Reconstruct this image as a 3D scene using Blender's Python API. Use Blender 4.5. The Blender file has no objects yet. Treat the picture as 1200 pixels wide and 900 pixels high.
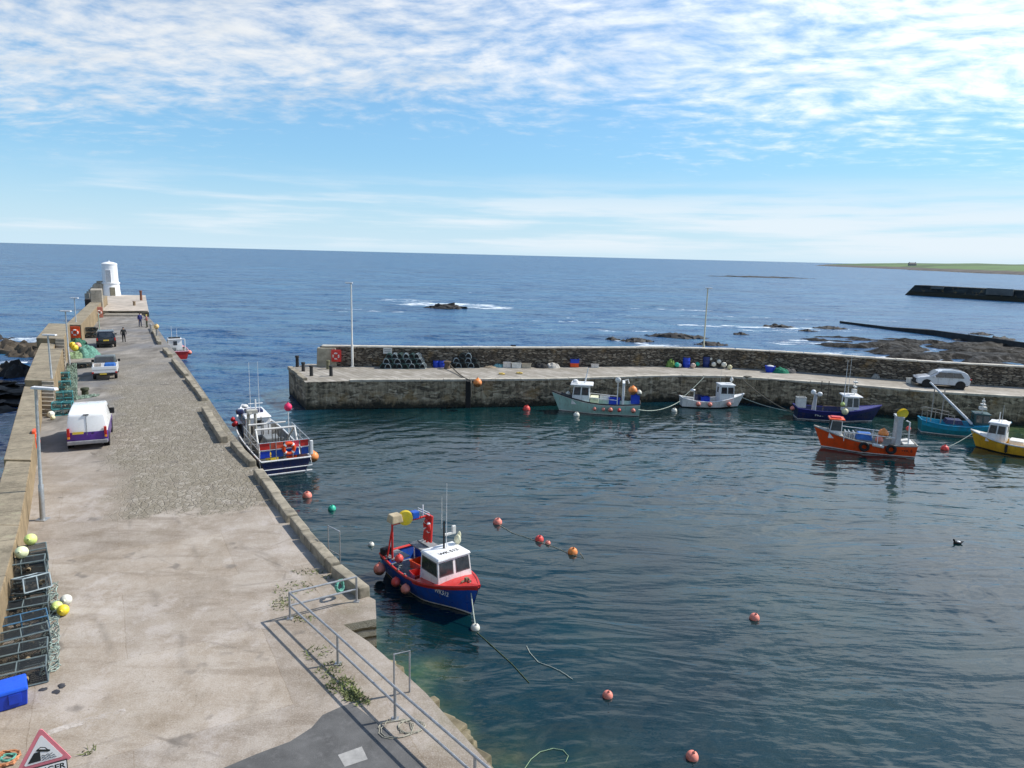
import bpy, bmesh, math, random
from mathutils import Vector, Matrix, noise as mnoise
R = math.radians
rnd = random.Random(7)
SC = bpy.context.scene
COL = SC.collection
D = 2.42            # quay deck above the water (z = 0)
CAM_Z = 13.5        # drone height above the water

# ---------------------------------------------------------------- survey: photo pixel (1200 x 900) + height -> point of the place
F_PX = 833.0
ROLL = math.atan(0.0245)
PITCH = math.atan((450 - 299.0) / F_PX * math.cos(ROLL))
_f = Vector((0, math.cos(PITCH), -math.sin(PITCH)))
_r0 = Vector((1, 0, 0)); _u0 = Vector((0, math.sin(PITCH), math.cos(PITCH)))
_R = math.cos(ROLL) * _r0 + math.sin(ROLL) * _u0
_U = -math.sin(ROLL) * _r0 + math.cos(ROLL) * _u0
def at(px, py, z=0.0):
    d = _f + (px - 600) / F_PX * _R + (450 - py) / F_PX * _U
    t = (z - CAM_Z) / d.z
    return Vector((0, 0, CAM_Z)) + t * d

# ---------------------------------------------------------------- materials
MATS = {}
def nt_new(name):
    m = bpy.data.materials.new(name); m.use_nodes = True
    nt = m.node_tree
    for n in list(nt.nodes): nt.nodes.remove(n)
    o = nt.nodes.new('ShaderNodeOutputMaterial'); b = nt.nodes.new('ShaderNodeBsdfPrincipled')
    nt.links.new(b.outputs[0], o.inputs[0])
    return m, nt, b, o
class N:
    """tiny node helper"""
    def __init__(s, nt): s.nt = nt
    def new(s, t, **kw):
        n = s.nt.nodes.new(t)
        for k, v in kw.items(): setattr(n, k, v)
        return n
    def link(s, a, b): s.nt.links.new(a, b)
    def coord(s, kind='Object'): return s.new('ShaderNodeTexCoord').outputs[kind]
    def mapping(s, vec, scale=(1,1,1), rot=(0,0,0), loc=(0,0,0)):
        n = s.new('ShaderNodeMapping'); n.inputs['Scale'].default_value = scale
        n.inputs['Rotation'].default_value = rot; n.inputs['Location'].default_value = loc
        s.link(vec, n.inputs['Vector']); return n.outputs[0]
    def noise(s, vec, scale, detail=4, rough=.55, dist=0, out='Fac'):
        n = s.new('ShaderNodeTexNoise'); n.inputs['Scale'].default_value = scale
        n.inputs['Detail'].default_value = detail; n.inputs['Roughness'].default_value = rough
        n.inputs['Distortion'].default_value = dist
        if vec is not None: s.link(vec, n.inputs['Vector'])
        return n.outputs[out]
    def voro(s, vec, scale, feature='F1', out='Distance', rand=1.0):
        n = s.new('ShaderNodeTexVoronoi', feature=feature); n.inputs['Scale'].default_value = scale
        n.inputs['Randomness'].default_value = rand
        s.link(vec, n.inputs['Vector']); return n.outputs[out]
    def ramp(s, fac, stops):
        n = s.new('ShaderNodeValToRGB'); e = n.color_ramp.elements
        while len(e) < len(stops): e.new(.5)
        for i, (p, c) in enumerate(stops):
            e[i].position = p
            e[i].color = (c, c, c, 1) if isinstance(c, (int, float)) else (*c, 1)
        s.link(fac, n.inputs[0]); return n.outputs[0]
    def mix(s, fac, a, b, mode='MIX'):
        n = s.new('ShaderNodeMix', data_type='RGBA', blend_type=mode)
        for sock, v in ((n.inputs[0], fac), (n.inputs[6], a), (n.inputs[7], b)):
            if isinstance(v, (int, float)): sock.default_value = v
            elif isinstance(v, tuple): sock.default_value = (*v, 1) if len(v) == 3 else v
            else: s.link(v, sock)
        return n.outputs[2]
    def math(s, op, a, b=0.0, c=None, clamp=False):
        n = s.new('ShaderNodeMath', operation=op); n.use_clamp = clamp
        for i, v in enumerate((a, b) if c is None else (a, b, c)):
            if isinstance(v, (int, float)): n.inputs[i].default_value = v
            else: s.link(v, n.inputs[i])
        return n.outputs[0]
    def sep(s, vec):
        n = s.new('ShaderNodeSeparateXYZ'); s.link(vec, n.inputs[0]); return n.outputs
    def comb(s, x=0., y=0., z=0.):
        n = s.new('ShaderNodeCombineXYZ')
        for i, v in enumerate((x, y, z)):
            if isinstance(v, (int, float)): n.inputs[i].default_value = v
            else: s.link(v, n.inputs[i])
        return n.outputs[0]
    def bump(s, h, strength=.3, dist=.05, normal=None):
        n = s.new('ShaderNodeBump'); n.inputs['Strength'].default_value = strength
        n.inputs['Distance'].default_value = dist; s.link(h, n.inputs['Height'])
        if normal is not None: s.link(normal, n.inputs['Normal'])
        return n.outputs[0]
    def attr(s, name, out='Fac'):
        n = s.new('ShaderNodeAttribute'); n.attribute_name = name; return n.outputs[out]

def mat(name, rgb, rough=.55, metal=0., var=.22, scale=4., bump=.0, bscale=30., spec=.4, dirt=None, coat=0., streak=0., weed=0.):
    if name in MATS: return MATS[name]
    m, nt, b, o = nt_new(name); n = N(nt)
    c = n.coord()
    a = n.noise(c, scale, 5, .6)
    lo = tuple(max(0, x * (1 - var)) for x in rgb); hi = tuple(min(1, x * (1 + var)) for x in rgb)
    col = n.ramp(a, [(.32, lo), (.5, rgb), (.7, hi)])
    if dirt:
        k = n.ramp(n.noise(c, scale * 2.7, 6, .7), [(.52, 0.), (.72, 1.)])
        col = n.mix(n.math('MULTIPLY', k, .6), col, dirt)
    if streak:   # rust and run-off streaks, long in z
        k = n.ramp(n.noise(n.mapping(c, (7, 7, .55)), 1.0, 6, .7), [(.50, 0.), (.66, 1.)])
        k2 = n.ramp(n.noise(c, 1.3, 4, .6), [(.40, .15), (.62, 1.)])
        col = n.mix(n.math('MULTIPLY', n.math('MULTIPLY', k, k2), streak), col, (.16, .085, .04))
        sc = n.ramp(n.noise(n.mapping(c, (1.2, 1.2, 9.)), 1.4, 5, .7), [(.60, 0.), (.68, 1.)])
        col = n.mix(n.math('MULTIPLY', sc, streak * .6), col, tuple(min(1, x * .6 + .12) for x in rgb))
    if weed:     # slime and weed on the underside of a float
        z = n.sep(c)[2]
        q = n.new('ShaderNodeMapRange'); q.inputs[1].default_value = .02; q.inputs[2].default_value = -.10
        n.link(n.math('ADD', z, n.math('MULTIPLY', n.math('SUBTRACT', n.noise(c, 9, 5, .7), .5), .22)), q.inputs[0])
        col = n.mix(n.math('MULTIPLY', q.outputs[0], weed), col, (.05, .045, .02))
        k = n.ramp(n.noise(c, 4, 6, .7), [(.45, 0.), (.70, .65)]); col = n.mix(k, col, tuple(min(1, x * .75 + .16) for x in rgb))
        k = n.ramp(n.noise(c, 14, 4, .7), [(.60, 0.), (.70, .6)]); col = n.mix(k, col, tuple(x * .4 for x in rgb))
    n.link(col, b.inputs['Base Color'])
    b.inputs['Metallic'].default_value = metal
    b.inputs['Specular IOR Level'].default_value = spec
    rr = n.ramp(n.noise(c, scale * 3, 3), [(.3, max(.02, rough - .12)), (.7, min(1, rough + .12))])
    n.link(rr, b.inputs['Roughness'])
    if coat: b.inputs['Coat Weight'].default_value = coat; b.inputs['Coat Roughness'].default_value = .08
    if bump: n.link(n.bump(n.noise(c, bscale, 4), bump, .02), b.inputs['Normal'])
    MATS[name] = m; return m

# ---------------------------------------------------------------- mesh builder
class G:
    def __init__(s): s.v = []; s.f = []; s.mi = []; s.cur = 0; s.M = None
    def _add(s, vs, fs):
        b = len(s.v)
        for p in vs:
            p = Vector(p)
            s.v.append(s.M @ p if s.M else p)
        for f in fs: s.f.append([b + i for i in f]); s.mi.append(s.cur)
    def box(s, c, sz, rz=0., rx=0., ry=0., top=(1, 1), shift=(0, 0)):
        x, y, z = sz[0] / 2, sz[1] / 2, sz[2] / 2
        m = Matrix.Translation(c) @ Matrix.Rotation(rz, 4, 'Z') @ Matrix.Rotation(ry, 4, 'Y') @ Matrix.Rotation(rx, 4, 'X')
        vs = []
        for k, (tx, ty, ox, oy) in ((-1, (1, 1, 0, 0)), (1, (top[0], top[1], shift[0], shift[1]))):
            for sx, sy in ((-1, -1), (1, -1), (1, 1), (-1, 1)):
                vs.append(m @ Vector((sx * x * tx + ox, sy * y * ty + oy, k * z)))
        s._add(vs, [(3, 2, 1, 0), (4, 5, 6, 7), (0, 1, 5, 4), (1, 2, 6, 5), (2, 3, 7, 6), (3, 0, 4, 7)]); return s
    def tube(s, pts, r=.02, n=6, cap=True):
        pts = [Vector(p) for p in pts]; rs = r if isinstance(r, (list, tuple)) else [r] * len(pts)
        vs = []; up = None
        for i, p in enumerate(pts):
            a = pts[max(0, i - 1)]; b = pts[min(len(pts) - 1, i + 1)]; t = (b - a)
            t = t.normalized() if t.length > 1e-9 else Vector((0, 0, 1))
            if up is None: up = Vector((0, 0, 1)) if abs(t.z) < .9 else Vector((1, 0, 0))
            x = t.cross(up)
            if x.length < 1e-6: x = t.cross(Vector((0, 1, .3)))
            x.normalize(); y = x.cross(t).normalized(); up = y
            for k in range(n):
                q = 2 * math.pi * k / n
                vs.append(p + rs[i] * (math.cos(q) * x + math.sin(q) * y))
        fs = []
        for i in range(len(pts) - 1):
            for k in range(n):
                fs.append((i * n + k, i * n + (k + 1) % n, (i + 1) * n + (k + 1) % n, (i + 1) * n + k))
        if cap: fs.append(tuple(range(n))[::-1]); fs.append(tuple((len(pts) - 1) * n + k for k in range(n)))
        s._add(vs, fs); return s
    def ring(s, c, Rr, r, axis='Z', n=20, k=7, a0=0., a1=2 * math.pi, basis=None):
        full = abs(a1 - a0 - 2 * math.pi) < 1e-6
        if basis: X, Y = Vector(basis[0]), Vector(basis[1])
        else: X, Y = {'Z': (Vector((1,0,0)), Vector((0,1,0))), 'X': (Vector((0,1,0)), Vector((0,0,1))), 'Y': (Vector((1,0,0)), Vector((0,0,1)))}[axis]
        Z = X.cross(Y); c = Vector(c); vs = []; cnt = n if full else n + 1
        for i in range(cnt):
            a = a0 + (a1 - a0) * i / n; d = math.cos(a) * X + math.sin(a) * Y
            for j in range(k):
                q = 2 * math.pi * j / k
                vs.append(c + d * (Rr + r * math.cos(q)) + Z * (r * math.sin(q)))
        fs = []
        for i in range(n):
            i2 = (i + 1) % cnt
            for j in range(k): fs.append((i * k + j, i2 * k + j, i2 * k + (j + 1) % k, i * k + (j + 1) % k))
        s._add(vs, fs); return s
    def lathe(s, prof, c=(0, 0, 0), n=20, cap0=True, cap1=True):
        c = Vector(c); vs = []
        for r, z in prof:
            for k in range(n):
                a = 2 * math.pi * k / n; vs.append(c + Vector((r * math.cos(a), r * math.sin(a), z)))
        fs = []
        for i in range(len(prof) - 1):
            for k in range(n): fs.append((i * n + k, i * n + (k + 1) % n, (i + 1) * n + (k + 1) % n, (i + 1) * n + k))
        if cap0: fs.append(tuple(range(n))[::-1])
        if cap1: fs.append(tuple((len(prof) - 1) * n + k for k in range(n)))
        s._add(vs, fs); return s
    def ball(s, c, r, sc=(1, 1, 1), nu=14, nv=9):
        c = Vector(c); vs = [c + Vector((0, 0, -r * sc[2]))]
        for i in range(1, nv):
            ph = -math.pi / 2 + math.pi * i / nv
            for k in range(nu):
                a = 2 * math.pi * k / nu
                vs.append(c + Vector((r * sc[0] * math.cos(ph) * math.cos(a), r * sc[1] * math.cos(ph) * math.sin(a), r * sc[2] * math.sin(ph))))
        vs.append(c + Vector((0, 0, r * sc[2]))); fs = []
        for k in range(nu): fs.append((0, 1 + (k + 1) % nu, 1 + k))
        for i in range(nv - 2):
            for k in range(nu):
                a = 1 + i * nu + k; b = 1 + i * nu + (k + 1) % nu; fs.append((a, b, b + nu, a + nu))
        L = len(vs) - 1; b0 = 1 + (nv - 2) * nu
        for k in range(nu): fs.append((b0 + k, b0 + (k + 1) % nu, L))
        s._add(vs, fs); return s
    def prism(s, poly, z0, z1, top_mat=None):
        n = len(poly)
        zz0 = z0 if isinstance(z0, (list, tuple)) else [z0] * n; zz1 = z1 if isinstance(z1, (list, tuple)) else [z1] * n
        vs = [(p[0], p[1], zz0[i]) for i, p in enumerate(poly)] + [(p[0], p[1], zz1[i]) for i, p in enumerate(poly)]
        area = sum(poly[i][0] * poly[(i + 1) % n][1] - poly[(i + 1) % n][0] * poly[i][1] for i in range(n))
        fs = [(i, (i + 1) % n, n + (i + 1) % n, n + i) for i in range(n)]
        caps = [tuple(range(n))[::-1], tuple(range(n, 2 * n))]
        if area < 0: fs = [f[::-1] for f in fs]; caps = [c[::-1] for c in caps]
        s._add(vs, fs + [caps[0]])
        c = s.cur
        if top_mat is not None: s.cur = top_mat
        b = len(s.v) - 2 * n
        s.f.append([b + i for i in caps[1]]); s.mi.append(s.cur); s.cur = c; return s
    def extrude_x(s, prof, x0, x1, w=None):
        """closed side profile (y,z) swept from x0 to x1"""
        n = len(prof)
        vs = [(x0, p[0], p[1]) for p in prof] + [(x1, p[0], p[1]) for p in prof]
        fs = [(i, n + i, n + (i + 1) % n, (i + 1) % n) for i in range(n)] + [tuple(range(n)), tuple(range(n, 2 * n))[::-1]]
        s._add(vs, fs); return s
    def quad(s, a, b, c, d): s._add([a, b, c, d], [(0, 1, 2, 3)]); return s
    def build(s, name, mats, parent=None, smooth=False, bevel=0., loc=None, rz=None, angle=40, fix=True):
        me = bpy.data.meshes.new(name)
        me.from_pydata([tuple(p) for p in s.v], [], s.f)
        if not isinstance(mats, (list, tuple)): mats = [mats]
        for m in mats: me.materials.append(m)
        for p, i in zip(me.polygons, s.mi): p.material_index = min(i, len(mats) - 1)
        if fix or bevel:
            bm = bmesh.new(); bm.from_mesh(me)
            if fix: bmesh.ops.recalc_face_normals(bm, faces=bm.faces)
            if bevel:
                es = [e for e in bm.edges if len(e.link_faces) == 2 and e.calc_face_angle(0) > R(28)]
                bmesh.ops.bevel(bm, geom=es, offset=bevel, segments=2, affect='EDGES', profile=.6, clamp_overlap=True)
            bm.to_mesh(me); bm.free()
        if smooth:
            me.shade_smooth(); me.set_sharp_from_angle(angle=R(angle))
        o = bpy.data.objects.new(name, me); COL.objects.link(o)
        if parent: o.parent = parent
        if loc is not None: o.location = loc
        if rz is not None: o.rotation_euler = (0, 0, rz)
        return o

def tag(o, label=None, cat=None, group=None, kind=None):
    if label: o['label'] = label
    if cat: o['category'] = cat
    if group: o['group'] = group
    if kind: o['kind'] = kind
    return o
def thing(name, label, cat, loc=(0, 0, 0), rz=0., group=None):
    o = bpy.data.objects.new(name, None); COL.objects.link(o); o.empty_display_size = .2
    o.location = loc; o.rotation_euler = (0, 0, rz)
    return tag(o, label, cat, group)
def dup(o, loc=None, rz=None, label=None, group=None, parent=None, rot=None, scale=None):
    c = o.copy(); COL.objects.link(c); c.parent = parent
    if loc is not None: c.location = loc
    if rz is not None: c.rotation_euler = (0, 0, rz)
    if rot is not None: c.rotation_euler = rot
    if scale is not None: c.scale = (scale,) * 3 if isinstance(scale, (int, float)) else scale
    if label: c['label'] = label
    if group: c['group'] = group
    for ch in list(o.children): dup(ch, parent=c)
    return c
def text_mesh(name, body, size, m, parent, loc, rot, extrude=.004, align='CENTER', bold=.0):
    cu = bpy.data.curves.new(name, 'FONT'); cu.body = body; cu.size = size; cu.extrude = extrude
    cu.align_x = align; cu.align_y = 'CENTER'; cu.offset = bold
    tmp = bpy.data.objects.new(name + '_src', cu); COL.objects.link(tmp)
    dg = bpy.context.evaluated_depsgraph_get(); dg.update()
    me = bpy.data.meshes.new_from_object(tmp.evaluated_get(dg))
    bpy.data.objects.remove(tmp); bpy.data.curves.remove(cu)
    me.materials.clear(); me.materials.append(m)
    o = bpy.data.objects.new(name, me); COL.objects.link(o)
    o.parent = parent; o.location = loc; o.rotation_euler = rot
    return o
def sag(a, b, drop, n=10):
    a = Vector(a); b = Vector(b)
    return [a.lerp(b, i / n) - Vector((0, 0, drop * 4 * (i / n) * (1 - i / n))) for i in range(n + 1)]
# ================================================================= camera
cam = bpy.data.objects.new('camera', bpy.data.cameras.new('camera')); COL.objects.link(cam)
cam.data.sensor_width = 36.0; cam.data.lens = 36.0 * F_PX / 1200.0
cam.data.clip_start = .1; cam.data.clip_end = 200000
cam.matrix_world = Matrix(((_R.x, _U.x, -_f.x, 0), (_R.y, _U.y, -_f.y, 0), (_R.z, _U.z, -_f.z, CAM_Z), (0, 0, 0, 1)))
SC.camera = cam

# ================================================================= light
SUN_EL = R(46); SUN_AZ = math.atan2(.30, .87)          # direction TO the sun, angle from +X
sd = Vector((math.cos(SUN_EL) * math.cos(SUN_AZ), math.cos(SUN_EL) * math.sin(SUN_AZ), math.sin(SUN_EL)))
sun = bpy.data.objects.new('sun', bpy.data.lights.new('sun', 'SUN')); COL.objects.link(sun)
sun.data.energy = 4.6; sun.data.angle = R(.53); sun.data.color = (1.0, .955, .88)
sun.rotation_euler = (-sd).to_track_quat('-Z', 'Y').to_euler()
W = bpy.data.worlds.new('World'); SC.world = W; W.use_nodes = True
wt = W.node_tree
for q in list(wt.nodes): wt.nodes.remove(q)
n = N(wt)
wo = n.new('ShaderNodeOutputWorld'); bg = n.new('ShaderNodeBackground'); bg.inputs['Strength'].default_value = .1
n.link(bg.outputs[0], wo.inputs[0])
sky = n.new('ShaderNodeTexSky'); sky.sky_type = 'NISHITA'; sky.sun_disc = False
sky.sun_elevation = SUN_EL; sky.sun_rotation = math.pi / 2 - SUN_AZ
sky.air_density = 1.15; sky.dust_density = .35; sky.ozone_density = 2.2; sky.altitude = 0
dv = n.coord('Generated')
X, Y, Z = n.sep(dv)[:3]
Zc = n.math('MAXIMUM', Z, 0.0)
den = n.math('ADD', Zc, .11)
u = n.math('DIVIDE', X, den); v = n.math('DIVIDE', Y, den)
P = n.comb(u, v, 0.)
# altocumulus sheet: broad coverage x small flocks
wob = n.noise(P, .55, 3, .5, out='Color')
vadd = n.new('ShaderNodeVectorMath', operation='MULTIPLY_ADD'); n.link(wob, vadd.inputs[0]); vadd.inputs[1].default_value = (.8, .8, 0); n.link(P, vadd.inputs[2])
Pw = vadd.outputs[0]
Ps = n.mapping(Pw, (1., 1.25, 1), (0, 0, R(24)))
flock = n.noise(Ps, 6.4, 7, .60)
broad = n.noise(n.mapping(P, (.5, 1, 1), (0, 0, R(-14)), (3.1, 1.7, 0)), .62, 4, .5)
elev = n.ramp(Z, [(.0, 0.), (.095, .0), (.16, .42), (.235, .80), (.32, 1.), (.40, .85), (.56, .12)])
cov = n.math('ADD', n.math('MULTIPLY', elev, .50), n.math('MULTIPLY', broad, 1.15))
dens = n.math('ADD', cov, n.math('MULTIPLY', flock, 1.05))
mask1 = n.ramp(dens, [(.905, 0.), (1.08, .62), (1.24, .97)])
mr = wt.nodes[-1]; 
# ColorRamp only spans 0..1: bring the density into range first
def remap(x, a, b): 
    q = n.new('ShaderNodeMapRange'); q.inputs[1].default_value = a; q.inputs[2].default_value = b; q.clamp = True
    q.interpolation_type = 'SMOOTHSTEP'; n.link(x, q.inputs[0]); return q.outputs[0]
SKY_LO, SKY_HI = 1.12, 1.74
mask1 = remap(dens, SKY_LO, SKY_HI)
mask1 = n.math('MULTIPLY', mask1, remap(Z, .07, .14))
# thin streaks low down
streak = n.noise(n.mapping(dv, (2.2, 2.2, 30.), (0, 0, 0), (.3, 1.1, .0)), 1.6, 5, .55)
band = n.math('MULTIPLY', remap(Z, -.005, .02), n.math('SUBTRACT', 1.0, remap(Z, .045, .12)))
side = n.math('MULTIPLY_ADD', X, .16, .0)
mask2 = n.math('MULTIPLY', n.math('MULTIPLY', remap(n.math('ADD', streak, side), .38, .62), band), .8)
veil = n.math('MULTIPLY', n.math('SUBTRACT', 1.0, remap(Z, -.05, .135)), .95)
shade = n.noise(n.mapping(Pw, (1, 1.6, 1), (0, 0, R(20)), (5, 2, 0)), 1.6, 5, .55)
ccol = n.ramp(shade, [(.30, (7.2, 7.9, 8.7)), (.5, (8.8, 9.2, 9.6)), (.68, (9.8, 9.9, 10.0))])
base_sky = n.mix(1.0, sky.outputs[0], (.78, 1.12, 1.36), 'MULTIPLY')
mid_ = n.math('MULTIPLY', n.math('SUBTRACT', 1.0, remap(Z, .06, .30)), .55)
c1 = n.mix(mid_, base_sky, (2.9, 5.6, 8.4)); c1 = n.mix(veil, c1, (6.2, 7.8, 8.9)); c1 = n.mix(mask2, c1, (7.6, 8.3, 8.9))
dn = n.new('ShaderNodeVectorMath', operation='DOT_PRODUCT'); n.link(dv, dn.inputs[0]); dn.inputs[1].default_value = sd
glow = n.math('ADD', n.math('MULTIPLY', n.math('POWER', n.math('MAXIMUM', dn.outputs['Value'], 0.0), 3.0), 1.55), .86)   # thin cloud scatters forward: brighter towards the sun
gv = n.new('ShaderNodeVectorMath', operation='SCALE'); n.link(ccol, gv.inputs[0]); n.link(glow, gv.inputs['Scale'])
c2 = n.mix(mask1, c1, gv.outputs[0])
n.link(c2, bg.inputs[0])
SC.view_settings.view_transform = 'Standard'; SC.view_settings.look = 'None'
SC.view_settings.exposure = 0.16; SC.view_settings.gamma = 1.0; SC.view_settings.use_curve_mapping = False
SC.render.engine = 'CYCLES'
SC.cycles.use_denoising = True; SC.cycles.max_bounces = 6; SC.cycles.transparent_max_bounces = 12
SC.cycles.caustics_reflective = False; SC.cycles.caustics_refractive = False

# ================================================================= lines of the two quays
def interp(pts, y):
    for (y0, x0), (y1, x1) in zip(pts, pts[1:]):
        if y <= y1: return x0 + (x1 - x0) * (y - y0) / (y1 - y0)
    (y0, x0), (y1, x1) = pts[-2:]
    return x0 + (x1 - x0) * (y - y0) / (y1 - y0)
BASE = [(-30, 13.8), (5, -6.4), (23.8, -17.3), (27.8, -19.6), (45.4, -30.0), (63.4, -40.5), (82, -51.2)]
B = lambda y: interp(BASE, y)
q1 = at(97, 400, D); q2 = at(116, 374, D)
S4 = lambda y: q1.x + (q2.x - q1.x) * (y - q1.y) / (q2.y - q1.y)
EDGE = [(23, -24), (14, -9), (8.2, 0)] + [tuple(at(*p, D).xy) for p in [(577, 900), (540, 858), (499, 812), (463, 779), (432, 752), (402, 732), (441, 725)]] + \
       [tuple(at(*p, D).xy) for p in [(440, 703), (415, 690), (395, 668), (365, 632), (330, 590), (303, 549), (283, 521)]]
EDGE += [tuple(at(*p, D).xy) for p in [(270, 505), (240, 460), (215, 425), (195, 400), (180, 378), (172, 369)]]
RZ = D + .7
END = [tuple(at(*p, RZ).xy) for p in [(174.5, 366), (170.5, 346)]]
REDGE = [tuple(at(*p, D).xy) for p in [(338, 431), (358, 448), (410, 446.5), (520, 446), (640, 445), (720, 443), (800, 441), (850, 442), (900, 445), (950, 448.5), (1000, 452), (1100, 460.5), (1199, 466)]] + [(75, 54.5), (120, 47)]
RPAR = [(-19.0, 68.3), (-8.4, 69.4), (3.4, 71.4), (16.0, 73.9), (23.3, 73.9), (29.7, 72.1), (34.0, 70.2), (40.9, 67.6), (48.1, 65.9), (75, 60.5), (120, 53)]
# lower ledge below the railing
LEDGE_Z = 1.0

# ================================================================= water
def smooth(a, b, x):
    t = max(0., min(1., (x - a) / (b - a))); return t * t * (3 - 2 * t)
FOAM = []   # (x, y, rx, ry, strength)
def foam(px, py, rx, ry, s=1.): p = at(px, py, 0); FOAM.append((p.x, p.y, rx, ry, s))
foam(525, 357, 17, 9, 1.0); foam(572, 360, 10, 9, .9); foam(475, 352, 14, 9, .7); foam(430, 364, 20, 7, .55); foam(600, 352, 26, 10, .5)
foam(880, 383, 20, 3.5, .9); foam(950, 386, 14, 5, .75); foam(795, 363, 16, 4, .7); foam(735, 400, 5, 4, .6); foam(770, 404, 6, 3, .9); foam(552, 404, 4, 2.5, .5)
foam(545, 342, 30, 8, .55); foam(650, 345, 40, 10, .4); foam(700, 368, 18, 6, .45); foam(640, 385, 16, 7, .42); foam(590, 395, 12, 5, .4)
foam(50, 398, 7, 4.5, .95); foam(38, 410, 6, 3.5, .85); foam(12, 425, 7, 4, .8); foam(18, 438, 5, 3, .9); foam(25, 452, 4, 3, .9); foam(8, 475, 3, 2, .7); foam(25, 396, 8, 5, .5)
foam(930, 402, 8, 4, .8); foam(960, 400, 8, 4, .8); foam(1010, 405, 10, 4, .7); foam(985, 415, 7, 4, .8); foam(1060, 420, 10, 3, .8); foam(900, 420, 6, 4, .7); foam(1035, 398, 12, 4, .5); foam(690, 378, 22, 3, .6); foam(845, 371, 30, 3, .6); foam(1010, 376, 22, 3, .55); foam(500, 372, 16, 3, .5); foam(640, 372, 18, 3, .5); foam(740, 388, 14, 3, .6); foam(960, 378, 16, 3, .6); foam(1120, 412, 12, 4, .6); foam(905, 388, 12, 4, .6)
xs, ys = [], []
def axis(lo, hi, st, far, out):
    a = [lo + st * i for i in range(int((hi - lo) / st) + 1)]
    s = st; x = a[-1]
    while x < far: s *= 1.25; x += s; a.append(x)
    s = st; x = a[0]; b = []
    while x > -out: s *= 1.25; x -= s; b.append(x)
    return b[::-1] + a
xs = axis(-105, 125, 1.2, 120000, 120000); ys = axis(2, 205, 1.2, 120000, 120)
edge_pts = EDGE + END
def edge_x(y):
    for (x0, y0), (x1, y1) in zip(edge_pts, edge_pts[1:]):
        if y0 <= y <= y1 and y1 > y0: return x0 + (x1 - x0) * (y - y0) / (y1 - y0)
    return -1e9
def redge_y(x):
    for (x0, y0), (x1, y1) in zip(REDGE[1:], REDGE[2:]):
        if x0 <= x <= x1: return y0 + (y1 - y0) * (x - x0) / (x1 - x0)
    return None
vs = [(x, y, 0.) for y in ys for x in xs]; nx = len(xs)
fs = [(j * nx + i, j * nx + i + 1, (j + 1) * nx + i + 1, (j + 1) * nx + i) for j in range(len(ys) - 1) for i in range(nx - 1)]
me = bpy.data.meshes.new('water'); me.from_pydata(vs, [], fs)
fo = me.attributes.new('foam', 'FLOAT', 'POINT'); ha = me.attributes.new('harbour', 'FLOAT', 'POINT'); sh = me.attributes.new('shallow', 'FLOAT', 'POINT')
fv, hv, sv = [], [], []
for (x, y, z) in vs:
    f = 0.
    if abs(x) < 200 and 0 < y < 420:
        for (cx, cy, rx, ry, s_) in FOAM:
            d2 = ((x - cx) / rx) ** 2 + ((y - cy) / ry) ** 2
            if d2 < 1.6: f = max(f, s_ * (1 - smooth(.1, 1.6, d2)))
    h = (1 - smooth(0, 16, max(0., -13 - x) * smooth(30, 58, y))) * (1 - smooth(63, 82, y))
    s_ = 0.
    if -4 < y < 34:
        s_ = 1 - smooth(.2, 3.3 if y < 22 else 1.4, x - edge_x(y))
        s_ = max(s_, .34 * (1 - smooth(1, 5, math.hypot(x - .6, (y - 13.6) * .8))))
    if x > 20 and y < 72: s_ = max(s_, .7 * smooth(30, 48, x) * smooth(50, 58, y))
    fv.append(f); hv.append(h); sv.append(s_)
fo.data.foreach_set('value', fv); ha.data.foreach_set('value', hv); sh.data.foreach_set('value', sv)
m, nt, b, o_ = nt_new('sea_water'); n = N(nt)
c = n.coord()
hb = n.attr('harbour'); shl = n.attr('shallow'); fm = n.attr('foam')
big = n.noise(n.mapping(c, (.5, 1.3, 1), (0, 0, R(8))), .02, 4, .6)
deep = n.ramp(big, [(.3, (.004, .044, .120)), (.55, (.006, .070, .180)), (.75, (.020, .12, .23))])
hcol = n.ramp(n.noise(c, .12, 3), [(.35, (.001, .014, .018)), (.65, (.004, .029, .031))])
scol = n.ramp(n.noise(c, .9, 5, .65), [(.35, (.025, .07, .03)), (.5, (.085, .14, .045)), (.68, (.22, .23, .08))])
chop = n.noise(n.mapping(c, (.45, 1.3, 1), (0, 0, R(5))), .11, 9, .68)
deep = n.mix(n.ramp(chop, [(.50, 0.), (.66, .85)]), deep, (.045, .15, .235)); deep = n.mix(n.ramp(chop, [(.32, .7), (.48, 0.)]), deep, (.003, .024, .07))  # wave light and shade put into the sea colour: paler crests, darker troughs
wc = n.mix(hb, deep, hcol); wc = n.mix(n.math('MULTIPLY', shl, n.ramp(n.noise(c, .5, 4), [(.3, .45), (.6, 1.)])), wc, scol)
fn = n.noise(n.mapping(c, (.5, 1.2, 1), (0, 0, R(6))), .42, 10, .74, .5)
fk = n.math('ADD', n.math('MULTIPLY', fm, .5), n.math('MULTIPLY_ADD', fn, 2.0, -1.24))
q = n.new('ShaderNodeMapRange'); q.interpolation_type = 'SMOOTHSTEP'; q.inputs[1].default_value = .14; q.inputs[2].default_value = .34; n.link(fk, q.inputs[0]); fmask = q.outputs[0]
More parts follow.
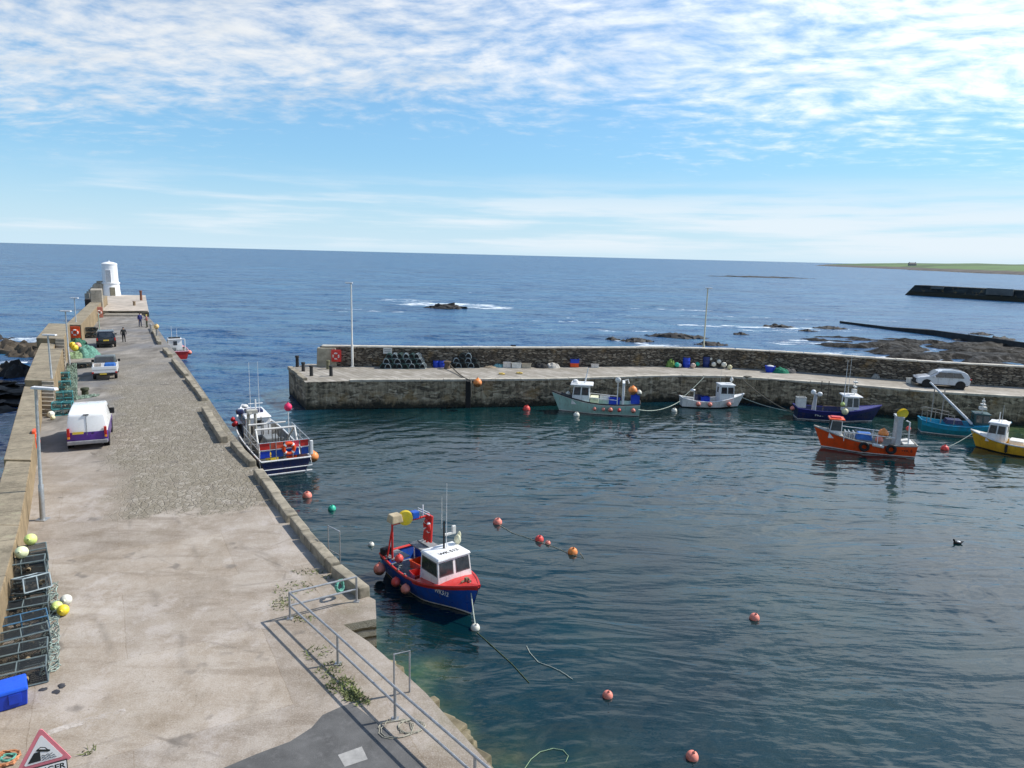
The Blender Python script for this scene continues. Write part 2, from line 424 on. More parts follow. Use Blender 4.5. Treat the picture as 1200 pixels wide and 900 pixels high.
# small whitecaps out at sea
wcap = n.noise(n.mapping(c, (.35, 1.0, 1), (0, 0, R(4))), .16, 9, .72)
q = n.new('ShaderNodeMapRange'); q.inputs[1].default_value = .70; q.inputs[2].default_value = .78; n.link(wcap, q.inputs[0])
caps = n.math('MULTIPLY', n.math('MULTIPLY', q.outputs[0], .75), n.math('SUBTRACT', 1.0, hb), clamp=True)
fmask = n.math('MAXIMUM', fmask, caps)
n.link(n.mix(fmask, wc, (.72, .77, .80)), b.inputs['Base Color'])
rs = n.new('ShaderNodeMix', data_type='FLOAT'); n.link(hb, rs.inputs[0]); rs.inputs[2].default_value = .27; rs.inputs[3].default_value = .03
n.link(n.math('MAXIMUM', rs.outputs[0], n.math('MULTIPLY', fmask, .8)), b.inputs['Roughness'])
b.inputs['IOR'].default_value = 1.38
q = n.new('ShaderNodeMix', data_type='FLOAT'); n.link(hb, q.inputs[0]); q.inputs[2].default_value = .22; q.inputs[3].default_value = .85; n.link(q.outputs[0], b.inputs['Specular IOR Level'])
# ripples: harbour = small wind ripples in curved bands, sea = steeper chop of every size
c2_ = n.mapping(c, (.45, 1.5, 1), (0, 0, R(-12)))
wv = n.new('ShaderNodeVectorMath', operation='MULTIPLY_ADD'); n.link(n.noise(c, .05, 2, .5, out='Color'), wv.inputs[0]); wv.inputs[1].default_value = (9, 9, 0); n.link(c2_, wv.inputs[2])
r1 = n.noise(wv.outputs[0], .55, 3, .5, .4); r2 = n.noise(n.mapping(c, (.6, 1.6, 1), (0, 0, R(22))), 1.7, 4, .5)
gust = n.ramp(n.noise(n.mapping(c, (1, .6, 1), (0, 0, R(35))), .06, 3), [(.36, .25), (.62, 1.)])
# wavelets running in wide arcs in from the harbour mouth
rv = n.new('ShaderNodeVectorMath', operation='SUBTRACT'); n.link(c, rv.inputs[0]); rv.inputs[1].default_value = (-34, 80, 0)
rl = n.new('ShaderNodeVectorMath', operation='LENGTH'); n.link(rv.outputs[0], rl.inputs[0])
ph = n.math('ADD', n.math('MULTIPLY', rl.outputs['Value'], 3.4), n.math('MULTIPLY', n.noise(c, .16, 4, .55), 22.0))
arcs = n.math('MULTIPLY', n.math('SINE', ph), n.ramp(n.noise(n.mapping(c, (1, .7, 1), (0, 0, R(50)), (4, 9, 0)), .07, 4, .55), [(.40, 0.), (.60, 1.)]))
slick = n.ramp(n.noise(n.mapping(c, (.6, 1.2, 1), (0, 0, R(30)), (11, 3, 0)), .05, 5, .6), [(.44, .06), (.60, 1.)])
gust = n.math('MULTIPLY', gust, slick)
hh = n.math('ADD', n.math('MULTIPLY', n.math('ADD', r1, n.math('MULTIPLY', arcs, .20)), .115), n.math('MULTIPLY', n.math('MULTIPLY', r2, gust), .08))
bn = n.bump(hh, 1.0, 1.0)
# open sea: slopes of the chop as a direct tilt of the normal (keeps its steepness at any distance)
def tilt(vec, amt):
    q = n.new('ShaderNodeVectorMath', operation='MULTIPLY_ADD'); n.link(vec, q.inputs[0]); q.inputs[1].default_value = (amt, amt, 0); q.inputs[2].default_value = (-amt / 2, -amt / 2, 0); return q.outputs[0]
def vadd_(a, b):
    q = n.new('ShaderNodeVectorMath', operation='ADD'); n.link(a, q.inputs[0]); n.link(b, q.inputs[1]); return q.outputs[0]
s1 = tilt(n.noise(n.mapping(c, (.8, 1.3, 1), (0, 0, R(8))), .09, 3, .6, .4, out='Color'), .55)
s2 = tilt(n.noise(n.mapping(c, (.7, 1.3, 1), (0, 0, R(-14))), .42, 4, .62, .4, out='Color'), 1.05)
s3 = tilt(n.noise(n.mapping(c, (.8, 1.2, 1), (0, 0, R(20))), 2.1, 4, .6, out='Color'), .95)
sl = vadd_(vadd_(s1, s2), s3)
up_ = n.new('ShaderNodeVectorMath', operation='ADD'); n.link(sl, up_.inputs[0]); up_.inputs[1].default_value = (0, 0, 1)
nm_ = n.new('ShaderNodeVectorMath', operation='NORMALIZE'); n.link(up_.outputs[0], nm_.inputs[0])
nmx = n.new('ShaderNodeMix', data_type='VECTOR'); n.link(hb, nmx.inputs[0]); n.link(nm_.outputs[0], nmx.inputs[4]); n.link(bn, nmx.inputs[5])
n.link(nmx.outputs[1], b.inputs['Normal'])
me.materials.append(m); me.shade_smooth()
wo_ = bpy.data.objects.new('water', me); COL.objects.link(wo_); tag(wo_, kind='structure')
G().box((0, 4000, -14), (20000, 12000, 4)).build('seabed', mat('seabed_rock', (.05, .06, .05))).__setitem__('kind', 'structure')

# ================================================================= stone and concrete
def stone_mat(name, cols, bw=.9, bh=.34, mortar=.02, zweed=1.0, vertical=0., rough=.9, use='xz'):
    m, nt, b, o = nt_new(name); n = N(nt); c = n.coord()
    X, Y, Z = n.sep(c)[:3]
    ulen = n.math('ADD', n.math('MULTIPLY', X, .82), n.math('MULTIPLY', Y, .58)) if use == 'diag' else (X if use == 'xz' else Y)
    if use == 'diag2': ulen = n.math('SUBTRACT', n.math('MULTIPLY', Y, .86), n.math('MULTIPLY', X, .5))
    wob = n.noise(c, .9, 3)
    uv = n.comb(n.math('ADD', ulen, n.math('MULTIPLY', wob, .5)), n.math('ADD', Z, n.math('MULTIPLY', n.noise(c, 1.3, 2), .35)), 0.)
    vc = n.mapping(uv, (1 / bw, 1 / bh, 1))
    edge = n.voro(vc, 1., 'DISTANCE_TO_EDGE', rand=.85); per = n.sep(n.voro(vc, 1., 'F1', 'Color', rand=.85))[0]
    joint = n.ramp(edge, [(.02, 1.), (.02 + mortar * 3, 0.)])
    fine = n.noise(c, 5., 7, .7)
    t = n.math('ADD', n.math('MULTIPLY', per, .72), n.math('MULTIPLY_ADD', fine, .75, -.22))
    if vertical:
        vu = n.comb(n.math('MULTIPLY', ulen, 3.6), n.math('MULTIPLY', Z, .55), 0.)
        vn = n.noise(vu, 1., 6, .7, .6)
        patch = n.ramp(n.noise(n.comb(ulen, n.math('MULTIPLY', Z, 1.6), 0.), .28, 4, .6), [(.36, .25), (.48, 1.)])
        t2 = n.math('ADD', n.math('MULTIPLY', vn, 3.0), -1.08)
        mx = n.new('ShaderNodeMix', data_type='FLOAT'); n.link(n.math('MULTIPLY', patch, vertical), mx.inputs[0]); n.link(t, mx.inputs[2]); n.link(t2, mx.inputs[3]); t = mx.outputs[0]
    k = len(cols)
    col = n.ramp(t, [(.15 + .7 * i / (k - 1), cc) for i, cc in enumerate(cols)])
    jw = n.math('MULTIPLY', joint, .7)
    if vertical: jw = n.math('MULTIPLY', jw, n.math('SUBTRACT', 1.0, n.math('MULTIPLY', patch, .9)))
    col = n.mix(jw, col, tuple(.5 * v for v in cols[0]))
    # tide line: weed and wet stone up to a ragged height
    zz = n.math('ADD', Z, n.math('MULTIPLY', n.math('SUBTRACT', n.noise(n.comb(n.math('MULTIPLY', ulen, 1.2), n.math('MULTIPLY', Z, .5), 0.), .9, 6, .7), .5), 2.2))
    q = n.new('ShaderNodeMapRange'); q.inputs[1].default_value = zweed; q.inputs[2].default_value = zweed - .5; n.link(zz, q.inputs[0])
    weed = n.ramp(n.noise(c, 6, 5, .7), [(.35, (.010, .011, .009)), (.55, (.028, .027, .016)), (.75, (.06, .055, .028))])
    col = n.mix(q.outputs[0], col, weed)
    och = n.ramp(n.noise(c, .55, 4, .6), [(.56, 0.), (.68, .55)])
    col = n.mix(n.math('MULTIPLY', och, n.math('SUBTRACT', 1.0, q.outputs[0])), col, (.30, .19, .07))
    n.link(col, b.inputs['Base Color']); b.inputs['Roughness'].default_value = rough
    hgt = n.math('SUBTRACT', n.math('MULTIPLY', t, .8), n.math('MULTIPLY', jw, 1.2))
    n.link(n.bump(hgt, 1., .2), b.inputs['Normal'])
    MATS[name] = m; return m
quay_side = stone_mat('quay_side_stone', [(.10, .085, .06), (.24, .2, .14), (.36, .31, .22), (.45, .4, .3)], 1.0, .4, .03, 1.0, use='diag2')
pier_side = stone_mat('pier_side_stone', [(.06, .048, .034), (.20, .16, .105), (.38, .31, .21), (.58, .49, .36)], .55, .19, .035, .75, .4, use='xz')
pier_wall = stone_mat('pier_parapet_stone', [(.075, .06, .044), (.16, .13, .095), (.235, .195, .145), (.35, .30, .23)], .52, .15, .03, -5, use='xz')
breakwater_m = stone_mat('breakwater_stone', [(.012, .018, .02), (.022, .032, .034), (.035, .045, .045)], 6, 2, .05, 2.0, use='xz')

def deck_mat():
    m, nt, b, o = nt_new('quay_deck'); n = N(nt); c = n.coord(); X, Y, Z = n.sep(c)[:3]
    n1 = n.noise(c, .22, 6, .62); n2 = n.noise(c, 1.1, 7, .66); n3 = n.noise(c, 7., 5, .7)
    dw = n.math('MULTIPLY', n.math('ADD', n.math('ADD', X, 20.9), n.math('MULTIPLY', n.math('SUBTRACT', Y, 30.4), .575)), .867)  # distance from the wall
    # concrete slab, warm and blotchy
    conc = n.ramp(n1, [(.28, (.205, .168, .128)), (.48, (.35, .30, .245)), (.70, (.47, .415, .36))])
    conc = n.mix(n.math('MULTIPLY', n.ramp(n2, [(.40, 0.), (.62, 1.)]), .55), conc, (.255, .20, .145))
    conc = n.mix(n.math('MULTIPLY', n.ramp(n3, [(.50, 0.), (.72, 1.)]), .35), conc, (.47, .42, .37))
    streak = n.noise(n.mapping(c, (.35, 1.6, 1), (0, 0, R(-24))), .9, 6, .68)
    conc = n.mix(n.math('MULTIPLY', n.ramp(streak, [(.50, 0.), (.64, 1.)]), .55), conc, (.18, .14, .10))
    blot = n.noise(n.mapping(c, (1, .8, 1), (0, 0, R(40)), (7, 3, 0)), .55, 8, .72)
    conc = n.mix(n.math('MULTIPLY', n.ramp(blot, [(.54, 0.), (.62, 1.)]), .5), conc, (.47, .42, .38))
    conc = n.mix(n.math('MULTIPLY', n.ramp(blot, [(.36, 1.), (.46, 0.)]), .5), conc, (.20, .155, .105))
    slab = n.new('ShaderNodeTexBrick'); n.link(n.mapping(n.comb(n.math('ADD', X, n.math('MULTIPLY', n2, .12)), n.math('ADD', Y, n.math('MULTIPLY', n2, .12)), 0.), (1, 1, 1), (0, 0, R(-30))), slab.inputs['Vector'])
    slab.offset = .37; slab.inputs['Scale'].default_value = 1.; slab.inputs['Brick Width'].default_value = 5.6; slab.inputs['Row Height'].default_value = 4.1; slab.inputs['Mortar Size'].default_value = .012; slab.inputs['Mortar Smooth'].default_value = .2
    slab.inputs['Color1'].default_value = (.90, .90, .91, 1); slab.inputs['Color2'].default_value = (1.06, 1.05, 1.03, 1); slab.inputs['Mortar'].default_value = (.78, .74, .69, 1)
    conc = n.mix(n.ramp(n2, [(.30, .35), (.55, 1.)]), conc, n.mix(1.0, conc, slab.outputs['Color'], 'MULTIPLY'))
    grit = n.noise(c, 26., 4, .75); conc = n.mix(n.math('MULTIPLY', n.ramp(grit, [(.52, 0.), (.66, 1.)]), .45), conc, (.50, .46, .41)); conc = n.mix(n.math('MULTIPLY', n.ramp(grit, [(.34, 1.), (.47, 0.)]), .45), conc, (.15, .12, .09))
    pit = n.ramp(n.voro(c, 2.4), [(.03, 1.), (.075, 0.)])
    conc = n.mix(n.math('MULTIPLY', pit, .6), conc, (.12, .09, .07))
    # grey worn surface towards the head
    grey = n.ramp(n.noise(n.mapping(c, (1.3, .5, 1), (0, 0, R(30))), .45, 7, .68), [(.32, (.11, .10, .088)), (.5, (.22, .20, .175)), (.68, (.35, .32, .285))])
    grey = n.mix(n.ramp(n.noise(c, .16, 3), [(.5, 0.), (.62, .75)]), grey, (.17, .17, .175))
    gm = n.new('ShaderNodeMapRange'); gm.inputs[1].default_value = 33; gm.inputs[2].default_value = 46; n.link(n.math('ADD', Y, n.math('MULTIPLY', n1, 6)), gm.inputs[0])
    conc = n.mix(gm.outputs[0], conc, grey)
    # cobbles
    cv = n.mapping(c, (1.45, .95, 1), (0, 0, R(32)))
    ce = n.voro(cv, 3.6, 'DISTANCE_TO_EDGE'); cc = n.voro(cv, 3.6, 'F1', 'Color')
    cob = n.ramp(n.sep(cc)[0], [(.0, (.185, .158, .118)), (.35, (.24, .208, .162)), (.7, (.285, .252, .203)), (1., (.35, .315, .262))])
    cob = n.mix(n.math('MULTIPLY', n.ramp(n2, [(.38, 0.), (.56, 1.)]), .65), cob, (.21, .185, .135))
    cob = n.mix(n.math('MULTIPLY', n.ramp(ce, [(.015, .8), (.07, 0.)]), n.ramp(n1, [(.38, .35), (.6, 1.)])), cob, (.13, .11, .075))
    ym = n.new('ShaderNodeMapRange'); ym.inputs[1].default_value = 34.4; ym.inputs[2].default_value = 35.3
    n.link(n.math('ADD', n.math('ADD', Y, n.math('MULTIPLY', X, -.46)), n.math('MULTIPLY', n.math('SUBTRACT', n2, .5), 5.5)), ym.inputs[0])
    dm = n.new('ShaderNodeMapRange'); dm.inputs[1].default_value = 2.2; dm.inputs[2].default_value = 3.4; n.link(n.math('ADD', dw, n.math('MULTIPLY', n.math('SUBTRACT', n1, .5), 5)), dm.inputs[0])
    ye = n.new('ShaderNodeMapRange'); ye.inputs[1].default_value = 80; ye.inputs[2].default_value = 50; n.link(Y, ye.inputs[0])
    cm = n.math('MULTIPLY', n.math('MULTIPLY', ym.outputs[0], dm.outputs[0]), n.math('MULTIPLY', ye.outputs[0], .9))
    col = n.mix(cm, conc, cob)
    # tyre marks and oil drips along the roadway
    tr = n.math('ABSOLUTE', n.math('SUBTRACT', n.math('FRACT', n.math('MULTIPLY', n.math('ADD', dw, n.math('MULTIPLY', n.noise(c, .09, 3), 5.)), .55)), .5))
    tm = n.math('MULTIPLY', n.ramp(tr, [(.0, 1.), (.10, 0.)]), n.ramp(n.noise(n.mapping(c, (1, .3, 1), (0, 0, R(30))), .8, 6, .7), [(.48, 0.), (.62, .38)]))
    col = n.mix(tm, col, (.14, .12, .10))
    oil = n.ramp(n.noise(n.mapping(c, (1, 1, 1), (0, 0, 0), (31, 7, 0)), .9, 3, .5), [(.66, 0.), (.72, .6)]); col = n.mix(oil, col, (.12, .105, .09))
    # moss and grit by the kerb
    em = n.new('ShaderNodeMapRange'); em.inputs[1].default_value = 8.; em.inputs[2].default_value = 11.5; n.link(dw, em.inputs[0])
    moss = n.math('MULTIPLY', em.outputs[0], n.ramp(n.noise(c, .7, 6, .7), [(.52, 0.), (.70, .8)]))
    col = n.mix(moss, col, (.15, .15, .065))
    # joints and cracks
    cr = n.voro(n.mapping(c, (.9, 1.2, 1), (0, 0, R(20))), .23, 'DISTANCE_TO_EDGE')
    crw = n.math('ADD', cr, n.math('MULTIPLY', n.math('SUBTRACT', n2, .5), .10))
    col = n.mix(n.math('MULTIPLY', n.ramp(crw, [(.0, .5), (.006, 0.)]), n.ramp(n1, [(.45, 0.), (.6, 1.)])), col, (.11, .09, .07))
    n.link(col, b.inputs['Base Color']); b.inputs['Roughness'].default_value = .9; b.inputs['Specular IOR Level'].default_value = .25
    hh = n.math('ADD', n.math('MULTIPLY', n3, .25), n.math('MULTIPLY', n.math('MULTIPLY', n.ramp(ce, [(0., 0.), (.14, 1.)]), cm), .9))
    n.link(n.bump(hh, .6, .06), b.inputs['Normal'])
    return m
deck_m = deck_mat()
def pier_deck_mat():
    m, nt, b, o = nt_new('pier_deck'); n = N(nt); c = n.coord()
    br = n.new('ShaderNodeTexBrick'); n.link(n.mapping(c, (1, 1, 1), (0, 0, R(52))), br.inputs['Vector'])
    br.inputs['Scale'].default_value = 1.; br.inputs['Brick Width'].default_value = 1.5; br.inputs['Row Height'].default_value = .55; br.inputs['Mortar Size'].default_value = .03
    br.inputs['Color1'].default_value = (.24, .215, .175, 1); br.inputs['Color2'].default_value = (.39, .355, .305, 1); br.inputs['Mortar'].default_value = (.14, .12, .09, 1)
    big = n.noise(c, .35, 6, .65)
    X = n.sep(c)[0]
    conc = n.ramp(n.noise(c, .9, 7, .66), [(.3, (.23, .20, .16)), (.52, (.33, .295, .245)), (.72, (.41, .375, .32))])
    xm = n.new('ShaderNodeMapRange'); xm.inputs[1].default_value = 18; xm.inputs[2].default_value = 24; n.link(n.math('ADD', X, n.math('MULTIPLY', big, 4)), xm.inputs[0])
    col = n.mix(xm.outputs[0], br.outputs['Color'], conc)
    col = n.mix(n.math('MULTIPLY', n.ramp(big, [(.48, 0.), (.64, 1.)]), .55), col, (.17, .145, .105))
    col = n.mix(n.math('MULTIPLY', n.ramp(n.noise(c, 5, 5, .7), [(.5, 0.), (.7, 1.)]), .4), col, (.42, .385, .33))
    n.link(col, b.inputs['Base Color']); b.inputs['Roughness'].default_value = .9
    n.link(n.bump(n.noise(c, 6, 5), .4, .04), b.inputs['Normal'])
    return m
pier_deck_m = pier_deck_mat()
def wall_mat(name, base, face):
    m, nt, b, o = nt_new(name); n = N(nt); c = n.coord(); X, Y, Z = n.sep(c)[:3]
    al = n.math('SUBTRACT', n.math('MULTIPLY', Y, .865), n.math('MULTIPLY', X, .5))
    n1 = n.noise(c, .5, 7, .66); n2 = n.noise(c, 2.6, 7, .7); n3 = n.noise(c, 11., 5, .7)
    col = n.ramp(n1, [(.3, tuple(v * .62 for v in base)), (.5, base), (.7, tuple(min(1, v * 1.28) for v in base))])
    col = n.mix(n.math('MULTIPLY', n.ramp(n2, [(.46, 0.), (.64, 1.)]), .55), col, tuple(v * .52 for v in base))
    col = n.mix(n.math('MULTIPLY', n.ramp(n3, [(.52, 0.), (.68, 1.)]), .45), col, tuple(v * 1.35 for v in base))
    if face:
        dr = n.noise(n.comb(n.math('MULTIPLY', al, 2.4), n.math('MULTIPLY', Z, .35), 0.), 1., 6, .7)
        col = n.mix(n.math('MULTIPLY', n.ramp(dr, [(.48, 0.), (.64, 1.)]), .6), col, (.13, .105, .07))
    else:
        li = n.ramp(n.noise(c, 1.5, 8, .75), [(.58, 0.), (.66, .7)]); col = n.mix(li, col, (.36, .33, .22))
        dk_ = n.ramp(n.noise(n.mapping(c, (1, 1, 1), (0, 0, 0), (5, 5, 0)), .8, 8, .75), [(.56, 0.), (.66, .65)]); col = n.mix(dk_, col, (.12, .105, .07))
    jt_ = n.math('FRACT', n.math('MULTIPLY', n.math('ADD', al, n.math('MULTIPLY', n2, .12)), 1 / 3.1))
    jm = n.math('LESS_THAN', jt_, .016)
    col = n.mix(n.math('MULTIPLY', jm, .7), col, (.08, .065, .045))
    n.link(col, b.inputs['Base Color']); b.inputs['Roughness'].default_value = .92; b.inputs['Specular IOR Level'].default_value = .2
    n.link(n.bump(n.math('SUBTRACT', n.math('ADD', n2, n.math('MULTIPLY', n3, .4)), jm), .7, .05), b.inputs['Normal'])
    return m
tan_wall = wall_mat('tan_wall', (.30, .225, .135), True)
tan_top = wall_mat('tan_wall_top', (.285, .24, .17), False)
kerb_m = mat('kerb_concrete', (.27, .235, .175), .9, var=.45, scale=1.6, bump=.7, bscale=9, dirt=(.10, .09, .055))
step_m = mat('step_stone', (.33, .29, .23), .9, var=.3, scale=1.2, bump=.3, bscale=10, dirt=(.15, .13, .09))

# ----------------------------------------------------------------- left quay body
g = G()
outer = [(B(y) - w, y) for y, w in [(-24, 1.0), (20, 1.0), (46, 1.2), (66, 1.6), (78, 2.0)]]
outerS4 = [(S4(y) - 1.5, y) for y in (82, 128)]
poly = EDGE + [END[0], END[1], (END[1][0] - 11.0, END[1][1] - 1.5)] + outerS4[::-1] + outer[::-1]
g.prism(poly, -2.2, D, top_mat=1)
g.build('quay', [quay_side, deck_m]).__setitem__('kind', 'structure')
# raised head of the quay
hd0 = at(126, 369.5, D); hd1 = at(173, 369.5, D)
pier_head = [(hd1.x, hd1.y), END[0], END[1], (END[1][0] - 10.8, END[1][1] - 1.6), (S4(126) - .8, 128), (hd0.x - 1., hd0.y)]
G().prism(pier_head, D - .3, RZ, top_mat=1).build('quay_head', [quay_side, mat('head_deck', (.43, .37, .305), .9, var=.3, scale=.5, bump=.3, bscale=5, dirt=(.25, .21, .16))]).__setitem__('kind', 'structure')
hs = [at(x, 365.5, RZ) for x in (127, 173.5)]
G().box(((hd0.x + hd1.x) / 2, hd0.y - .65, D + .16), (hd1.x - hd0.x - .4, 1.3, .36), rz=math.atan2(hd1.y - hd0.y, hd1.x - hd0.x)).build('head_step', mat('step_pale', (.47, .42, .34), .9, bump=.2)).__setitem__('kind', 'structure')

# ledge below the railing: rubble stair running down to the water
lg = G()
led_in = [at(*p, D) for p in [(441, 752), (463, 778), (499, 812), (540, 858), (577, 900)]]
rr = random.Random(3)
for i in range(60):
    t = i / 59; k = t * (len(led_in) - 1); a = int(min(k, len(led_in) - 2)); p = led_in[a].lerp(led_in[a + 1], k - a)
    for lay in range(3):
        off = .15 + lay * .42 + rr.uniform(-.1, .15)
        zt = [1.55, .85, .25][lay] + rr.uniform(-.2, .2) + (.35 * t)
        lg.box((p.x + off * .845 + rr.uniform(-.1, .1), p.y + off * .535 + rr.uniform(-.1, .1), zt - .7), (rr.uniform(.4, .75), rr.uniform(.3, .6), 1.4), rz=rr.uniform(.5, 1.5), rx=rr.uniform(-.08, .08), ry=rr.uniform(-.08, .08), top=(.85, .85))
for i in range(70):
    a_ = rr.random(); b2 = rr.random(); c0 = at(402, 732, D).lerp(at(470, 786, D), a_); c1_ = at(404, 731, D).lerp(at(452, 735, D), a_); p = c0.lerp(c1_, b2)
    lg.box((p.x, p.y, .25 + .75 * (1 - a_) + rr.uniform(-.15, .2)), (rr.uniform(.3, .6), rr.uniform(.25, .5), 1.1), rz=rr.uniform(0, 3), rx=rr.uniform(-.15, .15), ry=rr.uniform(-.15, .15), top=(.8, .8))
lg.build('footing', mat('footing_stone', (.24, .20, .125), .9, var=.5, scale=1.3, bump=.5, bscale=9, dirt=(.06, .075, .03)), bevel=.05).__setitem__('kind', 'structure')

# asphalt patch at the foot of the quay + pale repair square + old paint line
def sheet(name, pts, z, m):
    g = G(); g._add([(p[0], p[1], z) for p in pts], [tuple(range(len(pts)))])
    o = g.build(name, m); 
    if o.data.polygons[0].normal.z < 0: o.data.flip_normals()
    o['kind'] = 'structure'; return o
asph = mat('asphalt', (.105, .103, .10), .92, var=.25, scale=1.5, bump=.35, bscale=60, dirt=(.17, .165, .16))
ap = [at(*p, D) for p in [(262, 900), (300, 884), (340, 869), (365, 853), (378, 838), (400, 828), (412, 824), (428, 836), (448, 852), (478, 880), (500, 902)]]
lo = [at(520, 960, D), at(190, 960, D)]
sheet('asphalt_patch', [(p.x, p.y) for p in ap] + [(p.x, p.y) for p in lo], D + .004, asph)
sq = [at(*p, D) for p in [(396, 885), (424, 875), (431, 890), (404, 899)]]
sheet('repair_patch', [(p.x, p.y) for p in sq], D + .008, mat('pale_concrete', (.33, .32, .30), .9, var=.2, scale=5))
def paint_mat():
    m, nt, b, o = nt_new('worn_paint'); n = N(nt); c = n.coord()
    b.inputs['Base Color'].default_value = (.62, .56, .50, 1); b.inputs['Roughness'].default_value = .9
    n.link(n.ramp(n.noise(c, 3.2, 6, .7), [(.42, 0.), (.62, .75)]), b.inputs['Alpha']); return m
pl = [at(*p, D) for p in [(56, 862), (56, 856), (100, 842), (146, 830), (148, 834), (102, 848)]]
sheet('painted_line', [(p.x, p.y) for p in pl], D + .004, paint_mat())

# kerb beams along the water's edge
def kerb_run(px0, px1, w=.42, h=.36, g=None, zb=D, q=random.Random(17)):
    a = at(*px0, D); b_ = at(*px1, D); d = (b_ - a); L = d.length; ang = math.atan2(d.y, d.x); d.normalize()
    x = 0.
    while x < L - .05:
        l = min(q.uniform(1.3, 2.4), L - x); l = L - x if L - x - l < .5 else l
        mid = a + d * (x + l / 2); j = q.uniform(-.03, .03)
        g.box((mid.x - d.y * j, mid.y + d.x * j, zb + h / 2 - .02 + q.uniform(-.025, .02)), (l - q.uniform(.01, .05), w * q.uniform(.92, 1.05), h + .04), rz=ang + q.uniform(-.015, .015), rx=q.uniform(-.03, .03), top=(q.uniform(.97, 1), q.uniform(.84, .96)))
        x += l
kg = G()
for a, b_ in [((181, 385), (190, 404)), ((196, 411), (203, 419)), ((206, 424), (222, 443)), ((223, 445), (243, 470)), ((243, 482), (266, 519)), ((276, 523), (299, 547)), ((306, 556), (345, 612)), ((346.5, 614), (395, 671)), ((396, 673), (430, 701))]:
    kerb_run((a[0] - 3, a[1]), (b_[0] - 3, b_[1]), g=kg, w=rr.uniform(.4, .5), h=rr.uniform(.3, .38))
for a, b_ in [((340, 432), (357, 446))]: kerb_run(a, b_, .5, .25, kg)
kg.build('kerb', kerb_m, bevel=.05).__setitem__('kind', 'structure')
# low coping stones along the near edge of the far pier
cg = G(); rr = random.Random(11)
for (x0, y0), (x1, y1) in zip(REDGE[2:], REDGE[3:-1]):
    L = math.hypot(x1 - x0, y1 - y0); k = max(1, int(L / 1.9)); ang = math.atan2(y1 - y0, x1 - x0)
    for i in range(k):
        t = (i + .5) / k
        cg.box((x0 + (x1 - x0) * t - math.sin(ang) * .3, y0 + (y1 - y0) * t + math.cos(ang) * .28 + rr.uniform(-.03, .03), D + .02), (L / k - .03, .62, .16 + rr.uniform(0, .05)), rz=ang + rr.uniform(-.01, .01))
cg.build('pier_coping', mat('coping_stone', (.44, .40, .33), .9, var=.35, scale=1.1, bump=.3, bscale=9, dirt=(.2, .17, .12)), bevel=.03).__setitem__('kind', 'structure')

# ----------------------------------------------------------------- far pier body and its parapet
off = lambda pts, d: [(x - 0.1 * d, y + d) for x, y in pts]
poly = REDGE + [(120, 54.0)] + off(RPAR, .75)[::-1][1:-1] + [(-20.2, 69.6)]
G().prism(poly, -2.2, D, top_mat=1).build('pier', [pier_side, pier_deck_m]).__setitem__('kind', 'structure')
g = G(); HP = 1.88
top = D + HP
P0 = [(x, y) for x, y in RPAR]; P1 = [(x, y + .62) for x, y in RPAR]
P0[0] = (-18.6, 68.5); P1[0] = (-18.9, 69.1)
for i in range(len(P0) - 1):
    g.prism([P0[i], P0[i + 1], P1[i + 1], P1[i]], D - 3.2, top)
w_ = g.build('parapet_wall', [pier_wall])
tag(w_, 'long rough dark stone wall with pale coping along the far pier behind the creels', 'wall')
g = G(); rr = random.Random(5)
for i in range(len(P0) - 1):
    a = Vector(P0[i] + (0,)); b_ = Vector(P0[i + 1] + (0,)); L = (b_ - a).length; k = max(1, int(L / 1.6)); ang = math.atan2(b_.y - a.y, b_.x - a.x)
    for j in range(k):
        p = a.lerp(b_, (j + .5) / k)
        g.box((p.x - math.sin(ang) * .31, p.y + math.cos(ang) * .31, top + .06), (L / k - .02, .76, .13 + rr.uniform(-.02, .03)), rz=ang)
g.build('coping', mat('coping_pale', (.52, .48, .41), .9, var=.3, scale=1.3, bump=.3, bscale=8, dirt=(.3, .26, .2)), parent=w_, bevel=.03)
G().box((-18.1, 68.62, D + .9), (1.9, .9, 1.8), rz=.12, top=(.92, .92)).build('end_pillar', mat('pillar_stone', (.36, .32, .24), .9, var=.3, scale=2, bump=.5, bscale=6, dirt=(.18, .15, .1)), parent=w_, bevel=.05)
px = at(601, 425, D)
G().box((px.x, px.y - .35, D + .95), (.55, .1, 1.9)).build('dark_slot_plate', mat('black_timber_and_slot', (.012, .012, .012), .8), parent=w_)  # flat black plate paints the dark inside of the slot, no hollow cut

# ----------------------------------------------------------------- sea wall of the left quay
g = G()
def wall_seg(y0, y1, h0, h1, w0, w1, i0=0., i1=0., base=B, zb=-2.5, k=1):
    for j in range(k):
        ya = y0 + (y1 - y0) * j / k; yb = y0 + (y1 - y0) * (j + 1) / k; ta = j / k; tb = (j + 1) / k
        L = lambda a, b_, t: a + (b_ - a) * t
        xa = base(ya) - L(i0, i1, ta); xb = base(yb) - L(i0, i1, tb)
        pl = [(xa, ya), (xb, yb), (xb - L(w0, w1, tb), yb), (xa - L(w0, w1, ta), ya)]
        za = D + L(h0, h1, ta); zc = D + L(h0, h1, tb)
        g.prism(pl, zb, [za, zc, zc, za], top_mat=1)
wall_seg(-24, 23.8, 1.25, 1.25, 1.15, 1.15, k=2)
wall_seg(23.8, 31.2, 1.25, 1.28, 1.15, 1.15, 0, .25)
wall_seg(31.2, 47.9, 1.36, 1.42, 1.25, 1.2, .25, .85, k=2)
wall_seg(47.9, 62.8, 1.85, 1.9, 2.0, 2.2, k=2)
wall_seg(62.8, 65.9, 1.9, 1.95, 1.35, 1.35, .85, .85)
wall_seg(65.9, 78.2, 2.4, 2.45, 2.6, 2.3)
wall_seg(81.4, 130, 2.0, 2.05, 1.75, 1.75, base=S4, k=4)
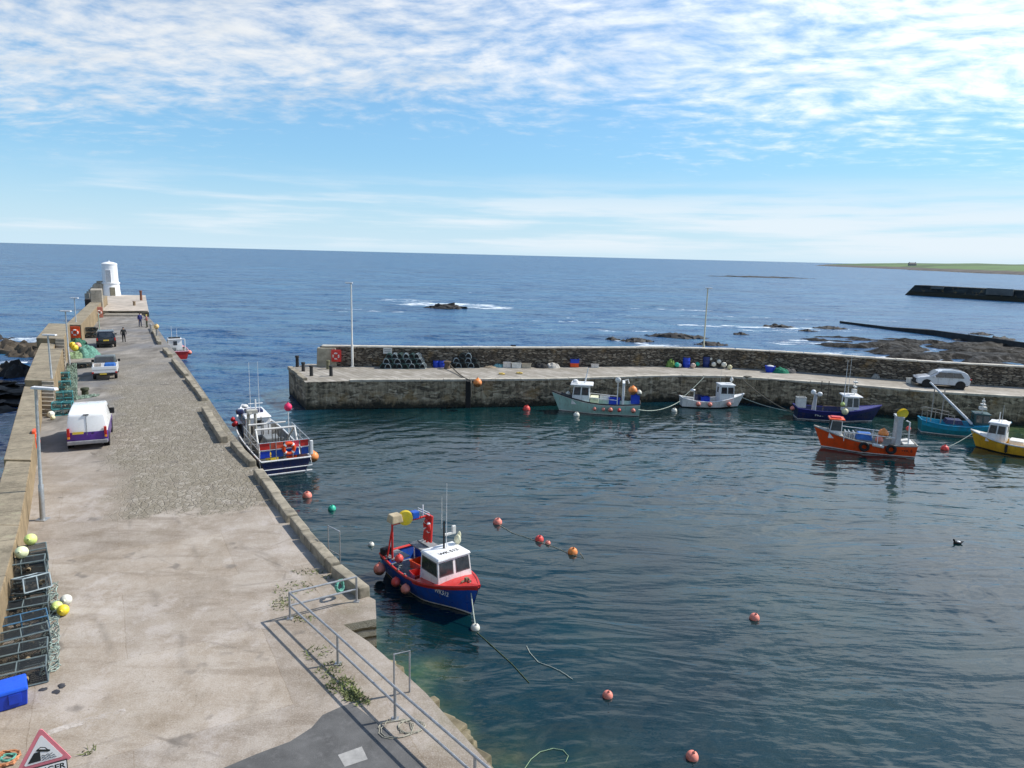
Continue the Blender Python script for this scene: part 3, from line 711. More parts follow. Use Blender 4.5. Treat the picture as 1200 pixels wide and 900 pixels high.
lw = g.build('sea_wall', [tan_wall, tan_top], bevel=.03)
tag(lw, 'tan concrete sea wall running along the left side of the quay to the lighthouse', 'wall')
def stair(name, label, y0, y1, h, w, n, ex=.02):
    g = G()
    for i in range(n):
        ya = y0 + (y1 - y0) * i / n; zt = D + h * (i + 1) / n
        g.prism([(B(ya) + ex, ya), (B(y1) + ex, y1), (B(y1) + ex - w, y1), (B(ya) + ex - w, ya)], D - .05, zt - .004 * (n - i))
    o = g.build(name, step_m, bevel=.015); return tag(o, label, 'steps')
stair('stone_steps', 'narrow stone steps up the sea wall beyond the white and purple van', 45.1, 47.88, 1.84, .82, 9)
stair('stone_steps', 'narrow stone steps up the sea wall beside the green net heap', 62.9, 65.88, 2.38, .82, 10)

# ================================================================= rocks, shore, far works
rock_m = mat('dark_rock', (.020, .018, .016), .75, var=.7, scale=1.1, bump=.9, bscale=3.5, dirt=(.05, .042, .03))
rock_b = mat('brown_rock', (.07, .054, .036), .8, var=.6, scale=.9, bump=.9, bscale=3.5, dirt=(.018, .018, .016))
def rock(label, pts, h, m=None, seed=0, group=None, name='rock', res=26):
    """a ragged low reef: grid over an oriented box, height from ridged noise"""
    c = sum((Vector(p) for p in pts), Vector()) / len(pts)
    ax = Vector(pts[1]) - Vector(pts[0]); L = ax.length; ax.normalize(); ay = Vector((-ax.y, ax.x, 0)); wd = (Vector(pts[2]) - Vector(pts[1])).length
    g = G(); nx_, ny_ = res, max(8, int(res * min(1, wd / L) + 4)); vs = []
    for j in range(ny_):
        for i in range(nx_):
            u_ = -1 + 2 * i / (nx_ - 1); v_ = -1 + 2 * j / (ny_ - 1)
            p = ax * (u_ * L / 2) + ay * (v_ * wd / 2); q = (c + p) * 1.0 + Vector((seed * 7.3, 0, 0))
            e = 1 - (abs(u_) ** 1.7 + abs(v_) ** 1.7) ** .8
            nz = mnoise.fractal(q * (2.2 / max(1.5, wd * .5)), .9, 2.1, 6) * .55 + abs(mnoise.noise(q * (3.5 / max(1.5, wd * .5)))) * .4
            blk = math.floor((nz + e) * 5) / 5 * .5 + (nz + e) * .5
            vs.append((p.x + .15 * wd * mnoise.noise(q * .9), p.y + .15 * wd * mnoise.noise(q * .9 + Vector((9, 3, 1))), h * (blk * .75 - .12)))
    fs = [(j * nx_ + i, j * nx_ + i + 1, (j + 1) * nx_ + i + 1, (j + 1) * nx_ + i) for j in range(ny_ - 1) for i in range(nx_ - 1)]
    g._add(vs, fs); o = g.build(name, m or rock_m, loc=(c.x, c.y, 0), fix=False)
    o.data.shade_smooth(); o.data.set_sharp_from_angle(angle=R(30))
    b0 = [v.co for v in o.data.vertices]
    return tag(o, label, 'rock', group)
def box4(cx, cy, L, w, a=0.):
    c = Vector((cx, cy, 0)); ax = Vector((math.cos(a), math.sin(a), 0)); ay = Vector((-ax.y, ax.x, 0))
    return [c - ax * L / 2 - ay * w / 2, c + ax * L / 2 - ay * w / 2, c + ax * L / 2 + ay * w / 2, c - ax * L / 2 + ay * w / 2]
p = at(524, 361, 0); rock('low dark skerry ringed with surf out beyond the far pier end', box4(p.x, p.y, 11, 8), 1.5, seed=1)
p = at(745, 400, 0); rock('small dark rock awash just behind the far pier wall', box4(p.x, p.y, 5.5, 4), .9, seed=2)
p = at(792, 395, 0); rock('long thin dark reef behind the far pier lamp post', box4(p.x, p.y, 12, 5, -.22), 1.0, seed=3)
p = at(833, 404, 0); rock('dark flat rock touching the far pier lamp post from behind', box4(p.x, p.y, 5.6, 3.4, -.05), .75, seed=4)
p = at(912, 383, 0); rock('dark rock in the surf to the left of the rocky foreshore', box4(p.x, p.y, 6.5, 5), .8, seed=5)
p = at(973, 385, 0); rock('flat dark rock in the shallows before the thin low wall', box4(p.x, p.y, 8, 4), .7, seed=6)
p = at(890, 325, 0); rock('long low skerry far out on the sea left of the breakwater', box4(p.x, p.y, 95, 30, -.02), 1.5, seed=7)
p = at(1172, 398, 0); rock('small rock in the calm water beyond the low sea wall', box4(p.x, p.y, 6, 4), .8, seed=8)
p = at(1150, 392, 0); rock('tiny rock farthest out beyond the low sea wall', box4(p.x, p.y, 5, 4), .6, seed=18)
for (px_, py_, L_, lab_) in ((868, 392, 3.2, 'tiny dark rock in the surf right of the far pier lamp post'), (946, 388, 3.6, 'tiny dark rock in the surf just left of the flat rock'), (718, 398, 2.6, 'tiny dark rock left of the others behind the far pier'), (1126, 399, 3.0, 'tiny rock close beyond the low sea wall')):
    p = at(px_, py_, 0); rock(lab_, box4(p.x, p.y, L_, 2.6), .6, seed=px_ % 37)
# rocks at the outer foot of the left quay
p = at(14, 402, 1); rock('brown grey crag in the surf left of the sea wall', box4(p.x, p.y, 11, 6, .4), 2.0, rock_b, seed=9)
p = at(37, 411, .6); rock('brown weedy rock between the crag and the sea wall', box4(p.x, p.y, 7, 4, .1), 1.2, rock_b, seed=10)
p = at(22, 434, .5); rock('black wet rock standing alone against the sea wall', box4(p.x - .5, p.y, 5.5, 4.5, .3), 1.9, seed=11)
p = at(3, 462, 0); rock('black rocks heaped at the foot of the sea wall nearest the camera', box4(p.x - 1., p.y - 2, 10, 17, .55), 1.7, seed=12, res=40)
p = at(-2, 392, 1); rock('dark crag at the left edge behind the brown crag', box4(p.x - 4, p.y + 2, 7, 5, .2), 1.7, seed=13)

# rocky foreshore right of the pier: one sheet that rises out of the shallows
def shore():
    x0, x1, y0, y1, st = 40, 150, 62, 150, .7
    nx_ = int((x1 - x0) / st); ny_ = int((y1 - y0) / st); vs = []
    for j in range(ny_ + 1):
        for i in range(nx_ + 1):
            x = x0 + i * st; y = y0 + j * st; q = Vector((x, y, 0))
            # strip between pier and the low wall, petering out to the left
            bl = smooth(49, 62, x + (y - 100) * .25)
            far = 1 - smooth(116, 144, y + 9 * mnoise.noise(q * .05))
            near = smooth(66, 80, y + (x - 50) * .1)
            e = bl * far * (.55 + .45 * near)
            ridg = mnoise.fractal(Vector((x * .11, y * .26, 3.1)), .85, 2.1, 7)
            ridg2 = 1 - abs(mnoise.noise(Vector((x * .17 + 4, y * .4, 7)))) * 2
            z = -1.0 + 1.02 * e + e * (1.5 * ridg + .4 * ridg2) + smooth(95, 125, x + (80 - y) * .5) * .5 * (1 - smooth(80, 108, y))
            z = min(z, .55 + .25 * ridg2); vs.append((x, y, z if e > .01 else -1.2))
    W_ = nx_ + 1
    fs = [(j * W_ + i, j * W_ + i + 1, (j + 1) * W_ + i + 1, (j + 1) * W_ + i) for j in range(ny_) for i in range(nx_)]
    g = G(); g._add(vs, fs)
    m, nt, b, o = nt_new('foreshore'); n = N(nt); c = n.coord(); X, Y, Z = n.sep(c)[:3]
    col = n.ramp(n.noise(n.mapping(c, (.5, 1.4, 1)), .8, 7, .7), [(.32, (.003, .003, .003)), (.5, (.006, .0055, .0045)), (.66, (.013, .0115, .009)), (.8, (.04, .034, .024))])
    xm = n.new('ShaderNodeMapRange'); xm.inputs[1].default_value = 74; xm.inputs[2].default_value = 106; n.link(n.math('ADD', X, n.math('MULTIPLY', n.math('SUBTRACT', n.noise(c, .12, 4), .5), 50)), xm.inputs[0])
    sand = n.ramp(n.noise(c, .7, 6, .7), [(.35, (.04, .03, .016)), (.55, (.13, .105, .06)), (.7, (.28, .25, .19))])
    col = n.mix(n.math('MULTIPLY', xm.outputs[0], .42), col, sand)
    n.link(col, b.inputs['Base Color']); n.link(n.ramp(n.noise(c, 1.1, 4), [(.4, .6), (.6, .95)]), b.inputs['Roughness']); b.inputs['Specular IOR Level'].default_value = .2
    n.link(n.bump(n.noise(c, 2.2, 6, .7), .9, .3), b.inputs['Normal'])
    o = g.build('rocky_shore', m, fix=False); o.data.shade_smooth(); o.data.set_sharp_from_angle(angle=R(35)); o['kind'] = 'structure'
shore()
# low thin sea wall across the shallows
g = G(); pts = [at(*p, .2) for p in [(985, 377.5), (1044, 385.5), (1090, 391), (1150, 401.5), (1215, 413), (1300, 428)]]; ws = [(.5, .45), (.6, .6), (1.4, 1.0), (1.8, 1.3), (2.0, 1.5), (2.0, 1.6)]
for i in range(len(pts) - 1):
    a, b_ = pts[i], pts[i + 1]; (wa, ha_), (wb, hb_) = ws[i], ws[i + 1]
    g.prism([(a.x, a.y - wa), (b_.x, b_.y - wb), (b_.x, b_.y + wb), (a.x, a.y + wa)], -1.5, [ha_, hb_, hb_, ha_])
tag(g.build('low_sea_wall', mat('weedy_wall', (.022, .026, .03), .8, var=.4, scale=.5, bump=.5, bscale=3), bevel=.05), 'long thin dark wall slanting across the shallows beyond the foreshore', 'wall')
# breakwater
a = at(1056, 345.2, 0); b_ = at(1199, 354.3, 0); d = (b_ - a).normalized(); e = b_ + d * 160; nrm = Vector((-d.y, d.x, 0))
if nrm.y < 0: nrm = -nrm
H_ = 4.6; g = G()
P3 = lambda p, z: (p.x, p.y, z)
a2 = a + d * 5.0
vs = [P3(a, -2), P3(e, -2), P3(e + nrm * 15, -2), P3(a + nrm * 15, -2), P3(a2 + nrm * 1.6, H_), P3(e + nrm * 1.6, H_), P3(e + nrm * 11, H_), P3(a2 + nrm * 9, H_)]
g._add(vs, [(3, 2, 1, 0), (4, 5, 6, 7), (0, 1, 5, 4), (1, 2, 6, 5), (2, 3, 7, 6), (3, 0, 4, 7)])
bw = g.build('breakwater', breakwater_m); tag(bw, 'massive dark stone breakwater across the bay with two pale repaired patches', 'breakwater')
for (xa, ya), (xb, yb), z0, z1 in [((1088, 347.3), (1103, 348.2), 3.4, 4.3), ((1153, 351.4), (1184, 353.4), 2.2, 4.9)]:
    A_ = at(xa, ya, 0); B_ = at(xb, yb, 0); mid = (A_ + B_) / 2 + nrm * (1.6 * ((z0 + z1) / 2 + 2) / 6.6 - .25)
    G().box((mid.x, mid.y, (z0 + z1) / 2), ((B_ - A_).length, .7, z1 - z0), rz=math.atan2(d.y, d.x)).build('repaired_patch', mat('weathered_concrete', (.10, .105, .10), .9, var=.4, scale=.15), parent=bw)
# headland
def headland():
    sh = [(1440, 3480), (1400, 3370), (1370, 3280), (1329, 3154), (1170, 2380), (1009, 1718), (925, 1400), (877, 1243), (820, 1000), (780, 650)]
    K = 60; T = [0, 12, 26, 60, 110, 190, 320, 520, 800, 1200, 1700, 2400]
    Zt = [-1.5, 1.4, 3.0, 5.5, 10, 13, 17, 21, 24, 26, 27, 10]
    vs = []
    for i in range(K + 1):
        k = i / K * (len(sh) - 1); a = int(min(k, len(sh) - 2)); x = sh[a][0] + (sh[a + 1][0] - sh[a][0]) * (k - a); y = sh[a][1] + (sh[a + 1][1] - sh[a][1]) * (k - a)
        f = smooth(-.12, .6, i / K)
        for t, z in zip(T, Zt):
            q = Vector((x * .004, (y + t) * .004, 0))
            w = 40 * mnoise.noise(Vector((x * .006, y * .006, 2))) if t < 200 else 0
            vs.append((x + (t * (.5 + .5 * f)) + w, y + t * .35, z * (.42 + .72 * f) * (1 + .22 * mnoise.noise(q))))
    M_ = len(T); fs = [(i * M_ + j, (i + 1) * M_ + j, (i + 1) * M_ + j + 1, i * M_ + j + 1) for i in range(K) for j in range(M_ - 1)]
    g = G(); g._add(vs, fs)
    m, nt, b, o = nt_new('headland_fields'); n = N(nt); c = n.coord(); Z = n.sep(c)[2]
    f = n.voro(n.mapping(c, (1, .6, 1), (0, 0, .4)), .0045, 'F1', 'Color')
    fld = n.ramp(n.sep(f)[0], [(.1, (.055, .095, .03)), (.4, (.07, .14, .035)), (.65, (.10, .175, .05)), (.9, (.12, .15, .06))])
    fld = n.mix(n.ramp(n.noise(c, .012, 5, .6), [(.5, 0.), (.65, .6)]), fld, (.06, .09, .03))
    rocky = n.ramp(n.noise(c, .05, 6, .7), [(.35, (.045, .038, .033)), (.65, (.13, .11, .09))])
    q = n.new('ShaderNodeMapRange'); q.inputs[1].default_value = 5.4; q.inputs[2].default_value = 7.4; n.link(n.math('ADD', Z, n.math('MULTIPLY', n.math('SUBTRACT', n.noise(c, .02, 4), .5), 4)), q.inputs[0])
    n.link(n.mix(q.outputs[0], rocky, fld), b.inputs['Base Color']); b.inputs['Roughness'].default_value = .95
    o = g.build('headland', m, fix=True); o.data.shade_smooth(); o['kind'] = 'structure'
    me_ = o.data
    if sum(p.normal.z for p in me_.polygons) < 0: me_.flip_normals()
    return o
HEAD = headland()
# ================================================================= shared paints
white = mat('white_paint', (.78, .78, .77), .35, var=.06, scale=2, dirt=(.62, .6, .55), streak=.42)
offw = mat('off_white', (.66, .65, .61), .5, var=.12, scale=3, dirt=(.45, .42, .36))
black = mat('black_rubber', (.015, .015, .016), .75, var=.3)
dglass = mat('dark_glass', (.030, .034, .038), .10, var=.6, scale=2.2, spec=.8, dirt=(.09, .08, .075))
galv = mat('galvanised_steel', (.42, .43, .43), .45, metal=.7, var=.18, scale=6, dirt=(.3, .27, .22))
steel = mat('stainless_steel', (.62, .63, .64), .3, metal=.85, var=.1)
red = mat('red_paint', (.62, .035, .03), .42, var=.15, scale=2, dirt=(.45, .05, .04), streak=.5)
orange = mat('orange_paint', (.80, .085, .015), .42, var=.15, scale=2, dirt=(.5, .1, .03), streak=.5)
blue = mat('blue_paint', (.014, .085, .42), .36, var=.18, scale=1.5, dirt=(.03, .07, .2), streak=.5)
navy = mat('navy_paint', (.012, .022, .085), .36, var=.25, scale=1.5, dirt=(.03, .04, .08), streak=.5)
turq = mat('turquoise_paint', (.02, .33, .52), .38, var=.15, scale=1.5, dirt=(.04, .2, .25), streak=.5)
pgreen = mat('pale_green_paint', (.36, .56, .50), .4, var=.12, scale=1.5, dirt=(.3, .42, .36), streak=.5)
yellow = mat('yellow_paint', (.72, .40, .03), .4, var=.14, scale=1.5, dirt=(.5, .28, .04), streak=.5)
bluegrey = mat('grey_deck_paint', (.23, .25, .25), .7, var=.25, scale=3, dirt=(.12, .12, .11))
antif = mat('antifouling_black', (.012, .013, .015), .6, var=.4)
antir = mat('antifouling_red', (.16, .02, .015), .6, var=.3)
greybox = mat('grey_plastic', (.20, .21, .21), .6, var=.2)
wood = mat('weathered_timber', (.22, .16, .10), .8, var=.3, scale=5, bump=.2)
rope_m = mat('pale_rope', (.46, .50, .42), .9, var=.25, scale=12, bump=.4, bscale=60)
rope_g = mat('green_rope', (.12, .34, .27), .9, var=.3, scale=12, bump=.4, bscale=60)
bpink = mat('faded_pink_buoy', (.80, .24, .17), .5, var=.12, scale=5, dirt=(.70, .36, .28), weed=.85)
bred = mat('red_buoy', (.74, .06, .045), .45, var=.14, scale=5, dirt=(.55, .12, .1), weed=.85)
borange = mat('orange_buoy', (.84, .26, .05), .45, var=.12, scale=5, dirt=(.7, .32, .14), weed=.85)
byel = mat('yellow_buoy', (.82, .62, .03), .45, var=.1, scale=5, dirt=(.6, .5, .12), weed=.85)
blime = mat('lime_buoy', (.66, .76, .22), .5, var=.1, scale=5, dirt=(.66, .66, .5), weed=.85)
bwhite = mat('white_buoy', (.72, .70, .60), .5, var=.1, scale=5, dirt=(.5, .48, .36), weed=.85)
bgreen = mat('green_buoy', (.02, .46, .30), .45, var=.12, scale=5, weed=.85)
crate_b = mat('blue_plastic', (.012, .05, .46), .42, var=.15, scale=4)
tarp_b = mat('blue_tarp', (.02, .12, .40), .55, var=.25, scale=6, bump=.5, bscale=8)

def W(root, p):
    return Matrix.Translation(root.location) @ root.rotation_euler.to_matrix().to_4x4() @ Vector(p)

# ================================================================= buoys and floats
BU = {}
def buoy(loc, r, m, label, group=None, tilt=0., name='buoy', rz=0., cat='buoy'):
    k = (m.name, round(r, 3))
    if k not in BU:
        g = G(); g.ball((0, 0, 0), r, (1, 1, 1.06), 18, 11); g.lathe([(r * .3, r * .9), (r * .24, r * 1.1), (r * .17, r * 1.24), (0.012, r * 1.26)], n=10)
        o = g.build(name, m, smooth=True); 
        e = G().ring((0, 0, r * 1.28), r * .13, r * .045, 'X', 12, 5).build('eyelet', black, parent=o, smooth=True)
        BU[k] = o
    else: o = dup(BU[k])
    o.name = name
    o.location = loc; o.rotation_euler = (tilt, tilt * .6, rz)
    return tag(o, label, cat, group)

# ================================================================= boats
def hull(root, L, Bm, fb, bow_up, stern_up, mats, stern_w=.82, deck_drop=.42, flare=1.0, bow_deck=.0, N_=30, gun=None, deckm=None, stripe=0., line_h=.07, rake=.10):
    """mats: bottom, boot line, topsides, upper stripe"""
    def bw(t):
        if t > .42: return Bm / 2 * max(0.02, (1 - ((t - .42) / .58) ** 2.5))
        return Bm / 2 * (1 - (1 - stern_w) * ((.42 - t) / .42) ** 1.8)
    def zg(t):
        return fb + (bow_up * ((t - .35) / .65) ** 2 if t > .35 else stern_up * ((.35 - t) / .35) ** 2)
    def sec(t, z):
        s = (z + .5) / (zg(t) + .5); p = .28 + .75 * smooth(.55, 1., t) * flare
        return bw(t) * max(0, s) ** p
    def xx(t, z): return -L / 2 + L * t * (1 - rake * .0) + L * rake * (t ** 4) * ((z) / (fb + bow_up) - .5) - .06 * (1 - t) ** 6 * z
    fr = [0, 1, 1, 1, 1]
    g = G(); rows = 8
    def zrow(t, j):
        top = zg(t); zs = [-.45, -.12, .02, .02 + line_h]
        rest = [zs[-1] + (top - stripe - zs[-1]) * k for k in (.35, .7, 1.0)] + [top]
        return (zs + rest)[j]
    for side in (1, -1):
        vs = []
        for i in range(N_ + 1):
            t = i / N_
            for j in range(rows):
                z = zrow(t, j); vs.append((xx(t, z), side * sec(t, z), z))
        base = len(g.v)
        for p in vs: g.v.append(Vector(p))
        for i in range(N_):
            for j in range(rows - 1):
                f = [base + i * rows + j, base + (i + 1) * rows + j, base + (i + 1) * rows + j + 1, base + i * rows + j + 1]
                g.f.append(f if side == -1 else f[::-1]); g.mi.append(0 if j < 2 else 1 if j == 2 else 3 if j == rows - 2 else 2)
    # transom
    b0 = 0; b1 = (N_ + 1) * rows
    for j in range(rows - 1):
        g.f.append([b0 + j, b0 + j + 1, b1 + j + 1, b1 + j]); g.mi.append(0 if j < 2 else 1 if j == 2 else 2)
    h = g.build('hull', mats, root, smooth=True, angle=35)
    # gunwale rail
    gg = G()
    for side in (1, -1):
        pts = [(xx(i / N_, zg(i / N_)), side * (bw(i / N_) + .0), zg(i / N_) + .01) for i in range(N_ + 1)]
        gg.tube(pts, .055, 6)
    gg.tube([(xx(0, zg(0)), -bw(0), zg(0) + .01), (xx(0, zg(0)), bw(0), zg(0) + .01)], .055, 6)
    gg.build('gunwale', gun or mats[2], root, smooth=True)
    # inner bulwark and deck
    dg = G(); vs = []
    for side in (1, -1):
        base = len(dg.v)
        for i in range(N_ + 1):
            t = i / N_; zt = zg(t); zd = fb - deck_drop + (zg(t) - fb) * .35
            dg.v.append(Vector((xx(t, zt), side * max(0, bw(t) - .03), zt))); dg.v.append(Vector((xx(t, zd) + (.04 if i == 0 else -.02), side * max(0, sec(t, zd) - .08), zd)))
        for i in range(N_):
            a = base + 2 * i; f = [a, a + 1, a + 3, a + 2]; dg.f.append(f if side == -1 else f[::-1]); dg.mi.append(0)
    for i in range(N_):
        a = 2 * i + 1; b_ = 2 * (N_ + 1) + 2 * i + 1
        dg.f.append([a, a + 2, b_ + 2, b_]); dg.mi.append(1)
    dg.f.append([0, 1, 2 * (N_ + 1) + 1, 2 * (N_ + 1)]); dg.mi.append(0)
    dg.build('deck', deckm or [mats[2], bluegrey], root, fix=False)
    if bow_deck:
        t0 = 1 - bow_deck; n_ = 10; fg = G()
        for i in range(n_ + 1):
            t = t0 + (1 - t0) * i / n_; z = zg(t) + .02
            for s in (-1, -.5, 0, .5, 1): fg.v.append(Vector((xx(t, z), s * bw(t) * .99, z + .07 * (1 - s * s))))
        for i in range(n_):
            for k in range(4):
                a = i * 5 + k; fg.f.append([a, a + 5, a + 6, a + 1]); fg.mi.append(0)
        fg.f.append([0, 1, 2, 3, 4]); fg.mi.append(0)
        fg.build('foredeck', gun or mats[2], root, smooth=True, fix=False)
    return dict(bw=bw, zg=zg, xx=xx, sec=sec, L=L, deck=fb - deck_drop)

def panel(c4, u0, u1, v0, v1, out, th=.015, g=None):
    """a thin plate proud of the quad c4 (BL,BR,TR,TL)"""
    BL, BR, TR, TL = [Vector(p) for p in c4]
    def P(u_, v_): return (BL.lerp(BR, u_)).lerp(TL.lerp(TR, u_), v_)
    nrm = (BR - BL).cross(TL - BL).normalized()
    if nrm.dot(Vector(out)) < 0: nrm = -nrm
    g = g or G(); a = [P(u0, v0), P(u1, v0), P(u1, v1), P(u0, v1)]
    g._add([p - nrm * .01 for p in a] + [p + nrm * th for p in a], [(0, 1, 2, 3), (4, 5, 6, 7), (0, 1, 5, 4), (1, 2, 6, 5), (2, 3, 7, 6), (3, 0, 4, 7)])
    return g
rubber_seal = mat('window_seal', (.10, .10, .10), .6)
def wheelhouse(root, x0, x1, w, h, z, m, roof_m=None, rake=.18, front=2, sides=1, wv=(.48, .9), taper=.88, over=.12, door=None, back=True, frame=None):
    """x0 aft face, x1 front face"""
    w1 = w * taper
    b = [(x0, -w / 2, z), (x1, -w / 2, z), (x1, w / 2, z), (x0, w / 2, z)]
    t = [(x0 + .02, -w1 / 2, z + h), (x1 - rake, -w1 / 2, z + h), (x1 - rake, w1 / 2, z + h), (x0 + .02, w1 / 2, z + h)]
    g = G(); g._add(b + t, [(3, 2, 1, 0), (4, 5, 6, 7), (0, 1, 5, 4), (1, 2, 6, 5), (2, 3, 7, 6), (3, 0, 4, 7)])
    wh = g.build('wheelhouse', m, root, bevel=.035, smooth=True)
    G().box(((x0 + x1 - rake) / 2 + .03, 0, z + h + .03), (x1 - rake - x0 + over * 2, w1 + over * 1.6, .09), top=(.93, .93)).build('roof', roof_m or m, wh, bevel=.03, smooth=True)
    F = (b[1], b[2], t[2], t[1])
    for i in range(front):
        s = 1 / front; a0, a1 = i * s + .06 * s + .03, (i + 1) * s - .06 * s - .03; w_ = panel(F, a0, a1, wv[0], wv[1], (1, 0, 0)).build('window', dglass, wh, bevel=.008); panel(F, a0 - .022, a1 + .022, wv[0] - .035, wv[1] + .03, (1, 0, 0), .008).build('frame', rubber_seal, w_)
    for sd, q in ((-1, (b[0], b[1], t[1], t[0])), (1, (b[3], b[2], t[2], t[3]))):
        for i in range(sides):
            s = .94 / sides; w_ = panel(q, .04 + i * s + .06, .04 + (i + 1) * s - .06, wv[0], wv[1], (0, sd, 0)).build('window', dglass, wh, bevel=.008); panel(q, .015 + i * s + .06, .065 + (i + 1) * s - .06, wv[0] - .035, wv[1] + .03, (0, sd, 0), .008).build('frame', rubber_seal, w_)
    if back:
        Bk = (b[3], b[0], t[0], t[3]); panel(Bk, .30, .70, .02, .93, (-1, 0, 0), .02).build('door', door or m, wh); panel(Bk, .36, .64, .55, .86, (-1, 0, 0), .03).build('window', dglass, wh)
    return wh
def antenna(root, p, h, r=.014, m=None):
    return G().tube([p, (p[0], p[1], p[2] + h)], [r, r * .45], 6).build('antenna', m or white, root)
def lifering(loc, rad, label, m=None, group=None, rz=0., rx=0., cat='lifebuoy'):
    o = G().ring((0, 0, 0), rad * .74, rad * .26, 'X', 26, 8).build('lifebuoy', m or orange, smooth=True)
    for k in range(4):
        a = math.pi / 4 + k * math.pi / 2
        G().ring((0, 0, 0), rad * .74, rad * .275, 'X', 4, 8, a - .16, a + .16).build('band', white, o, smooth=True)
    o.location = loc; o.rotation_euler = (0, rx, rz)
    return tag(o, label, cat, group)
def tyre(loc, label, rz=0., rad=.33, group=None):
    o = G().ring((0, 0, 0), rad * .72, rad * .3, 'Y', 22, 8).build('tyre', black, smooth=True)
    o.location = loc; o.rotation_euler = (0, 0, rz); return tag(o, label, 'tyre', group)
CR = {}
def crate(loc, sz, m, label, rz=0., group=None, name='fish_box', cat='box', tilt=0.):
    k = (m.name, sz)
    if k not in CR:
        L, w, h = sz; g = G(); t = .03
        g.box((0, 0, t / 2), (L * .94, w * .94, t))
        for sx, ax in ((1, 0), (-1, 0)):
            g.box((sx * (L / 2 - t / 2), 0, h / 2 + .002), (t, w - .004, h - .004)); g.box((0, sx * (w / 2 - t / 2), h / 2 + .001), (L - 2 * t - .002, t, h - .002))
        o = g.build(name, m); 
        r = G()
        for sx in (1, -1): r.box((sx * (L / 2), 0, h - .03), (.05, w + .05, .06)); r.box((0, sx * (w / 2), h - .03), (L - .06, .05, .06))
        r.build('rim', m, o); CR[k] = o
    else: o = dup(CR[k])
    o.location = loc; o.rotation_euler = (tilt, 0, rz); o.name = name
    return tag(o, label, cat, group)
BR_ = {}
def barrel(loc, m, label, r=.29, h=.9, group=None):
    k = (m.name, r, h)
    if k not in BR_:
        o = G().lathe([(r * .93, 0), (r, .04), (r * 1.02, h * .32), (r * 1.05, h * .34), (r * 1.02, h * .36), (r * 1.02, h * .64), (r * 1.05, h * .66), (r * 1.02, h * .68), (r, h * .95), (r * .94, h)], n=20).build('barrel', m, smooth=True)
        G().lathe([(r * .96, h - .05), (r * 1.04, h - .04), (r * 1.04, h + .02), (r * .9, h + .03)], n=20).build('lid', black, o, smooth=True); BR_[k] = o
    else: o = dup(BR_[k])
    o.location = loc; return tag(o, label, 'barrel', group)

# ----------------------------------------------------------------- blue and red creel boat in front
def place(stern, bow, name, label):
    s = at(*stern, 0); b = at(*bow, 0); d = b - s
    r = thing(name, label, 'boat', (s + b) / 2, math.atan2(d.y, d.x)); return r, d.length
r, L = place((472, 667), (553, 721), 'fishing_boat', 'blue creel boat with red foredeck and white wheelhouse moored nearest the camera')
L = 5.35
H1 = hull(r, L, 2.35, .80, .52, .10, [antif, white, blue, blue], stern_w=.84, gun=red, deckm=[blue, bluegrey], bow_deck=.46, deck_drop=.5, rake=.09)
bw, zg, xx = H1['bw'], H1['zg'], H1['xx']
# broad red bow band over the blue topsides
g = G()
for side in (1, -1):
    base = len(g.v); n_ = 14
    for i in range(n_ + 1):
        t = .52 + .48 * i / n_; z = zg(t)
        for dz, dy in ((.05, .035), (-.05, .035), (-.14, .02)): g.v.append(Vector((xx(t, z + dz) + (.03 if t > .97 else 0), side * (H1['sec'](t, z + min(0, dz)) + dy), z + dz)))
    for i in range(n_):
        for k in range(2):
            a = base + 3 * i + k; g.f.append([a, a + 3, a + 4, a + 1]); g.mi.append(0)
g.build('bow_band', red, r, smooth=True)
wz = zg(.62) + .04
wh = wheelhouse(r, .02 * L, .27 * L, 1.62, 1.12, wz - .12, white, rake=.16, front=2, sides=1, wv=(.46, .88), taper=.92, over=.05)
xm = .10 * L
text_mesh('roof_lettering', 'WK 512', .26, black, wh, (.175 * L, 0, wz + 1.12 - .12 + .078), (0, 0, R(90)), bold=.006)
text_mesh('hull_lettering', 'WK512', .22, offw, r, (.30 * L, -(H1['sec'](.80, .85) + .09), .80), (R(78), 0, R(15.)), bold=.003)
g = G(); g.tube([(xm, .05, wz + 1.0), (xm, .05, wz + 2.2)], [.04, .035], 8); g.build('mast', black, r)
antenna(r, (xm + .04, .14, wz + 1.05), 2.7, .018); antenna(r, (xm - .06, -.02, wz + 1.9), 1.3, .02, offw)
g = G(); g.box((xm - .05, .35, wz + 1.6), (.08, .5, .1)); g.box((xm - .05, .55, wz + 1.72), (.1, .16, .34)); g.build('radar_bracket', offw, r, bevel=.02)
# fish boxes, table, gantry aft
g = G(); g.tube([(-.36 * L, -.85, .8), (-.36 * L, -.85, 2.45)], .045, 8); g.tube([(-.36 * L, .85, .8), (-.36 * L, .85, 2.45)], .045, 8)
g.tube([(-.36 * L, -.85, 2.42), (-.36 * L, .85, 2.42)], .05, 8); g.tube([(-.42 * L, -.9, .9), (-.36 * L, -.85, 2.3)], .035, 8); g.tube([(-.42 * L, .9, .9), (-.36 * L, .85, 2.3)], .035, 8)
gt = g.build('gantry', red, r, smooth=True)
g = G(); g.box((-.36 * L, -.72, 2.68), (.5, .55, .34), top=(.8, .8)); g.build('hauler_motor', mat('beige_cover', (.42, .34, .22), .7), gt, bevel=.05)
g = G(); g.M = Matrix.Translation((-.36 * L + .1, -.28, 2.62)) @ Matrix.Rotation(R(90), 4, 'Y') @ Matrix.Rotation(R(25), 4, 'X')
g.lathe([(.10, -.12), (.30, -.10), (.17, -.02), (.17, .02), (.30, .10), (.10, .12)], n=24); g.build('hauler_wheel', byel, gt, smooth=True)
g = G(); g.box((-.36 * L, .22, 2.62), (.3, .34, .3)); g.build('hydraulic_box', blue, gt, bevel=.04)
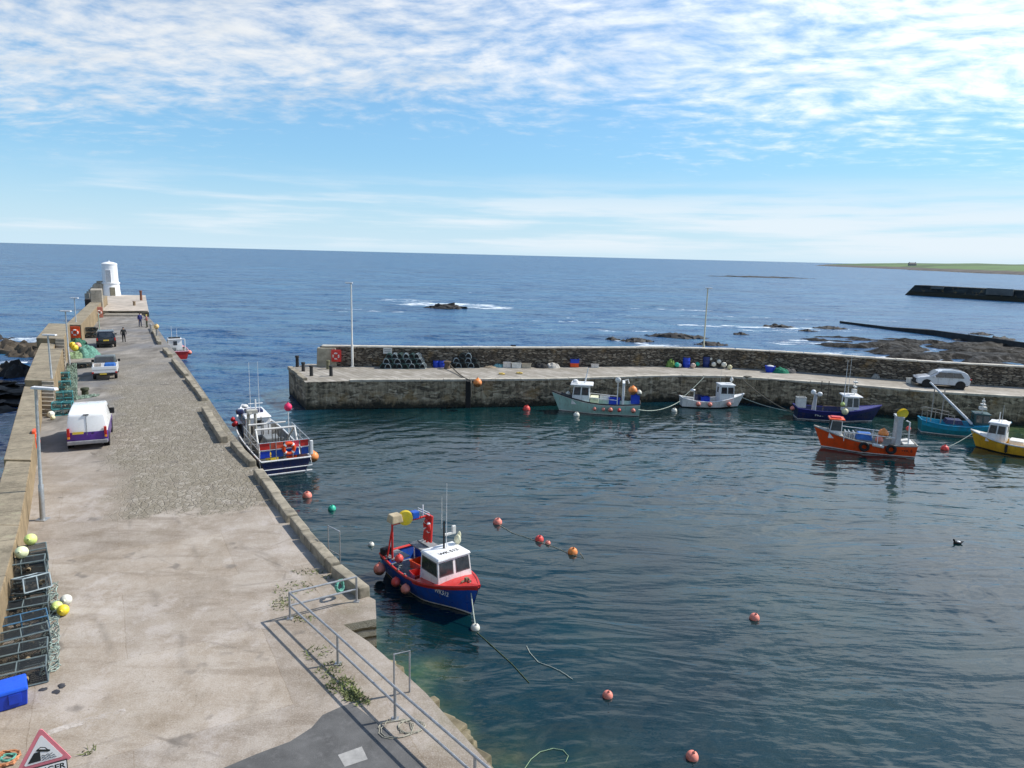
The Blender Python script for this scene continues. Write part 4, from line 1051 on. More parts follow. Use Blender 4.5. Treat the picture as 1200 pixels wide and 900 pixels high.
g = G(); g.box((-.30 * L, .72, 2.02), (.62, .10, 1.15), rx=-.1, top=(.75, 1)); pn = g.build('rescue_panel', red, gt, bevel=.03)
g = G()
for z in (2.62, 2.72): g.tube([(-.36 * L - .35, .62, z), (-.36 * L + .45, .68, z)], .02, 6)
g.tube([(-.36 * L, .65, 2.42), (-.36 * L, .65, 2.95)], .03, 6); g.build('light_bracket', white, gt)
lifering(W(r, (-.30 * L, .65, 2.1)), .30, 'red and white lifebuoy on the red gantry of the nearest boat', red, rz=r.rotation_euler[2] + R(82))
g = G(); g.box((-.22 * L, .62, 1.22), (2.2, .95, .05), rx=-.06); g.box((-.22 * L, .62, 1.27), (2.1, .12, .04), rx=-.06); g.build('net_table', greybox, r)
g = G()
for sx in (-.36, -.08): g.tube([(sx * L, .22, .35), (sx * L, .22, 1.22)], .03, 6)
g.tube([(-.36 * L, .2, 1.22), (-.08 * L, .2, 1.22)], .03, 6); g.build('table_frame', white, r)
g = G(); g.box((-.40 * L, -.55, .92), (.9, .8, .04), rz=.1); g.build('net_cover', greybox, r)
g = G()
for k in range(5): g.tube([(-.06 * L + .04 * k, .9, .9 + .13 * k), (-.06 * L + .04 * k, .35, .9 + .13 * k)], .022, 6)
g.tube([(-.06 * L, .9, .8), (-.04 * L, .9, 1.55)], .03, 6); g.tube([(-.06 * L, .35, .8), (-.04 * L, .35, 1.55)], .03, 6); g.build('pot_rack', steel, r)
g = G(); g.box((-.015 * L, -.25, .75), (.35, .5, .8)); g.box((-.03 * L, .3, .65), (.3, .4, .6)); g.build('engine_box', greybox, r, bevel=.04)
crate(W(r, (-.20 * L, -.02, .40)), (.75, .5, .5), orange, 'orange fish box on the deck of the nearest boat', r.rotation_euler[2] + .1)
crate(W(r, (-.09 * L, -.55, .42)), (.6, .4, .35), red, 'red box with rope by the wheelhouse of the nearest boat', r.rotation_euler[2] - .2)
buoy(W(r, (-.30 * L, -.72, 1.0)), .18, bred, 'small red float tucked behind the side of the nearest boat')
buoy(W(r, (.02 * L, .95, 1.55)), .2, mat('magenta_buoy', (.6, .05, .16), .5), 'magenta float beside the wheelhouse of the nearest boat')
g = G(); g.ball((0, 0, 0), .14, (1, .5, 1.5)); g.ball((.05, .12, .14), .08, (1, .6, 2.2)); g.ball((.02, -.1, .1), .07, (1, .6, 2)); o = g.build('work_gloves', mat('cream_cloth', (.68, .66, .48), .9), loc=W(r, (xm - .05, .75, wz + 1.25)), smooth=True); tag(o, 'cream work gloves hung up to dry by the boat mast', 'gloves')
for tx, rr_, m_, lab in ((.07, .25, bpink, 'large faded pink fender buoy at the stern of the nearest boat'), (.34, .19, bred, 'bright red fender buoy midway along the side of the nearest boat'), (.48, .19, bpink, 'pink fender buoy just behind the red foredeck band')):
    t_ = tx; buoy(W(r, (xx(t_, .6), -(bw(t_) + rr_ * .8), .42)), rr_, m_, lab)
g = G(); g.box((-.47 * L, -.8, .95), (.35, .45, .5)); g.build('outboard_cover', black, r, bevel=.08)
qd = random.Random(8)
for k in range(4):
    g = G(); c_ = Vector(((-.36 + .1 * k) * L, qd.uniform(-.7, .1), .42)); g.tube([c_ + Vector((.16 * math.cos(i * .6) + qd.uniform(-.04, .04), .16 * math.sin(i * .6) + qd.uniform(-.04, .04), .012 * i * .4 + qd.uniform(0, .03))) for i in range(34)], .014, 4)
    g.build('deck_rope', rope_g if k % 2 else rope_m, r, smooth=True)
for t_ in (.12, .22, .32, .42): G().box((xx(t_, .8), -bw(t_) + .02, zg(t_) + .05), (.1, .06, .1)).build('cleat', greybox, r, bevel=.01)
pb = at(557, 737, 0)
g = G(); g.tube(sag(W(r, (.44 * L, 0, 1.36)), (pb.x, pb.y, .12), .12), .022, 6); tag(g.build('mooring_rope', rope_m), 'pale mooring rope from the blue boat bow down to a cream buoy', 'rope')
g = G(); g.tube([(.40 * L, -.25, zg(.9) + .1), (.40 * L, .1, zg(.9) + .14), (.45 * L, 0, zg(.95) + .1)], .04, 6); g.box((.40 * L, 0, zg(.9) + .12), (.12, .12, .2)); g.build('bow_cleat', wood, r)
buoy((pb.x, pb.y, .03), .17, bwhite, 'cream mooring buoy under the bow of the nearest boat', tilt=.3)

# ----------------------------------------------------------------- navy working boat against the quay
r, L = place((336, 556), (287, 497), 'fishing_boat', 'navy and white working boat against the left quay with railings round its stern')
H2 = hull(r, L, 3.1, .85, .55, .1, [antif, white, navy, navy], stern_w=.95, gun=white, deckm=[mat('worn_bulwark', (.20, .20, .19), .7, var=.4, scale=2, dirt=(.12, .08, .05)), mat('dark_deck', (.07, .075, .075), .8, var=.4)], bow_deck=.3, deck_drop=.55)
wz = .6
wz = .35; wh = wheelhouse(r, .10 * L, .34 * L, 1.8, 1.4, wz, white, rake=.25, front=3, sides=2, wv=(.6, .9), taper=.9, over=.12)
wz -= .65; G().box((.22 * L, .0, wz + 2.2), (.9, 1.2, .22)).build('roof_tank', navy, wh, bevel=.06)
G().ball((.26 * L, .5, wz + 2.45), .24, (1, 1, .6)).build('radar_dome', offw, wh, smooth=True)
g = G(); g.tube([(.16 * L, 0, wz + 2.1), (.16 * L, 0, wz + 3.2)], .05, 8); g.tube([(.16 * L, -.5, wz + 2.9), (.16 * L, .5, wz + 2.9)], .03, 6); g.build('mast', white, r)
antenna(r, (.16 * L, .35, wz + 2.2), 3.7, .02); antenna(r, (.16 * L, -.25, wz + 2.2), 3.7, .02)
G().box((.2 * L, 1.0, wz + 2.25), (.5, .5, .35)).build('life_raft', navy, wh, bevel=.1)
# stern gantry, A frame
g = G()
for sy in (-1.2, 1.2):
    g.tube([(-.12 * L, sy, .7), (-.30 * L, sy, 2.25)], .07, 8); g.tube([(-.38 * L, sy, .7), (-.30 * L, sy, 2.25)], .06, 8)
g.tube([(-.30 * L, -1.25, 2.25), (-.30 * L, 1.25, 2.25)], .07, 8); g.tube([(-.12 * L, -1.2, 2.0), (-.12 * L, 1.2, 2.0)], .06, 8)
g.build('gantry', offw, r, smooth=True)
g = G(); g.tube([(0, .9, .7), (0, .9, 2.3), (-.06 * L, .9, 2.6)], .11, 8); g.tube([(-.02 * L, .5, .7), (-.02 * L, .5, 2.4)], .1, 8); g.box((-.02 * L, .7, 2.6), (.5, .7, .25)); g.build('deck_crane', mat('grey_crane', (.42, .41, .36), .6, dirt=(.25, .2, .13)), r, bevel=.02)
g = G()
for z in (1.55, 2.0):
    g.tube([(-.14 * L, 1.55, z), (-.475 * L, 1.5, z), (-.475 * L, -1.5, z), (-.14 * L, -1.55, z)], .028, 6)
for x, y in ((-.475, -1.5), (-.475, -.5), (-.475, .5), (-.475, 1.5), (-.3, 1.53), (-.3, -1.53), (-.15, 1.55), (-.15, -1.55)): g.tube([(x * L, y, .95), (x * L, y, 2.0)], .028, 6)
g.build('stern_rail', steel, r)
g = G(); g.tube([(-.475 * L, -1.5, 1.0), (-.51 * L, -1.52, .45), (-.51 * L, 1.52, .45), (-.475 * L, 1.5, 1.0)], .035, 6); g.tube([(-.50 * L, -1.55, .1), (-.50 * L, 1.55, .1)], .05, 6); g.build('stern_guard', white, r)
k = 0
for y0, y1, za, zb, m_ in ((-1.45, -1.0, 1.05, 1.5, blue), (-1.45, -.95, 1.55, 1.98, red), (-.9, .0, 1.05, 1.5, blue), (-.9, -.05, 1.5, 1.98, mat('pink_sheet', (.72, .08, .12), .6)), (.05, .8, 1.05, 1.5, blue), (.05, .8, 1.5, 1.98, mat('coral_sheet', (.75, .12, .06), .6)), (.85, 1.45, 1.05, 1.48, crate_b), (.85, 1.45, 1.52, 1.98, red)):
    G().box((-.475 * L + .05, (y0 + y1) / 2, (za + zb) / 2), (.05, (y1 - y0) * .96, (zb - za) * .94)).build('rail_sheet', m_, r, bevel=.01)
lifering(W(r, (-.475 * L - .1, -.25, 1.55)), .42, 'orange lifebuoy on the stern rail of the navy boat by the quay', orange, rz=r.rotation_euler[2])
buoy(W(r, (-.46 * L, -1.78, .75)), .33, borange, 'big orange fender buoy at the right stern corner of the navy boat')
buoy(W(r, (-.40 * L, 1.85, .55)), .33, borange, 'orange fender buoy squeezed between the navy boat and the quay')
buoy(W(r, (-.15 * L, -1.3, 3.1)), .26, mat('magenta_float', (.7, .03, .12), .5), 'crimson float on a pole above the navy boat deck')
G().tube([(-.15 * L, -1.3, .8), (-.15 * L, -1.3, 2.9)], .03, 6).build('float_pole', white, r)
for i, (x, y, z) in enumerate(((.16, 1.3, 1.25), (.20, 1.32, 1.05), (.24, 1.3, 1.3))):
    buoy(W(r, (x * L, y + .1, z)), .17, mat('dark_red_buoy', (.5, .02, .03), .5), 'dark red float hanging on the wheelhouse side of the navy boat', group='dark red floats on the navy boat wheelhouse')
g = G(); qd = random.Random(4)
for k in range(14):
    x_ = qd.uniform(-.42, .06) * L; y_ = qd.uniform(-1.2, 1.2); g.box((x_, y_, .55 + qd.uniform(.1, .5)), (qd.uniform(.15, .5), qd.uniform(.15, .4), qd.uniform(.2, .7)), rz=qd.uniform(0, 3))
for k in range(8):
    x_ = qd.uniform(-.3, .06) * L; y_ = qd.uniform(-1.2, 1.2); g.tube([(x_, y_, .6), (x_ + qd.uniform(-.2, .2), y_, qd.uniform(1.6, 2.5))], .03, 5)
g.build('deck_clutter', mat('oily_gear', (.10, .10, .095), .6, var=.6, scale=3, dirt=(.22, .12, .05)), r)
g = G(); g.box((-.2 * L, 0, 1.0), (1.2, .9, .8)); g.box((-.28 * L, .6, .9), (.6, .5, .6)); g.build('deck_gear', greybox, r, bevel=.06)
crate(W(r, (-.38 * L, -.7, .5)), (.8, .5, .4), orange, 'orange fish box on the stern deck of the navy boat', r.rotation_euler[2])
crate(W(r, (-.38 * L, .5, .5)), (.8, .5, .4), byel, 'yellow fish box on the stern deck of the navy boat', r.rotation_euler[2] + .2)
G().box((-.475 * L - .02, -1.62, 1.45), (.16, .2, .9)).build('corner_fender', white, r, bevel=.05)

# ----------------------------------------------------------------- small red boat beyond the kerb
r, L = place((213, 427), (201, 410), 'fishing_boat', 'small red hulled boat lying beyond the kerb far down the left quay')
L = 6.3
hull(r, L, 2.6, .95, .5, .1, [antif, white, red, mat('pink_band', (.7, .25, .3), .5)], stern_w=.9, gun=mat('pink_rail', (.72, .35, .4), .5), deckm=[offw, bluegrey], bow_deck=.35, stripe=.2)
wh = wheelhouse(r, .08 * L, .34 * L, 1.7, 1.6, .5, white, rake=.15, front=2, sides=1, wv=(.5, .9))
G().box((.2 * L, 0, 2.25), (.9, 1.3, .1)).build('roof_rack', black, wh)
g = G(); g.tube([(-.3 * L, -.9, .7), (-.3 * L, -.9, 2.4)], .05, 6); g.tube([(-.3 * L, .9, .7), (-.3 * L, .9, 2.4)], .05, 6); g.tube([(-.3 * L, -.9, 2.4), (-.3 * L, .9, 2.4)], .05, 6); g.build('gantry', white, r)
antenna(r, (.2 * L, .3, 2.2), 1.5, .03); antenna(r, (.2 * L, -.3, 2.2), 1.2, .03)
g = G(); g.box((-.1 * L, .3, .9), (.8, .6, .7)); g.box((-.28 * L, -.3, .8), (.6, .6, .5)); g.build('deck_gear', greybox, r, bevel=.05)
buoy(W(r, (-.42 * L, -1.3, .8)), .26, bpink, 'pink fender buoy on the stern of the small red boat')

# ----------------------------------------------------------------- pale green boat
def sideboat(stern, bow, name, label, nearer=0.):
    r, L = place(stern, bow, name, label); 
    if nearer: r.location.x *= 1 - nearer / r.location.y; r.location.y -= nearer
    return r, L
def pxx(r, px, py=None):  # local x where a photo column meets the boat's centre line
    ca, sa = math.cos(r.rotation_euler[2]), math.sin(r.rotation_euler[2])
    best = min((abs(px - proj(W(r, (x, 0, 1.0)))[0]), x) for x in [i * .05 - 5 for i in range(201)])
    return best[1]
def proj(p):
    q = Vector(p) - Vector((0, 0, CAM_Z)); w = q.dot(_f); return 600 + F_PX * q.dot(_R) / w, 450 - F_PX * q.dot(_U) / w
r, L = sideboat((745, 485), (654, 480), 'fishing_boat', 'pale green boat with a black rail and white wheelhouse beside the far pier', .2)
Hh = hull(r, L + .5, 2.3, .95, .75, .12, [antif, offw, pgreen, white], stern_w=.8, gun=black, deckm=[pgreen, bluegrey], bow_deck=.3, stripe=.10)
xa, xb = pxx(r, 691), pxx(r, 670)
wh = wheelhouse(r, min(xa, xb), max(xa, xb), 1.5, 1.75, .75, white, rake=.2, front=2, sides=2, wv=(.52, .86), taper=.9, over=.3)
g = G(); g.lathe([(.24, 0), (.26, .06), (.2, .2), (.05, .26)], (max(xa, xb) - .3, .1, 2.62), 14); g.box((max(xa, xb) - .25, 0, 2.58), (.6, 1.1, .1)); g.build('radar', white, wh, smooth=True)
G().tube([(xa + .5, 0, 2.5), (xa + .25, 0, 3.9)], [.07, .04], 8).build('mast', white, r)
xg = pxx(r, 730)
g = G()
for sy in (-.7, .7): g.tube([(xg, sy, .7), (xg, sy, 2.75)], .1, 8)
g.box((xg, 0, 2.75), (.22, 1.6, .2)); g.tube([(xg + .5, -.75, .7), (xg + .5, -.75, 2.8)], .04, 6); g.tube([(xg + .5, .75, .7), (xg + .5, .75, 2.8)], .04, 6); g.build('gantry', white, r, smooth=True)
g = G(); g.ball((xg + .5, -.7, 2.85), .26, (1, .5, 1)); g.tube([(xg, -.7, 2.8), (xg - .35, -.7, 2.95), (xg - .45, -.7, 2.6)], .07, 8); g.build('hauler', offw, r, smooth=True)
g = G(); g.tube([(xa, -1.0, 1.5), (xg + .5, -1.0, 1.35)], .03, 6); g.tube([(xa, 1.0, 1.5), (xg + .5, 1.0, 1.35)], .03, 6); g.build('side_rail', white, r)
G().box((xa - .4, 0, 1.05), (.7, 1.4, .7)).build('engine_box', mat('cream_panel', (.6, .6, .42), .6), r, bevel=.04)
g = G(); g.box((xa - 1.3, -.62, 1.2), (.9, .06, .4)); g.build('name_board', white, r)
crate(W(r, (pxx(r, 720), -.3, .75)), (.95, .7, .55), crate_b, 'blue fish box amidships on the pale green boat', r.rotation_euler[2])
crate(W(r, (pxx(r, 744), -.2, .95)), (.75, .8, .85), crate_b, 'tall blue crate at the stern of the pale green boat', r.rotation_euler[2], name='crate')
buoy(W(r, (pxx(r, 741), .2, 2.15)), .38, borange, 'big orange buoy riding on the stern of the pale green boat')
buoy(W(r, (pxx(r, 748), .1, 1.95)), .24, bwhite, 'white buoy behind the blue crate of the pale green boat')
buoy(W(r, (pxx(r, 665), -.3, 1.45)), .22, bwhite, 'round white fender on the foredeck of the pale green boat')
for i, px_ in enumerate((698, 707.5, 716, 726, 742)):
    x = pxx(r, px_); t_ = (x + (L + .5) / 2) / (L + .5)
    buoy(W(r, (x, (1 if False else -1) * 0, 0)) if False else W(r, (x, Hh['bw'](max(0, min(1, t_))) + .16 if math.cos(r.rotation_euler[2]) < 0 else -(Hh['bw'](t_) + .16), .55)), .2 if i in (2, 4) else .16, bpink if i != 3 else bred, 'pink fender buoy hanging in a row along the pale green hull', group='pink fenders along the pale green boat')

# ----------------------------------------------------------------- small white boat
r, L = sideboat((799, 476), (866, 477), 'fishing_boat', 'small white boat with a boxy white wheelhouse beside the far pier')
Hh = hull(r, L + .2, 2.0, .62, .65, .28, [antif, antif, white, white], stern_w=.6, gun=white, deckm=[offw, bluegrey], bow_deck=.2)
xa, xb = pxx(r, 841), pxx(r, 858)
wh = wheelhouse(r, xa, xb, 1.25, 1.65, .5, white, rake=.1, front=2, sides=2, wv=(.55, .86), taper=.97, over=.1, roof_m=mat('grey_white', (.6, .62, .63), .5))
g = G(); g.ball((xb - .2, 0, 2.6), .16, (1, 1, 1.3)); g.tube([(xb - .2, 0, 2.2), (xb - .2, 0, 2.9)], .05, 6); g.tube([(xa + .2, .2, 2.2), (xa + .25, .2, 3.4)], .012, 5); g.build('mast_light', offw, wh, smooth=True)
g = G(); g.tube([(pxx(r, 812), -.4, .5), (pxx(r, 812), -.4, 1.5)], .06, 6); g.ball((pxx(r, 810), -.4, 1.6), .22, (1.2, .6, .6)); g.build('hauler', steel, r, smooth=True)
crate(W(r, (pxx(r, 826), 0, .45)), (.8, .6, .5), crate_b, 'blue fish box on the deck of the small white boat', r.rotation_euler[2])
crate(W(r, (pxx(r, 820), .2, .45)), (.6, .5, .6), navy, 'dark blue box beside the blue box on the small white boat', r.rotation_euler[2] + .3)
for px_ in (815, 828, 851):
    x = pxx(r, px_); t_ = (x + (L + .2) / 2) / (L + .2); buoy(W(r, (x, -(Hh['bw'](t_) + .16), .42)), .21, bpink, 'pink fender buoy on the side of the small white boat', group='pink fenders on the small white boat')

# ----------------------------------------------------------------- dark blue boat
r, L = sideboat((934, 489), (1024, 494), 'fishing_boat', 'dark blue boat with white wheelhouse against the far pier behind the orange boat')
Hh = hull(r, L + .3, 2.4, .85, .6, .15, [antif, white, navy, mat('purple_blue', (.02, .022, .13), .4)], stern_w=.85, gun=mat('purple_rail', (.03, .028, .18), .4), deckm=[navy, bluegrey], bow_deck=.32, stripe=.28)
xa, xb = pxx(r, 988), pxx(r, 1004)
wh = wheelhouse(r, xa, xb, 1.5, 1.45, .75, white, rake=.12, front=2, sides=2, wv=(.42, .88), taper=.92, over=.25)
antenna(r, (xa - .1, -.3, 2.1), 3.2, .03); antenna(r, (xa + .4, .4, 2.2), 3.6, .02)
g = G(); g.tube([(xa + .8, 0, 2.2), (xa + .8, 0, 3.7)], .035, 6); g.box((xa + .8, 0, 3.0), (.16, .6, .12)); g.box((xa + .8, 0, 3.4), (.3, .4, .1)); g.box((xa + .8, .1, 2.6), (.35, .35, .3)); g.build('mast', offw, r)
xg = pxx(r, 953)
g = G(); g.tube([(xg, 0, .6), (xg + .1, 0, 2.2)], [.2, .14], 10); g.build('hauler_post', mat('grey_post', (.4, .41, .44), .5), r, smooth=True)
g = G(); g.ball((xg - .15, -.1, 2.35), .22, (1, .8, 1)); g.ball((xg + .4, -.1, 2.2), .2, (1.1, .8, 1)); g.build('hauler', white, r, smooth=True)
crate(W(r, (pxx(r, 938), 0, .95)), (.75, .7, .9), offw, 'cream slatted crate on the stern of the dark blue boat', r.rotation_euler[2], name='crate')
g = G(); g.tube([(xg + .5, -1.05, 1.35), (xa, -1.05, 1.4)], .035, 6); g.tube([(xg + .5, -1.05, .9), (xg + .5, -1.05, 1.35)], .03, 6); g.tube([(xa, -1.05, .9), (xa, -1.05, 1.4)], .03, 6); g.build('side_rail', wood, r)
text_mesh('hull_lettering', 'FR24', .34, offw, r, (pxx(r, 957), -(Hh['sec'](.22, .5) + .015), .52), (R(90), 0, 0), bold=.004)
buoy(W(r, (pxx(r, 985), -1.3, 1.0)), .27, mat('cream_float', (.74, .68, .42), .5), 'cream float hanging on the side of the dark blue boat')
buoy(W(r, (pxx(r, 983), -1.0, 1.55)), .2, blime, 'pale yellow float by the wheelhouse of the dark blue boat')
buoy(W(r, (pxx(r, 928), -.2, .8)), .2, bpink, 'dull pink float at the stern of the dark blue boat')
RB = r

# ----------------------------------------------------------------- orange boat
r, L = sideboat((1066, 533), (960, 523), 'fishing_boat', 'bright orange boat with an orange roofed wheelhouse floating clear of the pier')
Hh = hull(r, L + .35, 2.2, .78, .75, .1, [antir, white, orange, orange], stern_w=.88, gun=mat('grey_rail', (.35, .34, .3), .6), deckm=[bluegrey, bluegrey], bow_deck=.26)
xa, xb = pxx(r, 985), pxx(r, 969.5)
wh = wheelhouse(r, min(xa, xb), max(xa, xb), 1.02, 1.4, .82, white, roof_m=orange, rake=.16, front=2, sides=1, wv=(.45, .9), taper=.92, over=.18)
G().box(((xa + xb) / 2, 0, 2.32), (.8, .7, .14), top=(.8, .8)).build('roof_hatch', red, wh, bevel=.03)
xg = pxx(r, 1050)
g = G()
for sy in (-.55, .55): g.box((xg, sy, 1.7), (.34, .16, 2.2))
g.box((xg, 0, 2.75), (.5, 1.35, .16)); g.build('gantry', mat('grey_gantry', (.44, .45, .46), .5), r, bevel=.03)
g = G(); g.tube([(xg - .35, .6, 2.6), (xg - .6, .6, 2.5), (xg - .66, .6, .9)], .05, 8); g.build('davit', white, r, smooth=True)
g = G(); g.M = Matrix.Translation((xg - .12, .35, 3.05)) @ Matrix.Rotation(R(70), 4, 'X') @ Matrix.Rotation(R(20), 4, 'Y'); g.lathe([(.1, -.1), (.38, -.09), (.2, -.02), (.2, .02), (.38, .09), (.1, .1)], n=24); g.build('hauler_wheel', byel, r, smooth=True)
g = G()
for sy in (-.95, .95): g.tube([(min(xa, xb) - .1, sy, 1.5), (xg + .3, sy, 1.35)], .03, 6); g.tube([(xg + 1.4, sy, .8), (xg + 1.4, sy, 1.4)], .025, 6); g.tube([(min(xa, xb) - .1, sy, .8), (min(xa, xb) - .1, sy, 1.5)], .025, 6)
g.build('side_rail', white, r)
g = G(); g.box((pxx(r, 1063), 0, .9), (.7, 1.4, .1), ry=.1); g.box((pxx(r, 1060), -.2, 1.0), (.5, .5, .1), ry=.25); g.build('stern_board', offw, r)
near = 1 if math.cos(r.rotation_euler[2]) < 0 else -1
G().box((pxx(r, 1012), -near * .1, 1.1), (1.1, .9, .5), top=(.8, .7)).build('tarpaulin', tarp_b, r, bevel=.08)
g = G()
for px_ in (990, 995, 1000): g.tube([(pxx(r, px_), -.5, .7), (pxx(r, px_), -.5, 1.35), (pxx(r, px_), .4, 1.35), (pxx(r, px_), .4, .7)], .03, 6)
g.build('pot_rack', steel, r)
buoy(W(r, (pxx(r, 1033), near * .3, 1.45)), .34, borange, 'orange buoy on the deck of the orange boat')
buoy(W(r, (pxx(r, 1028), near * .7, 1.05)), .27, bpink, 'salmon pink buoy lying by the side of the orange boat')
buoy(W(r, (pxx(r, 1064), -near * .3, 1.85)), .17, bred, 'little red and white float behind the davit of the orange boat')
for px_, lab in ((1010, 'black tyre fender amidships on the orange hull'), (1041, 'black tyre fender near the stern of the orange hull')):
    x = pxx(r, px_); t_ = (x + L / 2) / L; q = W(r, (x, near * (Hh['bw'](t_) + .1), .55)); tyre(q, lab, r.rotation_euler[2], .36)
g = G(); g.lathe([(.03, -.42), (.12, -.36), (.12, .36), (.03, .42)], n=10); o = g.build('fender', offw, loc=W(r, (pxx(r, 1026), near * 1.15, .72)), smooth=True); o.rotation_euler = (0, R(80), r.rotation_euler[2] + .2); tag(o, 'long white sausage fender on the orange hull between the tyres', 'fender')
text_mesh('hull_lettering', 'WK 6', .3, mat('dark_letter', (.12, .02, .01), .6), r, (pxx(r, 1060), near * (Hh['sec'](.1, .5) + .02), .5), (R(90), 0, math.pi if near > 0 else 0), bold=.004)

# ----------------------------------------------------------------- turquoise boat
r, L = sideboat((1082, 505), (1172, 513), 'fishing_boat', 'turquoise boat with a long white boom moored to the far pier')
Hh = hull(r, L + .6, 2.3, .8, .5, .25, [mat('green_bottom', (.02, .12, .10), .5), white, mat('teal_hull', (.02, .22, .27), .4), turq], stern_w=.7, gun=turq, deckm=[turq, bluegrey], bow_deck=.4, stripe=.34)
xw = pxx(r, 1151)
wh = wheelhouse(r, xw - .7, xw + .5, 1.3, 1.05, .8, mat('dark_teal', (.02, .07, .075), .4), rake=.2, front=2, sides=2, wv=(.4, .9), over=.1)
g = G(); g.tube([(xw - .1, 0, 1.9), (xw - .1, 0, 3.1)], .04, 6); g.box((xw - .1, 0, 2.3), (.5, .4, .22)); g.box((xw - .1, 0, 2.6), (.3, .5, .1)); g.box((xw - .1, 0, 2.85), (.2, .2, .16)); g.build('radar_mast', offw, r)
b0 = Vector((pxx(r, 1137), -.4, 1.0)); pt = at(1101, 458, D + .6); inv = (Matrix.Translation(r.location) @ r.rotation_euler.to_matrix().to_4x4()).inverted(); pt = inv @ (Vector((at(1101, 458, 3.6).x, r.location.y + 1.2, 4.05)))
g = G(); g.tube([b0, pt], [.11, .07], 8); g.build('boom', mat('pale_boom', (.62, .64, .68), .45), r, smooth=True)
g = G(); xr0, xr1 = pxx(r, 1083), pxx(r, 1114)
for sy in (-.9, .9):
    g.tube([(xr0, sy, .9), (xr0, sy, 1.9), (xr1, sy, 1.6), (xr1, sy, .9)], .03, 6); g.tube([((xr0 + xr1) / 2, sy, .9), ((xr0 + xr1) / 2, sy, 1.75)], .025, 6)
for x_ in (1092, 1104): g.tube([(pxx(r, x_), .3, .8), (pxx(r, x_), .3, 3.6)], .045, 6)
g.build('rail', mat('brownish_rail', (.34, .30, .26), .6), r)
g = G(); g.box((pxx(r, 1118), .2, 1.0), (1.3, 1.2, .35), top=(.8, .8)); g.build('hatch', navy, r, bevel=.05)
g = G(); g.box((xw + 1.4, 0, 1.3), (.9, .8, .3), top=(.7, .7)); g.build('fore_hatch', offw, r, bevel=.06)
q = at(1107, 527, 0)
buoy((q.x, q.y, .05), .28, bred, 'red buoy floating between the orange boat and the yellow boat')

# ----------------------------------------------------------------- yellow boat at the right edge
r, L = sideboat((1226, 537), (1141, 523), 'fishing_boat', 'yellow boat with white wheelhouse cut off by the right edge of the photo')
Hh = hull(r, L + .2, 2.2, .75, .5, .1, [antif, mat('black_line', (.02, .02, .02), .5), yellow, yellow], stern_w=.85, gun=offw, deckm=[yellow, mat('yellow_deck', (.62, .42, .06), .6)], bow_deck=.32, line_h=.05)
xa, xb = pxx(r, 1180), pxx(r, 1157)
wheelhouse(r, min(xa, xb), max(xa, xb), 1.45, 1.4, .7, white, rake=.16, front=2, sides=2, wv=(.5, .88), taper=.9, over=.1)
antenna(r, ((xa + xb) / 2 - .2, .3, 2.1), 1.4, .02); g = G(); g.tube([((xa + xb) / 2, 0, 2.1), ((xa + xb) / 2, 0, 2.9)], .04, 6); g.build('mast', offw, r)
G().box((pxx(r, 1192), 0, .85), (.9, 1.2, .35)).build('deck_hatch', offw, r, bevel=.05)
x = pxx(r, 1183); near = 1 if math.cos(r.rotation_euler[2]) < 0 else -1
g = G(); g.lathe([(.03, -.3), (.09, -.25), (.09, .25), (.03, .3)], n=10); tag(g.build('fender', black, loc=W(r, (x, near * 1.12, .45)), smooth=True), 'black fender hanging on the yellow hull', 'fender')
g = G(); g.tube(sag(W(r, (L * .5, 0, 1.2)), (q.x, q.y, .1), .1), .025, 5); tag(g.build('mooring_rope', rope_m), 'pale mooring rope from the yellow boat bow to a red buoy', 'rope')

# ================================================================= floats on the water
for (px, py, rad, m_, lab) in [
    (583, 613, .235, bpink, 'salmon buoy at the far end of the floating rope right of the nearest boat'),
    (632, 633, .21, bred, 'red buoy in the middle of the floating rope'), (642, 637, .13, bpink, 'tiny pink float beside the red buoy on the rope'),
    (671, 648, .23, borange, 'orange buoy at the near end of the floating rope'),
    (884, 725, .19, bpink, 'lone pink buoy on open water right of centre'), (712, 816, .165, bpink, 'lone pink buoy in the green water below centre'),
    (811, 888, .175, bpink, 'pink buoy nearest the bottom edge of the photo'), (360, 582, .26, bpink, 'pink buoy off the stern of the navy boat'),
    (389, 597, .21, bgreen, 'bright green buoy off the left quay'), (435, 639, .14, bwhite, 'small cream float left of the nearest boat'),
    (617, 480, .33, bred, 'red buoy under the far pier left of the pale green boat'), (624, 473, .25, byel, 'yellow float beside the red buoy under the far pier'),
    (675.5, 487, .27, bwhite, 'white buoy in the water before the pale green boat'), (790, 482, .26, bwhite, 'white float in the water astern of the small white boat'),
    (1101, 452 + 88, .1, bwhite, 'tiny pale float near the stern of the orange boat')][:-1]:
    p = at(px, py, 0); buoy((p.x, p.y, rad * .12), rad, m_, lab, tilt=.25)
ring_pts = [at(*p, .02) for p in [(585, 615), (600, 624), (618, 630), (632, 635), (650, 641), (671, 650), (684, 654), (680, 648)]]
tag(G().tube(ring_pts, .011, 5).build('floating_rope', mat('tan_rope', (.42, .38, .24), .9)), 'tan rope linking the line of buoys on the water', 'rope')
tag(G().tube([at(*p, .02) for p in [(617, 757), (621, 765), (631, 776), (645, 781), (656, 786), (664, 791), (671, 796)]], .011, 5).build('floating_rope', rope_m), 'loose pale rope end curling on the water in front of the boat bow', 'rope')
tag(G().tube([at(*p, .015) for p in [(559, 741), (578, 758), (600, 778), (620, 800)]], .014, 5).build('mooring_line', mat('weedy_rope', (.07, .10, .045), .9)), 'weedy mooring line running from the cream buoy towards the bottom of the harbour', 'rope')
